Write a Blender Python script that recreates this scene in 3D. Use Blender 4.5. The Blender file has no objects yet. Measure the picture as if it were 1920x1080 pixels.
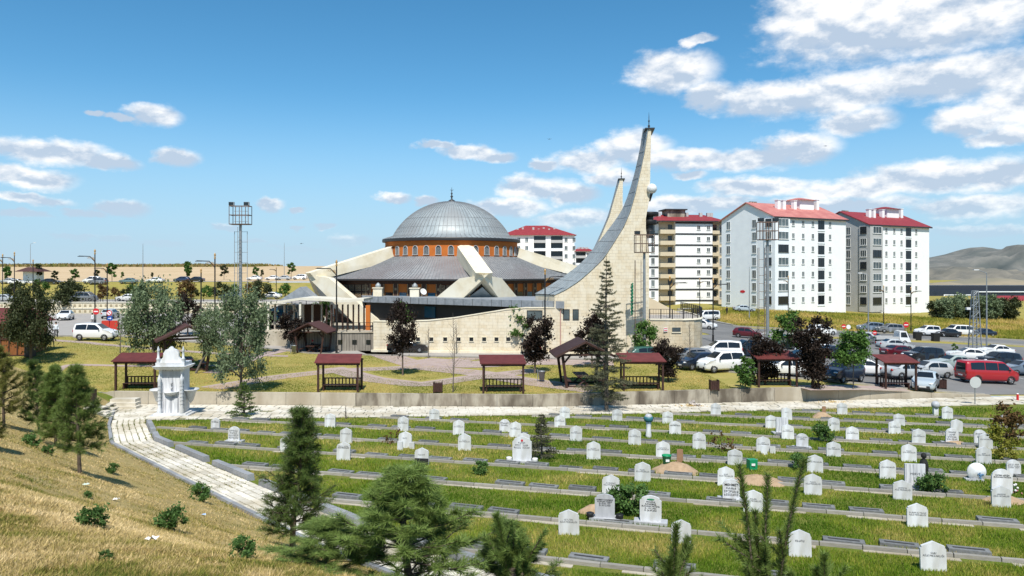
import bpy, math, random
import numpy as np
from mathutils import Vector, Matrix
random.seed(7); RNG = np.random.default_rng(7)
S = bpy.context.scene; C = S.collection; R = math.radians; PI = math.pi
# ------------------------------------------------------------------ camera, sky, sun, exposure
FPX, HOR = 1400.0, 508.0          # focal length and horizon in photo pixels (1920 wide)
CZ = 9.0                          # camera height over the park level
cam = bpy.data.objects.new('camera', bpy.data.cameras.new('camera')); C.objects.link(cam)
cam.data.sensor_width = 36; cam.data.lens = FPX/1920*36
cam.location = (0, 0, CZ); cam.rotation_euler = (PI/2, 0, 0)
cam.data.shift_y = (HOR-540)/1920; cam.data.clip_start = .1; cam.data.clip_end = 20000
S.camera = cam
SUN_AZ, SUN_EL = R(179), R(57)    # azimuth clockwise from +Y (view direction): behind the camera, a little to the right
tosun = Vector((math.sin(SUN_AZ)*math.cos(SUN_EL), math.cos(SUN_AZ)*math.cos(SUN_EL), math.sin(SUN_EL)))
sl = bpy.data.lights.new('sun', 'SUN'); sl.energy = 5.0; sl.angle = R(.53); sl.color = (1, .955, .88)
so = bpy.data.objects.new('sun', sl); C.objects.link(so); so.rotation_euler = tosun.to_track_quat('Z', 'Y').to_euler()
S.view_settings.view_transform = 'Standard'; S.view_settings.look = 'None'; S.view_settings.gamma = 1
S.view_settings.use_curve_mapping = False; S.view_settings.exposure = 0.24
S.cycles.max_bounces = 5; S.cycles.diffuse_bounces = 3; S.cycles.glossy_bounces = 2; S.cycles.transmission_bounces = 3
S.cycles.transparent_max_bounces = 6; S.cycles.caustics_reflective = False; S.cycles.caustics_refractive = False

def build_world():
    w = bpy.data.worlds.new('World'); S.world = w; w.use_nodes = True
    nt = w.node_tree; nt.nodes.clear(); N = nt.nodes.new; L = nt.links.new
    out = N('ShaderNodeOutputWorld'); bg = N('ShaderNodeBackground'); L(bg.outputs[0], out.inputs[0])
    bg.inputs[1].default_value = 1.0
    sky = N('ShaderNodeTexSky'); sky.sky_type = 'NISHITA'; sky.sun_disc = False
    sky.sun_elevation = SUN_EL; sky.sun_rotation = SUN_AZ; sky.air_density = 1.0; sky.dust_density = .12; sky.ozone_density = 3.2; sky.altitude = 1000
    def sock(n, i, v):
        if hasattr(v, 'default_value') or hasattr(v, 'is_linked'): L(v, n.inputs[i])
        else: n.inputs[i].default_value = v
    def M(op, a, b=0.0, c=0.0, clamp=False):
        n = N('ShaderNodeMath'); n.operation = op; n.use_clamp = clamp
        for i, v in enumerate((a, b, c)): sock(n, i, v)
        return n.outputs[0]
    def VM(op, a, b=(0, 0, 0)):
        n = N('ShaderNodeVectorMath'); n.operation = op; sock(n, 0, a); sock(n, 1, b)
        return n.outputs['Value'] if op == 'LENGTH' else n.outputs[0]
    def SS(x, a, b):
        n = N('ShaderNodeMapRange'); n.interpolation_type = 'SMOOTHSTEP'; sock(n, 0, x); n.inputs[1].default_value = a; n.inputs[2].default_value = b
        return n.outputs[0]
    tc = N('ShaderNodeTexCoord'); d = tc.outputs['Generated']
    sp = N('ShaderNodeSeparateXYZ'); L(d, sp.inputs[0])
    az = M('ARCTAN2', sp.outputs[0], sp.outputs[1]); el = M('ARCSINE', sp.outputs[2])
    cb = N('ShaderNodeCombineXYZ'); L(az, cb.inputs[0]); L(el, cb.inputs[1]); ang = cb.outputs[0]
    # angular noise that breaks up the outlines
    def noise(vec, scale, det=6, rough=.55, dim='3D'):
        n = N('ShaderNodeTexNoise'); n.noise_dimensions = dim; L(vec, n.inputs['Vector']); n.inputs['Scale'].default_value = scale
        n.inputs['Detail'].default_value = det; n.inputs['Roughness'].default_value = rough; return n
    st = VM('MULTIPLY', ang, (1.0, 1.7, 1.0))
    n1 = noise(st, 11, 8, .58); n2 = noise(st, 38, 6, .6)
    wob = VM('MULTIPLY', VM('SUBTRACT', n1.outputs['Color'], (.5, .5, .5)), (.040, .026, 0))
    wob2 = VM('MULTIPLY', VM('SUBTRACT', n2.outputs['Color'], (.5, .5, .5)), (.020, .014, 0))
    p = VM('ADD', VM('ADD', ang, wob), wob2)
    CL = [(1650,45,255,78),(1555,20,140,52),(1790,20,200,80),(1255,132,98,40),(1325,178,60,30),(1440,190,120,38),(1580,175,160,46),(1760,150,200,48),(1880,140,110,50),
          (1600,230,88,26),(1820,222,105,34),(1900,200,110,55),(1880,255,80,20),(1500,278,85,32),(1400,300,110,26),(1290,300,110,26),(1190,275,75,34),(1100,300,80,26),(1020,308,32,12),
          (880,280,62,17),(930,292,42,16),(820,271,40,9),(1750,330,190,34),(1860,325,120,34),(1600,350,130,26),(1000,352,75,27),(1070,362,60,24),(1150,330,50,20),(1420,352,130,20),
          (740,372,34,13),(797,378,26,14),(950,388,90,20),(1080,410,80,22),(1290,330,40,10),(1290,385,150,20),(1560,385,190,20),(1830,385,130,26),(1850,430,120,14),
          (288,212,62,24),(222,216,36,8),(178,210,20,7),(90,285,150,28),(200,300,70,18),(332,293,52,20),(60,338,96,24),(20,330,70,22),(225,388,66,20),(160,398,45,9),(60,378,85,11),(45,404,60,9),
          (505,380,34,14),(562,390,16,6),(652,450,48,12),(425,424,26,7),(607,425,22,7),(560,426,14,5),(310,455,46,7),(215,448,42,8),(140,442,50,7),(1310,75,34,12),(480,452,30,5),(560,462,60,5),(1230,440,100,16)]
    def field(pp):
        m = None
        for (u, v, rw, rh) in CL:
            x, z = (u-960)/FPX, (HOR-v)/FPX
            a = math.atan(x); e = math.atan(z*math.cos(a)); k = math.cos(a)**2
            ln = VM('LENGTH', VM('MULTIPLY', VM('SUBTRACT', pp, (a, e, 0)), (FPX/rw/k, FPX/rh/math.cos(a), 0)))
            if m is None: m = ln; continue
            n = N('ShaderNodeMath'); n.operation = 'SMOOTH_MIN'; sock(n, 0, m); sock(n, 1, ln); n.inputs[2].default_value = .14; m = n.outputs[0]
        return m
    m = field(p); mlow = field(VM('SUBTRACT', p, (0, .013, 0)))
    body = M('SUBTRACT', 1.15, m)
    # the same kind of cloud goes on outside the view
    pl = VM('MULTIPLY', d, (1, 1, 1)); zz = M('ADD', M('MAXIMUM', sp.outputs[2], 0.0), .12)
    dv = N('ShaderNodeVectorMath'); dv.operation = 'SCALE'; L(pl, dv.inputs[0]); L(M('DIVIDE', 1.0, zz), dv.inputs['Scale'])
    n3 = noise(dv.outputs[0], 1.1, 8, .55)
    outside = M('MAXIMUM', SS(M('ABSOLUTE', az), .66, .80), SS(el, .36, .46))
    gen = M('SUBTRACT', M('MULTIPLY', M('SUBTRACT', n3.outputs['Fac'], .56), 4.0), M('MULTIPLY', M('SUBTRACT', 1.0, outside), 3.0))
    low = M('SUBTRACT', 0.0, 3.0)
    dens0 = M('MAXIMUM', M('MAXIMUM', body, gen), low)
    fine = M('MULTIPLY', M('SUBTRACT', n2.outputs['Fac'], .5), .55)
    med = M('MULTIPLY', M('SUBTRACT', n1.outputs['Fac'], .5), .65)
    dens1 = M('ADD', M('ADD', dens0, fine), med)
    cov = SS(dens1, .02, .60)
    # sunlit tops, greyer flat bottoms
    n4 = noise(VM('ADD', st, (0, .022, 0)), 11, 8, .58)
    relief = M('MULTIPLY', M('SUBTRACT', n1.outputs['Fac'], n4.outputs['Fac']), 2.6)
    topl = M('MULTIPLY', M('SUBTRACT', m, mlow), .30)
    bright = M('ADD', M('ADD', .775, relief), topl)
    bright = M('MINIMUM', M('MAXIMUM', bright, .54), .95)
    thick = M('MULTIPLY', cov, SS(el, .0, .10))
    cmix = N('ShaderNodeMix'); cmix.data_type = 'RGBA'
    L(M('DIVIDE', M('SUBTRACT', bright, .54), .41, clamp=True), cmix.inputs[0]); cmix.inputs[6].default_value = (.46, .55, .67, 1); cmix.inputs[7].default_value = (.93, .925, .92, 1)
    sk = N('ShaderNodeVectorMath'); sk.operation = 'SCALE'; L(sky.outputs[0], sk.inputs[0]); sk.inputs['Scale'].default_value = .122
    hs = N('ShaderNodeHueSaturation'); L(sk.outputs[0], hs.inputs['Color']); hs.inputs['Saturation'].default_value = 1.26; hs.inputs['Hue'].default_value = .487
    hs.inputs['Value'].default_value = 1.0
    hz = N('ShaderNodeMix'); hz.data_type = 'RGBA'; L(M('MULTIPLY', M('SUBTRACT', 1.0, SS(el, .0, .24)), .85), hz.inputs[0]); L(hs.outputs[0], hz.inputs[6]); hz.inputs[7].default_value = (.33, .51, .69, 1)
    fin = N('ShaderNodeMix'); fin.data_type = 'RGBA'; L(M('MULTIPLY', thick, .92), fin.inputs[0]); L(hz.outputs[2], fin.inputs[6]); L(cmix.outputs[2], fin.inputs[7])
    L(fin.outputs[2], bg.inputs[0])
    w.cycles.sampling_method = 'MANUAL'; w.cycles.sample_map_resolution = 512
build_world()

# ------------------------------------------------------------------ helpers: meshes, things, materials
class MB:
    def __init__(s): s.v = []; s.f = []
    def quad(s, a, b, c, d): n = len(s.v); s.v += [tuple(a), tuple(b), tuple(c), tuple(d)]; s.f.append((n, n+1, n+2, n+3)); return s
    def poly(s, pts): n = len(s.v); s.v += [tuple(p) for p in pts]; s.f.append(tuple(range(n, n+len(pts)))); return s
    def box(s, c, d, rz=0.0, taper=1.0):
        n = len(s.v); cx, cy, cz = c; hx, hy, hz = d[0]/2, d[1]/2, d[2]/2; co, si = math.cos(rz), math.sin(rz)
        for k, (x, y, z) in enumerate([(-hx,-hy,-hz),(hx,-hy,-hz),(hx,hy,-hz),(-hx,hy,-hz),(-hx,-hy,hz),(hx,-hy,hz),(hx,hy,hz),(-hx,hy,hz)]):
            t = taper if k > 3 else 1
            x, y = x*t, y*t; s.v.append((cx+x*co-y*si, cy+x*si+y*co, cz+z))
        for f in ((0,3,2,1),(4,5,6,7),(0,1,5,4),(1,2,6,5),(2,3,7,6),(3,0,4,7)): s.f.append(tuple(n+i for i in f))
        return s
    def b2(s, x0, x1, y0, y1, z0, z1): return s.box(((x0+x1)/2, (y0+y1)/2, (z0+z1)/2), (abs(x1-x0), abs(y1-y0), abs(z1-z0)))
    def hexa(s, P):  # 8 points: bottom ring then top ring
        n = len(s.v); s.v += [tuple(p) for p in P]
        for f in ((0,3,2,1),(4,5,6,7),(0,1,5,4),(1,2,6,5),(2,3,7,6),(3,0,4,7)): s.f.append(tuple(n+i for i in f))
        return s
    def prism(s, pts, off):  # planar polygon swept by the vector off
        n = len(s.v); k = len(pts); o = Vector(off)
        s.v += [tuple(p) for p in pts] + [tuple(Vector(p)+o) for p in pts]
        s.f.append(tuple(range(n+k-1, n-1, -1))); s.f.append(tuple(range(n+k, n+2*k)))
        for i in range(k): j = (i+1) % k; s.f.append((n+i, n+j, n+k+j, n+k+i))
        return s
    def grid(s, P, closed=False):  # P[i][j] points
        n = len(s.v); a = len(P); b = len(P[0])
        for row in P: s.v += [tuple(p) for p in row]
        for i in range(a-1):
            for j in range(b if closed else b-1):
                k = (j+1) % b; s.f.append((n+i*b+j, n+i*b+k, n+(i+1)*b+k, n+(i+1)*b+j))
        return s
    def tube(s, pts, rad, n=8, cap=True):
        pts = [Vector(p) for p in pts]; rad = rad if isinstance(rad, (list, tuple)) else [rad]*len(pts); rows = []
        ref = Vector((.37, .61, .7))
        for i, p in enumerate(pts):
            t = (pts[min(i+1, len(pts)-1)] - pts[max(i-1, 0)])
            t = t.normalized() if t.length > 1e-9 else Vector((0, 0, 1))
            a = t.cross(ref if abs(t.dot(ref)) < .95 else Vector((1, 0, 0))).normalized(); b = t.cross(a)
            rows.append([p + (a*math.cos(2*PI*k/n) + b*math.sin(2*PI*k/n))*rad[i] for k in range(n)])
        m = len(s.v); s.grid(rows, True)
        if cap: s.f.append(tuple(range(m, m+n))); s.f.append(tuple(range(m+(len(pts)-1)*n+n-1, m+(len(pts)-1)*n-1, -1)))
        return s
    def bar(s, a, b, w): return s.tube([a, b], w/2*1.414, 4)
    def lathe(s, prof, n=16, c=(0, 0, 0), a0=0, a1=2*PI):
        full = abs(a1-a0-2*PI) < 1e-6; k = n if full else n+1
        return s.grid([[(c[0]+r*math.cos(a0+(a1-a0)*i/n), c[1]+r*math.sin(a0+(a1-a0)*i/n), c[2]+z) for i in range(k)] for r, z in prof], full)
    def ball(s, c, r, n=10, sz=1.0): return s.lathe([(max(r*math.sin(PI*i/(n//2+1)), .001), -r*sz*math.cos(PI*i/(n//2+1))) for i in range(n//2+2)], n, c)
    def mesh(s, name): m = bpy.data.meshes.new(name); m.from_pydata(s.v, [], s.f); return m
    def build(s, name, mat, parent=None, smooth=False, fix=True):
        m = s.mesh(name)
        if fix and len(s.f) < 4000: recalc(m)
        if smooth: m.shade_smooth()
        return mobj(name, m, mat, parent)
import bmesh
def recalc(m):
    b = bmesh.new(); b.from_mesh(m); bmesh.ops.recalc_face_normals(b, faces=b.faces); b.to_mesh(m); b.free()
def mobj(name, m, mat, parent=None):
    if mat is not None and not m.materials: m.materials.append(mat)
    o = bpy.data.objects.new(name, m); C.objects.link(o); o.parent = parent; return o
def npmesh(name, V, F):
    """V (n,3), F (m,k) numpy -> mesh"""
    m = bpy.data.meshes.new(name); k = F.shape[1]
    m.vertices.add(len(V)); m.vertices.foreach_set('co', V.astype(np.float32).ravel())
    m.loops.add(F.size); m.loops.foreach_set('vertex_index', F.astype(np.int32).ravel())
    m.polygons.add(len(F)); m.polygons.foreach_set('loop_start', np.arange(0, F.size, k, dtype=np.int32))
    try: m.polygons.foreach_set('loop_total', np.full(len(F), k, dtype=np.int32))
    except Exception: pass
    m.update(calc_edges=True); return m
def tag(o, label=None, cat=None, group=None, kind=None):
    if label: o['label'] = label
    if cat: o['category'] = cat
    if group: o['group'] = group
    if kind: o['kind'] = kind
    return o
def thing(name, label, cat, loc=(0, 0, 0), rz=0.0, group=None):
    o = bpy.data.objects.new(name, None); C.objects.link(o); o.empty_display_size = .2
    o.location = loc; o.rotation_euler = (0, 0, rz); return tag(o, label, cat, group)
def struct(o): o['kind'] = 'structure'; return o
def put(src, parent=None, loc=None, rz=None, scale=None):
    c = src.copy(); C.objects.link(c); c.parent = parent
    if loc is not None: c.location = loc
    if rz is not None: c.rotation_euler = (0, 0, rz)
    if scale is not None: c.scale = scale
    return c
def link(name, me, parent=None, loc=(0, 0, 0), rz=0.0, scale=None, mat=None):
    o = bpy.data.objects.new(name, me); C.objects.link(o); o.parent = parent; o.location = loc; o.rotation_euler = (0, 0, rz)
    if scale is not None: o.scale = scale if isinstance(scale, (tuple, list)) else (scale,)*3
    if mat is not None: o.material_slots[0].link = 'OBJECT'; o.material_slots[0].material = mat
    return o

def mat(name, col, rough=.8, col2=None, scale=3.0, bump=0.0, metal=0.0, detail=6, bscale=None, spec=.4, lo=.35, hi=.65, coord='Object', obrand=0.0, trans=0.0, col3=None, s3=.6, mapscale=None, emit=None, alpha=None, coat=0.0):
    m = bpy.data.materials.new(name); m.use_nodes = True; nt = m.node_tree; b = nt.nodes['Principled BSDF']; N = nt.nodes.new; L = nt.links.new
    b.inputs['Roughness'].default_value = rough; b.inputs['Metallic'].default_value = metal
    b.inputs['Specular IOR Level'].default_value = spec; b.inputs['Coat Weight'].default_value = coat; b.inputs['Coat Roughness'].default_value = .05
    b.inputs['Base Color'].default_value = (*col, 1)
    vec = None
    if coord == 'World':
        g = N('ShaderNodeNewGeometry'); vec = g.outputs['Position']
    elif coord: t = N('ShaderNodeTexCoord'); vec = t.outputs[coord]
    if mapscale: mp = N('ShaderNodeMapping'); mp.inputs['Scale'].default_value = mapscale; L(vec, mp.inputs[0]); vec = mp.outputs[0]
    last = None
    if col2:
        n = N('ShaderNodeTexNoise'); n.inputs['Scale'].default_value = scale; n.inputs['Detail'].default_value = detail; n.inputs['Roughness'].default_value = .6
        if vec is not None: L(vec, n.inputs['Vector'])
        r = N('ShaderNodeValToRGB'); r.color_ramp.elements[0].position = lo; r.color_ramp.elements[1].position = hi
        r.color_ramp.elements[0].color = (*col, 1); r.color_ramp.elements[1].color = (*col2, 1)
        L(n.outputs['Fac'], r.inputs[0]); last = r.outputs[0]
        if col3:
            n3 = N('ShaderNodeTexNoise'); n3.inputs['Scale'].default_value = s3; n3.inputs['Detail'].default_value = 5
            if vec is not None: L(vec, n3.inputs['Vector'])
            r3 = N('ShaderNodeMapRange'); r3.inputs[1].default_value = .45; r3.inputs[2].default_value = .66; L(n3.outputs['Fac'], r3.inputs[0])
            mx = N('ShaderNodeMix'); mx.data_type = 'RGBA'; L(r3.outputs[0], mx.inputs[0]); L(last, mx.inputs[6]); mx.inputs[7].default_value = (*col3, 1); last = mx.outputs[2]
    if obrand:
        oi = N('ShaderNodeObjectInfo'); mr = N('ShaderNodeMapRange'); mr.inputs[3].default_value = 1-obrand; mr.inputs[4].default_value = 1+obrand; L(oi.outputs['Random'], mr.inputs[0])
        mu = N('ShaderNodeVectorMath'); mu.operation = 'SCALE'; L(mr.outputs[0], mu.inputs['Scale'])
        if last is not None: L(last, mu.inputs[0])
        else: mu.inputs[0].default_value = col
        last = mu.outputs[0]
    if last is not None: L(last, b.inputs['Base Color'])
    if bump:
        n2 = N('ShaderNodeTexNoise'); n2.inputs['Scale'].default_value = bscale or scale*4; n2.inputs['Detail'].default_value = 5
        if vec is not None: L(vec, n2.inputs['Vector'])
        bp = N('ShaderNodeBump'); bp.inputs['Strength'].default_value = min(bump, 1); bp.inputs['Distance'].default_value = .03*max(bump, 1); L(n2.outputs['Fac'], bp.inputs['Height']); L(bp.outputs[0], b.inputs['Normal'])
    if trans:
        tr = N('ShaderNodeBsdfTranslucent'); mxs = N('ShaderNodeMixShader'); mxs.inputs[0].default_value = trans
        if last is not None: L(last, tr.inputs[0])
        else: tr.inputs[0].default_value = (*col, 1)
        L(b.outputs[0], mxs.inputs[1]); L(tr.outputs[0], mxs.inputs[2]); L(mxs.outputs[0], nt.nodes['Material Output'].inputs[0])
    return m
def mnodes(m): return m.node_tree, m.node_tree.nodes['Principled BSDF'], m.node_tree.nodes.new, m.node_tree.links.new

def stone_mat(name, c1, c2, c3, bw=.75, bh=.42, mort=(.30, .25, .17), msize=.012, axis='XZ'):
    """ashlar cladding: brick cells with their own tone, veined"""
    m = mat(name, c1, .75); nt, b, N, L = mnodes(m)
    t = N('ShaderNodeTexCoord'); sp = N('ShaderNodeSeparateXYZ'); L(t.outputs['Object'], sp.inputs[0]); cb = N('ShaderNodeCombineXYZ')
    L(sp.outputs['XYZ'.index(axis[0])], cb.inputs[0]); L(sp.outputs['XYZ'.index(axis[1])], cb.inputs[1])
    br = N('ShaderNodeTexBrick'); L(cb.outputs[0], br.inputs['Vector']); br.inputs['Scale'].default_value = 1
    br.inputs['Brick Width'].default_value = bw; br.inputs['Row Height'].default_value = bh; br.inputs['Mortar Size'].default_value = msize; br.inputs['Bias'].default_value = -.2
    br.inputs['Color1'].default_value = (*c1, 1); br.inputs['Color2'].default_value = (*c2, 1); br.inputs['Mortar'].default_value = (*mort, 1); br.offset = .5; br.squash = .8; br.squash_frequency = 3
    n = N('ShaderNodeTexNoise'); n.inputs['Scale'].default_value = 1.1; n.inputs['Detail'].default_value = 7; L(t.outputs['Object'], n.inputs['Vector'])
    r = N('ShaderNodeMapRange'); r.inputs[1].default_value = .45; r.inputs[2].default_value = .72; L(n.outputs['Fac'], r.inputs[0])
    mx = N('ShaderNodeMix'); mx.data_type = 'RGBA'; L(r.outputs[0], mx.inputs[0]); L(br.outputs['Color'], mx.inputs[6]); mx.inputs[7].default_value = (*c3, 1)
    mp = N('ShaderNodeMapping'); mp.inputs['Scale'].default_value = (1.6, 1.6, .12); L(t.outputs['Object'], mp.inputs[0]); ns = N('ShaderNodeTexNoise'); ns.inputs['Scale'].default_value = 1.2; ns.inputs['Detail'].default_value = 6; L(mp.outputs[0], ns.inputs['Vector'])
    rs = N('ShaderNodeMapRange'); rs.inputs[1].default_value = .5; rs.inputs[2].default_value = .75; rs.inputs[4].default_value = .45; L(ns.outputs['Fac'], rs.inputs[0])
    m2 = N('ShaderNodeMix'); m2.data_type = 'RGBA'; m2.blend_type = 'MULTIPLY'; L(rs.outputs[0], m2.inputs[0]); L(mx.outputs[2], m2.inputs[6]); m2.inputs[7].default_value = (.72, .66, .56, 1)
    L(m2.outputs[2], b.inputs['Base Color'])
    bp = N('ShaderNodeBump'); bp.inputs['Strength'].default_value = .5; bp.inputs['Distance'].default_value = .02; L(br.outputs['Fac'], bp.inputs['Height']); bp.invert = True; L(bp.outputs[0], b.inputs['Normal'])
    return m

def grass_mat(name, cols, s1=.35, s2=2.2, s3=18):
    """three tones of grass mixed by patches, tussocks and blades"""
    m = mat(name, cols[0], .95, spec=.1); nt, b, N, L = mnodes(m)
    g = N('ShaderNodeNewGeometry'); last = None
    def nz(s, lo, hi, d=5):
        n = N('ShaderNodeTexNoise'); n.inputs['Scale'].default_value = s; n.inputs['Detail'].default_value = d; n.inputs['Roughness'].default_value = .65; L(g.outputs['Position'], n.inputs['Vector'])
        r = N('ShaderNodeMapRange'); r.inputs[1].default_value = lo; r.inputs[2].default_value = hi; L(n.outputs['Fac'], r.inputs[0]); return r.outputs[0]
    def mix(f, a, c):
        x = N('ShaderNodeMix'); x.data_type = 'RGBA'; L(f, x.inputs[0])
        for i, v in ((6, a), (7, c)):
            if isinstance(v, tuple): x.inputs[i].default_value = (*v, 1)
            else: L(v, x.inputs[i])
        return x.outputs[2]
    a = mix(nz(s1, .40, .62), cols[0], cols[1]); c = mix(nz(s2, .42, .66), a, cols[2]); e = mix(nz(s3, .35, .7, 3), c, cols[3])
    L(e, b.inputs['Base Color'])
    n2 = N('ShaderNodeTexNoise'); n2.inputs['Scale'].default_value = s3; n2.inputs['Detail'].default_value = 6; L(g.outputs['Position'], n2.inputs['Vector'])
    bp = N('ShaderNodeBump'); bp.inputs['Strength'].default_value = .8; bp.inputs['Distance'].default_value = .06; L(n2.outputs['Fac'], bp.inputs['Height']); L(bp.outputs[0], b.inputs['Normal'])
    return m
def blade_mat(name):
    m = mat(name, (.1, .2, .03), .8, spec=.15, trans=.3); nt, b, N, L = mnodes(m)
    at_ = N('ShaderNodeAttribute'); at_.attribute_name = 'tone'; L(at_.outputs['Color'], b.inputs['Base Color'])
    for n in nt.nodes:
        if n.type == 'BSDF_TRANSLUCENT': L(at_.outputs['Color'], n.inputs[0])
    return m

M = {}
M['lead'] = mat('lead_sheet', (.23, .265, .275), .5, (.38, .425, .43), 1.6, .15, .2, lo=.3, hi=.7, mapscale=(1, 1, .35), col3=(.27, .285, .285), s3=.25)
M['lead_roof'] = mat('lead_roof', (.20, .20, .205), .6, (.36, .36, .355), 1.3, .15, .15, lo=.3, hi=.72, col3=(.22, .19, .185), s3=.16)
M['lead_seam'] = mat('lead_seam', (.15, .16, .165), .55, (.27, .28, .29), 4)
M['lead_band'] = mat('lead_fascia', (.21, .23, .25), .5, (.30, .32, .34), 2.5)
M['dark_trim'] = mat('dark_trim', (.03, .03, .032), .5)
M['stone'] = stone_mat('travertine_cladding', (.68, .60, .45), (.61, .51, .35), (.70, .64, .51), .62, .34, (.44, .38, .28))
M['stone_yz'] = stone_mat('travertine_cladding_side', (.68, .60, .45), (.61, .51, .35), (.70, .64, .51), .62, .34, (.44, .38, .28), axis='YZ')
M['pale_stone'] = mat('pale_stone_strut', (.74, .67, .51), .75, (.66, .58, .42), 1.4, .15, col3=(.76, .71, .58), s3=.5)
M['orange'] = mat('orange_plaster', (.52, .15, .022), .85, (.45, .12, .02), 1.2, .1)
M['brown'] = mat('brown_timber', (.045, .02, .012), .7, (.075, .035, .02), 5)
M['panel'] = mat('carved_panel', (.23, .17, .10), .7, (.33, .25, .15), 9)
M['glass_dark'] = mat('dark_glass', (.012, .016, .02), .08, spec=.6)
M['glass_blue'] = mat('blue_glass', (.015, .08, .14), .1, spec=.6)
M['lattice'] = mat('window_lattice', (.42, .43, .42), .6)
M['white'] = mat('white_paint', (.72, .72, .70), .6, (.62, .62, .60), 3)
M['cream_metal'] = mat('cream_metal', (.70, .66, .55), .5, (.62, .58, .48), 2)
M['concrete'] = mat('concrete', (.40, .36, .285), .9, (.24, .205, .155), 1.1, .3, col3=(.115, .095, .07), s3=.55, mapscale=(1.3, 1.3, .45), coord='World', lo=.4, hi=.6)
M['concrete_pale'] = mat('pale_concrete', (.48, .43, .34), .9, (.39, .345, .265), 1.4, .3, col3=(.33, .28, .205), s3=.4, mapscale=(1.2, 1.2, .5), coord='World')
M['board_wall'] = mat('weathered_board_concrete', (.33, .30, .25), .9, (.17, .15, .125), 1.5, .3, mapscale=(3, 3, .25))
M['kerb'] = mat('concrete_kerb', (.25, .235, .205), .9, (.33, .31, .27), 4, .3, obrand=.15)
M['grey_kerb'] = mat('grey_granite_kerb', (.21, .22, .235), .85, (.29, .30, .31), 8, .25, obrand=.15)
M['slab'] = mat('dark_grave_stone', (.13, .135, .135), .7, (.20, .205, .20), 7, .15, obrand=.25)
M['slot'] = mat('dark_slot', (.035, .035, .035), .9)
M['paver'] = mat('white_paver', (.70, .66, .57), .9, (.56, .52, .43), 3, .25, obrand=.16, coord='World', col3=(.44, .39, .29), s3=.45)
M['joint'] = mat('paver_joint_earth', (.30, .27, .20), .95, (.20, .20, .10), 2.5, .3, coord='World')
M['marble'] = mat('white_marble', (.66, .68, .70), .5, (.52, .54, .57), 3, mapscale=(1.3, 1.3, .5), lo=.42, hi=.75, obrand=.12, col3=(.50, .50, .48), s3=1.3)
M['marble_vein'] = mat('veined_marble', (.66, .67, .69), .4, (.33, .34, .37), 2.6, mapscale=(3.2, 3.2, .22), lo=.45, hi=.62)
M['marble_grey'] = mat('grey_marble', (.36, .37, .39), .45, (.46, .47, .49), 3, mapscale=(2, 2, .4))
M['ink'] = mat('black_lettering', (.02, .02, .022), .6)
M['ink_soft'] = mat('engraved_lettering', (.10, .105, .115), .7)
M['ink_green'] = mat('green_lettering', (.03, .22, .10), .6)
M['asphalt'] = mat('asphalt', (.15, .148, .143), .9, (.19, .187, .18), .25, .2, coord='World', bscale=30, col3=(.125, .123, .12), s3=.06)
M['asphalt_light'] = mat('light_paving', (.30, .275, .25), .9, (.36, .335, .30), .6, .2, coord='World', bscale=14)
M['pave_pink'] = mat('pink_paving', (.34, .255, .225), .92, (.40, .315, .28), 1.2, .3, coord='World', bscale=9)
M['line'] = mat('road_paint', (.58, .58, .55), .8, (.36, .36, .35), 5, coord='World')
M['wood'] = mat('dark_stained_wood', (.035, .014, .010), .6, (.06, .026, .018), 6, .15)
M['wood_red'] = mat('orange_brown_wood', (.19, .065, .02), .6, (.25, .095, .03), 4, .15, mapscale=(1, 1, .3))
M['roof_red'] = mat('red_metal_roof', (.095, .020, .017), .65, (.135, .030, .025), 2, coord='World', obrand=.15)
M['roof_brown'] = mat('brown_shingle', (.055, .022, .02), .8, (.085, .036, .032), 8, .3)
M['tile_red'] = mat('red_tile_roof', (.21, .022, .028), .6, (.27, .034, .038), 1.5)
M['tile_pink'] = mat('faded_red_roof', (.40, .13, .115), .6, (.50, .20, .165), .5)
M['black_metal'] = mat('black_metal', (.014, .014, .015), .5)
M['grey_metal'] = mat('galvanised_steel', (.25, .27, .28), .45, (.32, .34, .35), 4, metal=.4)
M['rust_metal'] = mat('rusty_steel', (.12, .075, .055), .7, (.17, .11, .085), 6)
M['gold'] = mat('brass_finial', (.45, .27, .10), .4, metal=.4)
M['tyre'] = mat('rubber', (.012, .012, .012), .85)
M['rim'] = mat('wheel_rim', (.42, .43, .44), .35, metal=.7)
M['car_glass'] = mat('car_glass', (.012, .015, .018), .06, spec=.7)
M['lamp_clear'] = mat('headlamp', (.62, .64, .66), .15)
M['lamp_red'] = mat('tail_lamp', (.35, .015, .012), .25)
M['plate'] = mat('number_plate', (.65, .65, .64), .5)
M['bark'] = mat('bark', (.075, .055, .04), .95, (.13, .10, .075), 9, .5)
M['bark_grey'] = mat('grey_bark', (.15, .13, .105), .95, (.09, .075, .06), 7, .5)
M['earth'] = mat('bare_earth', (.42, .30, .19), .95, (.33, .23, .14), 5, .6)
M['wall_white'] = mat('white_render', (.84, .84, .82), .85, (.79, .79, .78), .5)
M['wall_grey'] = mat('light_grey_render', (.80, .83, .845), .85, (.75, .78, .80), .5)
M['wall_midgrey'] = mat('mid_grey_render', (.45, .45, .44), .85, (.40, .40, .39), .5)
M['beige'] = mat('beige_render', (.60, .51, .36), .85, (.55, .46, .32), .6)
M['pane'] = mat('window_pane', (.045, .06, .065), .08, (.10, .125, .13), .7, spec=.6, obrand=.5)
M['blackband'] = mat('black_band', (.035, .038, .042), .6)
M['sign_red'] = mat('sign_red', (.55, .02, .025), .45)
M['sign_white'] = mat('sign_white', (.75, .75, .75), .45)
M['sign_blue'] = mat('sign_blue', (.02, .07, .30), .45)
M['sign_back'] = mat('sign_back_grey', (.52, .53, .53), .5)
M['green_plastic'] = mat('green_plastic', (.01, .24, .10), .4)
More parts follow.
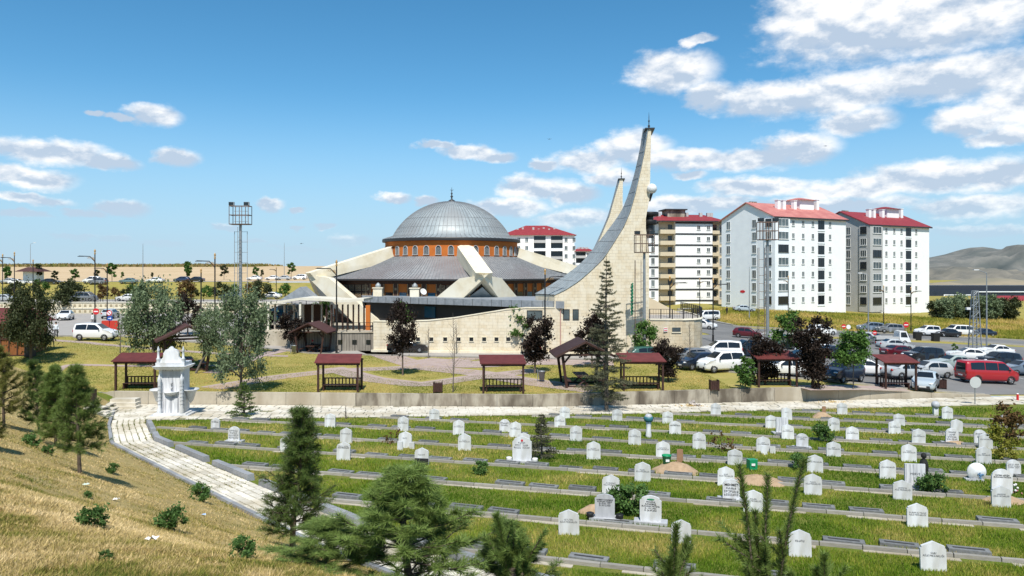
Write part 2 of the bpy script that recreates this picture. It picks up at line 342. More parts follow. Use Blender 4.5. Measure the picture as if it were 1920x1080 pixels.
M['teal'] = mat('teal_paint', (.03, .14, .17), .5)
def leafm(name, c1, c2, tr=.25, sc=6): return mat(name, c1, .65, c2, sc, spec=.25, lo=.3, hi=.7, trans=tr, detail=3, coord='World', obrand=.12)
M['leaf_plum'] = leafm('plum_leaf', (.015, .011, .009), (.044, .027, .018))
M['leaf_olive'] = leafm('silver_leaf', (.085, .13, .06), (.22, .275, .15))
M['leaf_green'] = leafm('green_leaf', (.045, .105, .02), (.11, .20, .04))
M['leaf_dark'] = leafm('dark_leaf', (.028, .042, .016), (.075, .085, .03))
M['leaf_weed'] = leafm('weed_leaf', (.05, .115, .025), (.12, .215, .055), .3, 30)
M['leaf_yellow'] = leafm('yellow_shrub_leaf', (.14, .16, .02), (.30, .28, .04))
M['leaf_rust'] = leafm('rust_leaf', (.09, .055, .02), (.17, .10, .035))
M['needle'] = leafm('pine_needle', (.085, .145, .03), (.25, .33, .085), .3, 45)
M['needle_old'] = leafm('old_pine_needle', (.12, .13, .025), (.26, .25, .07), .2, 45)
M['needle_spruce'] = leafm('spruce_needle', (.06, .07, .035), (.17, .165, .10), .2, 20)
M['needle_dark'] = leafm('dark_pine_needle', (.045, .09, .02), (.16, .225, .055), .25, 45)
M['g_cem'] = grass_mat('cemetery_turf', [(.12, .165, .022), (.16, .19, .03), (.26, .22, .07), (.08, .115, .016)], .25, .9, 14)
M['g_hill'] = grass_mat('dry_slope_grass', [(.47, .345, .145), (.54, .41, .19), (.34, .285, .10), (.31, .235, .10)], .3, 1.6, 16)
M['g_park'] = grass_mat('park_lawn', [(.27, .25, .06), (.40, .32, .11), (.21, .22, .045), (.32, .265, .09)], .16, .7, 5)
M['g_bank'] = grass_mat('wild_grass_bank', [(.25, .24, .04), (.32, .26, .07), (.17, .20, .03), (.36, .27, .10)], .06, .3, 2.2)
M['g_field'] = grass_mat('stubble_field', [(.50, .37, .23), (.56, .425, .27), (.44, .33, .19), (.47, .35, .21)], .012, .06, .6)
M['blade'] = blade_mat('grass_blade')

# ------------------------------------------------------------------ the lie of the land
def sstep(x, a, b):
    t = np.clip((np.asarray(x, float)-a)/(b-a), 0, 1); return t*t*(3-2*t)
WALL = [(-90, 62), (-60, 58.5), (-29.5, 55.4), (1.5, 53.9), (38.6, 60.2), (60, 64.5), (120, 78)]     # foot line of the low wall, carried on past its ends
LEDGE = [(-90, 49), (-26.5, 47.6), (6.5, 50.6), (38.6, 56.0), (60, 60), (120, 72)]                   # where the white path ends and the graves begin
TOE = [(-90, 56), (-60, 55), (-34, 55.0), (-28.6, 54), (-24.4, 45.4), (-20.9, 39.2), (-15, 32.6), (-11.4, 28.6), (-8.8, 25.7), (-5.7, 22.3), (-1, 18.0), (6, 13.8), (16, 9.6), (45, 3), (90, -5)]
wallY = lambda x: np.interp(x, [p[0] for p in WALL], [p[1] for p in WALL])
ledgeY = lambda x: np.interp(x, [p[0] for p in LEDGE], [p[1] for p in LEDGE])
def toe_dist(x, y):
    x = np.asarray(x, float); y = np.asarray(y, float); best = np.full(np.broadcast(x, y).shape, 1e9)
    for (ax, ay), (bx, by) in zip(TOE[:-1], TOE[1:]):
        dx, dy = bx-ax, by-ay; t = np.clip(((x-ax)*dx+(y-ay)*dy)/(dx*dx+dy*dy), 0, 1)
        best = np.minimum(best, np.hypot(x-ax-t*dx, y-ay-t*dy))
    inside = y < np.interp(x, [p[0] for p in TOE], [p[1] for p in TOE])
    return np.where(inside, best, -best)
def g_near(x, y):
    x = np.asarray(x, float); y = np.asarray(y, float)
    base = 1.8-.05*y; base = base + (0.02-base)*sstep(-x, 27.5, 31)
    t = np.maximum(toe_dist(x, y), 0); h = .47*t
    wob = .10*np.sin(x*.9+y*.4)*np.cos(y*.7-x*.3)*sstep(t, .5, 3)
    z = base+h+wob; lim = 7.3
    return np.where(z > lim-1.5, lim-1.5*np.exp(-(np.maximum(z-lim+1.5, 0))/1.5), z)
def g_park(x, y):
    x = np.asarray(x, float); y = np.asarray(y, float)
    left = .07*np.clip(-22-x, 0, 22)*sstep(y, 55, 72)
    right = -.045*np.clip(x-22, 0, 75) - .4*sstep(x, 26, 38)*sstep(-y, -66, -58)
    bank = 1.7*sstep(y-.18*x, 132, 152)*sstep(x, 34, 48)
    # left: the upper street behind a wall, a bank, the far road, then the field up to its ridge
    Lf = sstep(-x, -4, 14) if False else sstep(-x, 6, 22)
    up = Lf*(1.2*sstep(y, 131.9, 132.1)+.35*sstep(y, 133, 160)+3.0*sstep(y, 172, 200)+5.6*sstep(y, 214, 420)-.0)
    far = 3.0*sstep(y, 230, 420)*(1-Lf)*sstep(-x, -30, 10)
    return left+right+bank+up+far - 6*sstep(y, 260, 700)*sstep(x, 30, 120)
def G(x, y):
    return np.where(np.asarray(y, float) <= wallY(x), g_near(x, y), g_park(x, y))
def g1(x, y): return float(G(x, y))
def at(u, v, ymax=900.0):
    """where the sight line through photo pixel (u, v) meets the ground"""
    a, b = (u-960)/FPX, (HOR-v)/FPX
    ys = np.concatenate([np.arange(4, 120, .05), np.arange(120, ymax, .25)]); xs = a*ys
    yw = ys[np.argmax(ys >= wallY(xs))]                 # where this line of sight crosses the low wall
    over = (CZ+b*yw > float(g_park(a*yw, yw+.4))+.03) and -.535 < a < .63 and v < 760
    gz = np.where(ys < yw+.9, -99, g_park(xs, ys)) if over else G(xs, ys)
    f = (CZ+b*ys)-gz
    i = np.where(f <= 0)[0]
    y = ys[i[0]] if len(i) else ys[-1]
    return Vector((a*y, y, g1(a*y, y)))
def px(u, v, Y): return Vector(((u-960)/FPX*Y, Y, CZ+(HOR-v)/FPX*Y))
def sheet(name, A, B, n, m, mt, gf, lift=0.0, skew=None):
    """ground sheet between two polylines, draped on gf"""
    def res(P, k):
        P = np.array(P, float); d = np.r_[0, np.cumsum(np.hypot(*np.diff(P, axis=0).T))]; s = np.linspace(0, d[-1], k)
        return np.c_[np.interp(s, d, P[:, 0]), np.interp(s, d, P[:, 1])]
    a, b = res(A, n), res(B, n); t = np.linspace(0, 1, m) if skew is None else np.linspace(0, 1, m)**skew
    P = a[:, None, :]*(1-t)[None, :, None]+b[:, None, :]*t[None, :, None]; x, y = P[..., 0], P[..., 1]
    V = np.stack([x, y, gf(x, y)+lift], -1).reshape(-1, 3)
    i = np.arange(n-1)[:, None]*m+np.arange(m-1)[None, :]; F = np.stack([i, i+m, i+m+1, i+1], -1).reshape(-1, 4)
    me = npmesh(name, V, F); recalc(me) if len(F) < 500 else None
    if me.polygons[0].normal.z < 0: me.flip_normals()
    me.shade_smooth(); return struct(mobj(name, me, mt))
def ribbon(name, pts, w, mt, gf, lift, n=60, off=0.0):
    P = np.array(pts, float); d = np.r_[0, np.cumsum(np.hypot(*np.diff(P, axis=0).T))]; s = np.linspace(0, d[-1], n)
    c = np.c_[np.interp(s, d, P[:, 0]), np.interp(s, d, P[:, 1])]
    for _ in range(max(1, n//14)): c[1:-1] = (c[:-2]+2*c[1:-1]+c[2:])/4
    t = np.gradient(c, axis=0); t /= np.hypot(*t.T)[:, None]; nn = np.c_[-t[:, 1], t[:, 0]]
    return sheet(name, c+nn*(off+w/2), c+nn*(off-w/2), n, max(3, int(w/2)+2), mt, gf, lift), c, nn
# ------------------------------------------------------------------ ground sheets
Z0 = lambda x, y: g_near(x, y)
hill = sheet('hillside', TOE, [(-90, -20), (90, -20)], 420, 90, M['g_hill'], g_near)
lawn = sheet('cemetery_ground', WALL, TOE, 460, 90, M['g_cem'], g_near)
def park_sheet():
    xs = np.r_[np.linspace(-420, -95, 40), np.linspace(-90, 120, 211), np.linspace(126, 420, 40)]
    rows = [wallY(xs)+.02]; y = 56.0
    ys = np.r_[np.arange(66, 130, 1.5), 131.0, 131.9, 132.1, 133, np.arange(134, 230, 2.5), np.arange(232, 460, 8), np.arange(470, 900, 40)]
    t0 = wallY(xs)
    P = [np.stack([xs, t0, g_park(xs, t0)], -1)]
    for k in range(1, 9): yy = t0+(66-t0)*k/9 if False else t0+(np.maximum(66, t0+1)-t0)*k/9; P.append(np.stack([xs, yy, g_park(xs, yy)], -1))
    for y in ys:
        yy = np.maximum(y, t0+1+.001*(y-66)); P.append(np.stack([xs, yy, g_park(xs, yy)], -1))
    V = np.array(P); a, b = V.shape[:2]; i = np.arange(a-1)[:, None]*b+np.arange(b-1)[None, :]
    me = npmesh('park_ground', V.reshape(-1, 3), np.stack([i, i+1, i+b+1, i+b], -1).reshape(-1, 4)); me.shade_smooth()
    me.materials.append(M['g_park']); me.materials.append(M['g_bank']); me.materials.append(M['g_field'])
    idx = np.zeros(len(me.polygons), dtype=np.int32); cen = np.zeros(len(me.polygons)*3); me.polygons.foreach_get('center', cen); cen = cen.reshape(-1, 3)
    idx[(cen[:, 1] > 100)] = 1; idx[(cen[:, 1] > 210) & (cen[:, 0] < 40)] = 2
    me.polygons.foreach_set('material_index', idx)
    return struct(mobj('park_ground', me, None))
park_sheet()
# far plain out to the horizon
pl = MB().b2(-9000, 9000, 700, 12000, -9, -8.5).build('far_plain', M['g_bank']); struct(pl)

# ---- streets, parking, paths of the park (each a sheet a few mm above the one below)
sheet('mosque_street', [(-140, 92), (-60, 86), (-30, 83.5), (-10, 78.5), (14, 74.5), (26, 71)], [(-140, 131.2), (-60, 131.2), (-30, 131.2), (-14, 84.5), (14, 80.5), (26, 90)], 90, 14, M['asphalt_light'], g_park, .02)
sheet('parking_lot', [(17.5, 68), (22, 63.6), (31, 60.8), (38.4, 60.5), (52, 63.2), (120, 78.5)], [(19, 100), (30, 110), (48, 112), (70, 112), (90, 112), (150, 112)], 90, 40, M['asphalt'], g_park, .03)
ribbon('side_road', [(27, 250), (29, 190), (31, 150), (34, 125), (36, 105), (34, 92)], 13, M['asphalt'], g_park, .036, 60)
ribbon('bypass_road', [(30, 118), (45, 122), (62, 124), (85, 121), (120, 117), (170, 112)], 13, M['asphalt'], g_park, .043, 60)
ribbon('upper_street', [(-220, 150), (-120, 150), (-60, 149), (-16, 149)], 11, M['asphalt_light'], g_park, .03, 60)
ribbon('far_road', [(-300, 207), (-120, 206), (-60, 206), (20, 207)], 9, M['asphalt_light'], g_park, .03, 70)
ribbon('far_verge', [(-64, 198.5), (-40, 198.5), (0, 199)], 5, M['line'], g_park, .03, 40)
def px_path(name, pix, w, mt, lift):
    pts = [at(u, v).xy[:] for u, v in pix]; return ribbon(name, pts, w, mt, g_park, lift, 40)
px_path('park_path', [(395, 728), (520, 707), (640, 694), (760, 690), (880, 672), (1000, 664)], 2.4, M['pave_pink'], .012)
px_path('park_path', [(620, 690), (700, 712), (790, 722), (900, 706), (1010, 694)], 2.4, M['pave_pink'], .016)
px_path('park_path', [(690, 655), (740, 672), (800, 690), (900, 700), (990, 716), (1120, 732)], 3.0, M['pave_pink'], .020)
px_path('park_path', [(70, 636), (180, 645), (300, 655), (420, 664), (540, 668)], 1.3, M['pave_pink'], .012)
px_path('park_path', [(0, 682), (120, 684), (260, 687), (420, 686)], .7, M['pave_pink'], .016)
px_path('park_path', [(1500, 735), (1600, 728), (1700, 731)], 2.4, M['pave_pink'], .024)
px_path('park_path', [(780, 676), (880, 684), (1000, 678), (1150, 680)], 5.0, M['pave_pink'], .028)
px_path('park_path', [(540, 655), (480, 668), (430, 690), (395, 700)], 1.5, M['pave_pink'], .024)

# kerbs of the streets
def kerb_line(name, pts, w=.18, h=.14, mt='kerb', gf=g_park, step=1.0, sub=None):
    P = np.array(pts, float); d = np.r_[0, np.cumsum(np.hypot(*np.diff(P, axis=0).T))]; n = max(2, int(d[-1]/step)); s = np.linspace(0, d[-1], n+1)
    c = np.c_[np.interp(s, d, P[:, 0]), np.interp(s, d, P[:, 1])]; t = np.gradient(c, axis=0); t /= np.hypot(*t.T)[:, None]; nn = np.c_[-t[:, 1], t[:, 0]]*w/2
    z = gf(c[:, 0], c[:, 1]); b = MB()
    for i in range(n):
        p, q = c[i], c[i+1]
        b.hexa([(p[0]-nn[i][0], p[1]-nn[i][1], z[i]-.1), (q[0]-nn[i+1][0], q[1]-nn[i+1][1], z[i+1]-.1), (q[0]+nn[i+1][0], q[1]+nn[i+1][1], z[i+1]-.1), (p[0]+nn[i][0], p[1]+nn[i][1], z[i]-.1),
                (p[0]-nn[i][0], p[1]-nn[i][1], z[i]+h), (q[0]-nn[i+1][0], q[1]-nn[i+1][1], z[i+1]+h), (q[0]+nn[i+1][0], q[1]+nn[i+1][1], z[i+1]+h), (p[0]+nn[i][0], p[1]+nn[i][1], z[i]+h)])
    return struct(b.build(name, M[mt], fix=False))
kerb_line('street_kerb', [(-60, 85.7), (-30, 83.2), (-10, 78.3), (14, 74.3), (17.4, 72)])
kerb_line('parking_kerb', [(17.5, 68), (22, 63.4), (31, 60.6), (38.2, 60.4)])
kerb_line('bypass_kerb', [(39, 132), (50, 130), (66, 131.2), (90, 128), (150, 121)], .5, .16)
kerb_line('bypass_kerb', [(47, 116), (66, 117.2), (90, 114), (150, 108)], .6, .2)
kerb_line('side_road_kerb', [(34, 250), (36.2, 190), (38, 150), (40, 134)], .9, .16)
# traffic island and lot markings
isl = at(1465, 628); b = MB(); b.lathe([(4.2, -.2), (4.2, .14), (3.9, .17), (.01, .17)], 28); o = b.build('traffic_island', M['kerb']); o.location = (isl.x, isl.y+1, isl.z); o.scale = (1.9, .8, 1); struct(o)
ml = []
for k in range(10):
    x = 24+k*2.9; ml.append((x, 66.5 + .03*k, x+.9, 71.5))
    ml.append((x+3, 79.5, x+4.2, 84.5))
b = MB()
for x0, y0, x1, y1 in ml:
    for i in range(4):
        xa, ya = x0+(x1-x0)*i/4, y0+(y1-y0)*i/4; xb, yb = x0+(x1-x0)*(i+1)/4, y0+(y1-y0)*(i+1)/4
        za, zb = float(g_park(xa, ya))+.048, float(g_park(xb, yb))+.048
        b.quad((xa, ya, za), (xa+.12, ya, za), (xb+.12, yb, zb), (xb, yb, zb))
struct(b.build('parking_markings', M['line'], fix=False))

# ------------------------------------------------------------------ cemetery: white paths of pavers
def offset_line(P, off, n):
    P = np.array(P, float); d = np.r_[0, np.cumsum(np.hypot(*np.diff(P, axis=0).T))]; s = np.linspace(0, d[-1], n)
    c = np.c_[np.interp(s, d, P[:, 0]), np.interp(s, d, P[:, 1])]
    for _ in range(6): c[1:-1] = (c[:-2]+2*c[1:-1]+c[2:])/4
    t = np.gradient(c, axis=0); t /= np.hypot(*t.T)[:, None]; nn = np.c_[-t[:, 1], t[:, 0]]
    return c+nn*off, t, d[-1]
SP = TOE[3:13]
PW = 1.9
sp0, _, SLEN = offset_line(SP, .0, 200)
sp1, _, _ = offset_line(SP, PW, 200)
side = sheet('side_path', sp0, sp1, 160, 6, M['joint'], g_near, .02)
topw = sheet('upper_path', [(x, float(wallY(x))-.02) for x in np.linspace(-29.6, 70, 60)], [(x, float(ledgeY(x))) for x in np.linspace(-26.6, 70, 60)], 120, 8, M['joint'], g_near, .03)
pv = MB(); pv.hexa([(-.5, -.5, -.5), (.5, -.5, -.5), (.5, .5, -.5), (-.5, .5, -.5), (-.485, -.47, .5), (.485, -.47, .5), (.485, .47, .5), (-.485, .47, .5)])
pvm = pv.mesh('paver'); pvm.materials.append(M['paver'])
def paver_spots():
    L = []
    cols = 6; cw = PW/cols; nrow = int(SLEN/.62)
    for c in range(cols):
        line, t, ln = offset_line(SP, cw*(c+.5), 400); d = np.r_[0, np.cumsum(np.hypot(*np.diff(line, axis=0).T))]
        s = random.uniform(0, .3)
        while s < d[-1]-.4:
            l = random.choice((.5, .62, .62, .78)); m_ = s+l/2
            x, y = np.interp(m_, d, line[:, 0]), np.interp(m_, d, line[:, 1]); tx, ty = np.interp(m_, d, t[:, 0]), np.interp(m_, d, t[:, 1])
            L.append((x+random.gauss(0, .008), y+random.gauss(0, .008), math.atan2(ty, tx), l-random.uniform(.03, .07), cw-random.uniform(.035, .07))); s += l
    return L
spots = paver_spots(); spots = [s for s in spots if -.75 < s[0]/max(s[1], .1) < .75]
spots.sort(key=lambda s: s[1])
vis = [s for s in spots if 508+1400*(9-(1.8-.05*s[1]))/s[1] < 1120]
nearset = vis[:290]; rest = vis[290:]
def paver_obj(s, parent):
    o = link('paver', pvm, parent, (s[0], s[1], g1(s[0], s[1])+.035), s[2], (s[3], s[4], .07)); o.rotation_euler = (random.gauss(0, .012), random.gauss(0, .012)+.03*math.sin(s[2]), s[2]+random.gauss(0, .015)); return o
for s in nearset: paver_obj(s, side)
b = MB()
for s in rest: b.box((s[0], s[1], g1(s[0], s[1])+.035+random.gauss(0, .006)), (s[3], s[4], .07), s[2])
if rest: tag(b.build('pavers', M['paver'], side, fix=False), kind='stuff')
# upper path: pavers too far to tell apart singly, still real
b = MB(); y = 0
for k in range(10):
    x = -29+random.random()
    while x < 62:
        l = random.choice((.55, .7, .9)); wy, ly = float(wallY(x)), float(ledgeY(x)); t = (k+.5)/10; yy = wy-.1-(wy-ly-.15)*t
        if random.random() > .05: b.box((x+l/2, yy, g1(x+l/2, yy)+.05+random.gauss(0, .008)), (l-.05, (wy-ly)/10-.05, .07), math.atan(.1)*(1 if x > 3 else -.3))
        x += l
tag(b.build('pavers', M['paver'], topw, fix=False), kind='stuff')

# kerbs on both sides of the side path
kst = MB(); kst.hexa([(-.5, -.5, 0), (.5, -.5, 0), (.5, .5, 0), (-.5, .5, 0), (-.495, -.40, 1), (.495, -.40, 1), (.495, .40, 1), (-.495, .40, 1)])
ksm = kst.mesh('kerb_stone'); ksm.materials.append(M['grey_kerb'])
ksm2 = kst.mesh('kerb_stone'); ksm2.materials.append(M['kerb'])
def kerb_run(root, line, s0, s1, ln, w, h, me, dz=-.05):
    d = np.r_[0, np.cumsum(np.hypot(*np.diff(line, axis=0).T))]; s = s0
    while s < min(s1, d[-1])-.2:
        m_ = s+ln/2; x, y = np.interp(m_, d, line[:, 0]), np.interp(m_, d, line[:, 1]); x2, y2 = np.interp(m_+.1, d, line[:, 0]), np.interp(m_+.1, d, line[:, 1])
        o = link('kerb_stone', me, root, (x, y, g1(x, y)+dz), 0, (ln-.015, w, h)); hd = math.hypot(x2-x, y2-y) or .1
        o.rotation_euler = (0, -math.atan2(g1(x2, y2)-g1(x, y), hd)+random.gauss(0, .006), math.atan2(y2-y, x2-x)+random.gauss(0, .008)); s += ln
kl = thing('path_kerb', 'low grey kerb between the dry slope and the white side path', 'kerb')
kerb_run(kl, offset_line(SP, -.10, 300)[0], 2, 60, 1.0, .2, .20, ksm)
kr = thing('path_kerb', 'chunky raised grey kerb on the graves side of the white side path', 'kerb')
line_r = offset_line(SP, PW+.18, 300)[0]
for s0 in np.arange(9.5, 60, 5.1): kerb_run(kr, line_r, s0, s0+4.0, .8, .34, .34, ksm, -.06)

# ------------------------------------------------------------------ grave rows
ROWS = [17.6, 21.6, 25.7, 29.8, 33.9, 38.0, 42.1, 46.2, 50.3, 54.2, 58.0]
ORD = ['nearest', 'second nearest', 'third', 'fourth', 'fifth', 'sixth', 'seventh', 'eighth', 'ninth', 'tenth', 'eleventh']
RK = .32; RA = math.atan(-RK)
slabm = MB().box((0, 0, .11), (1.15, .36, .26), 0, .985).mesh('slab'); slabm.materials.append(M['slab'])
slotm = MB().box((0, 0, .242), (.86, .10, .012)).mesh('planting_slot'); slotm.materials.append(M['slot'])
pstrip = MB()
for ri, Y0 in enumerate(ROWS):
    xs = np.arange(-30, 50, .05); ys = Y0-RK*xs
    ok = (toe_dist(xs, ys) < -PW-.5) & (ys < ledgeY(xs)-.25) & (xs/ys < .74) & (ys > 12) & (508+1400*(7.2+.05*ys)/ys < 1110)
    if not ok.any(): continue
    x0, x1 = xs[ok][0], xs[ok][-1]
    if x1-x0 < 2: continue
    line = np.c_[np.linspace(x0, x1, 60), Y0-RK*np.linspace(x0, x1, 60)]
    root = thing('grave_row_kerb', f'long concrete kerb of the {ORD[ri]} row of graves from the camera', 'kerb', group='kerbs of the grave rows')
    kerb_run(root, line, 0, 200, 1.35 if Y0 > 30 else 1.2, .18, .26, ksm2, -.15)
    co = math.cos(RA); si = math.sin(RA)
    n = int((x1-x0)/1.2)
    for i in range(n):
        xa = x0+(x1-x0)*i/n; xb = x0+(x1-x0)*(i+1)/n-.02
        if random.random() < (.30 if Y0 < 32 else .62): continue
        f0, f1 = .14, .14+random.uniform(.12, .24); P = []
        for z in (-.05, .022):
            for (x, f) in ((xa, f0), (xb, f0), (xb, f1), (xa, f1)):
                X, Y = x-.305*f, Y0-RK*x-f; P.append((X, Y, g1(X, Y)+z))
        pstrip.hexa([P[0], P[1], P[2], P[3], P[4], P[5], P[6], P[7]])
    s = x0+random.uniform(.3, 1.0)
    while s < x1-1.0:
        if random.random() < .80:
            x = s+.6; y = Y0-RK*x+.42+random.gauss(0, .03); X = x+.13
            o = link('grave_border_stone', slabm, None, (X, y, g1(X, y)+random.gauss(0, .015)-.01), RA+random.gauss(0, .02), (random.uniform(.92, 1.06), 1, random.uniform(.5, .8)))
            tag(o, f'low dark grey hollow border stone lying behind the kerb of the {ORD[ri]} grave row', 'grave stone', f'low border stones of the {ORD[ri]} grave row')
            link('planting_slot', slotm, o)
        s += random.choice((1.35, 1.5, 1.7, 2.3))
struct(pstrip.build('kerb_foot_paving', M['concrete_pale'], fix=False))

# ---- headstones
def text_mesh(lines, key, cache={}):
    k = (tuple(lines), key)
    if k in cache: return cache[k]
    cu = bpy.data.curves.new('inscription', 'FONT'); cu.body = '\n'.join(' ' if l.startswith('~') else l for l in lines); cu.align_x = 'CENTER'; cu.align_y = 'TOP'; cu.size = 1; cu.resolution_u = 1; cu.space_line = .95
    if key == 'bold': cu.offset = .018
    o = bpy.data.objects.new('tmp', cu); C.objects.link(o); dg = bpy.context.evaluated_depsgraph_get(); me = bpy.data.meshes.new_from_object(o.evaluated_get(dg)); bpy.data.objects.remove(o); me.name = 'inscription'
    V = [tuple(v.co) for v in me.vertices]; F = [tuple(p.vertices) for p in me.polygons]; rg = random.Random(str(lines))
    for li, l in enumerate(lines):                      # lines the photograph leaves unreadable: worn letter strokes only
        if not l.startswith('~'): continue
        n_ = int(l[1:]); y0 = -.95*li-.78
        for q in range(n_):
            x0 = (q-n_/2)*.58
            if n_ > 8 and q == n_//2: continue
            for (xa, ya, xb, yb) in rg.sample([(0, 0, .09, .62), (.30, 0, .39, .62), (0, .53, .4, .62), (0, .27, .4, .36), (0, 0, .4, .09)], 3):
                s = len(V); V += [(x0+xa, y0+ya, 0), (x0+xb, y0+ya, 0), (x0+xb, y0+yb, 0), (x0+xa, y0+yb, 0)]; F.append((s, s+1, s+2, s+3))
    me = bpy.data.meshes.new('inscription'); me.from_pydata(V, [], F)
    cache[k] = me; return me
def hs_mesh(kind, cache={}):
    if kind in cache: return cache[kind]
    if kind == 'gable': P = [(-.5, 0), (.5, 0), (.5, .76), (.455, .80), (.455, .845), (0, 1), (-.455, .845), (-.455, .80), (-.5, .76)]
    elif kind == 'shoulder': P = [(-.46, 0), (.46, 0), (.5, .2), (.5, .80), (.43, .84), (.40, .91), (.2, .975), (0, 1), (-.2, .975), (-.40, .91), (-.43, .84), (-.5, .80), (-.5, .2)]
    elif kind == 'arch': P = [(-.5, 0), (.5, 0)]+[(.5*math.cos(a), .68+.32*math.sin(a)) for a in np.linspace(.15, PI-.15, 9)]
    else: P = [(-.5, 0), (.5, 0), (.5, 1), (-.5, 1)]
    b = MB(); b.prism([(x, -.5, z) for x, z in P], (0, 1, 0)); m = b.mesh('headstone'); recalc(m); m.materials.append(M['marble']); cache[kind] = m; return m
FAM = 'AİLE MEZARLIĞI'
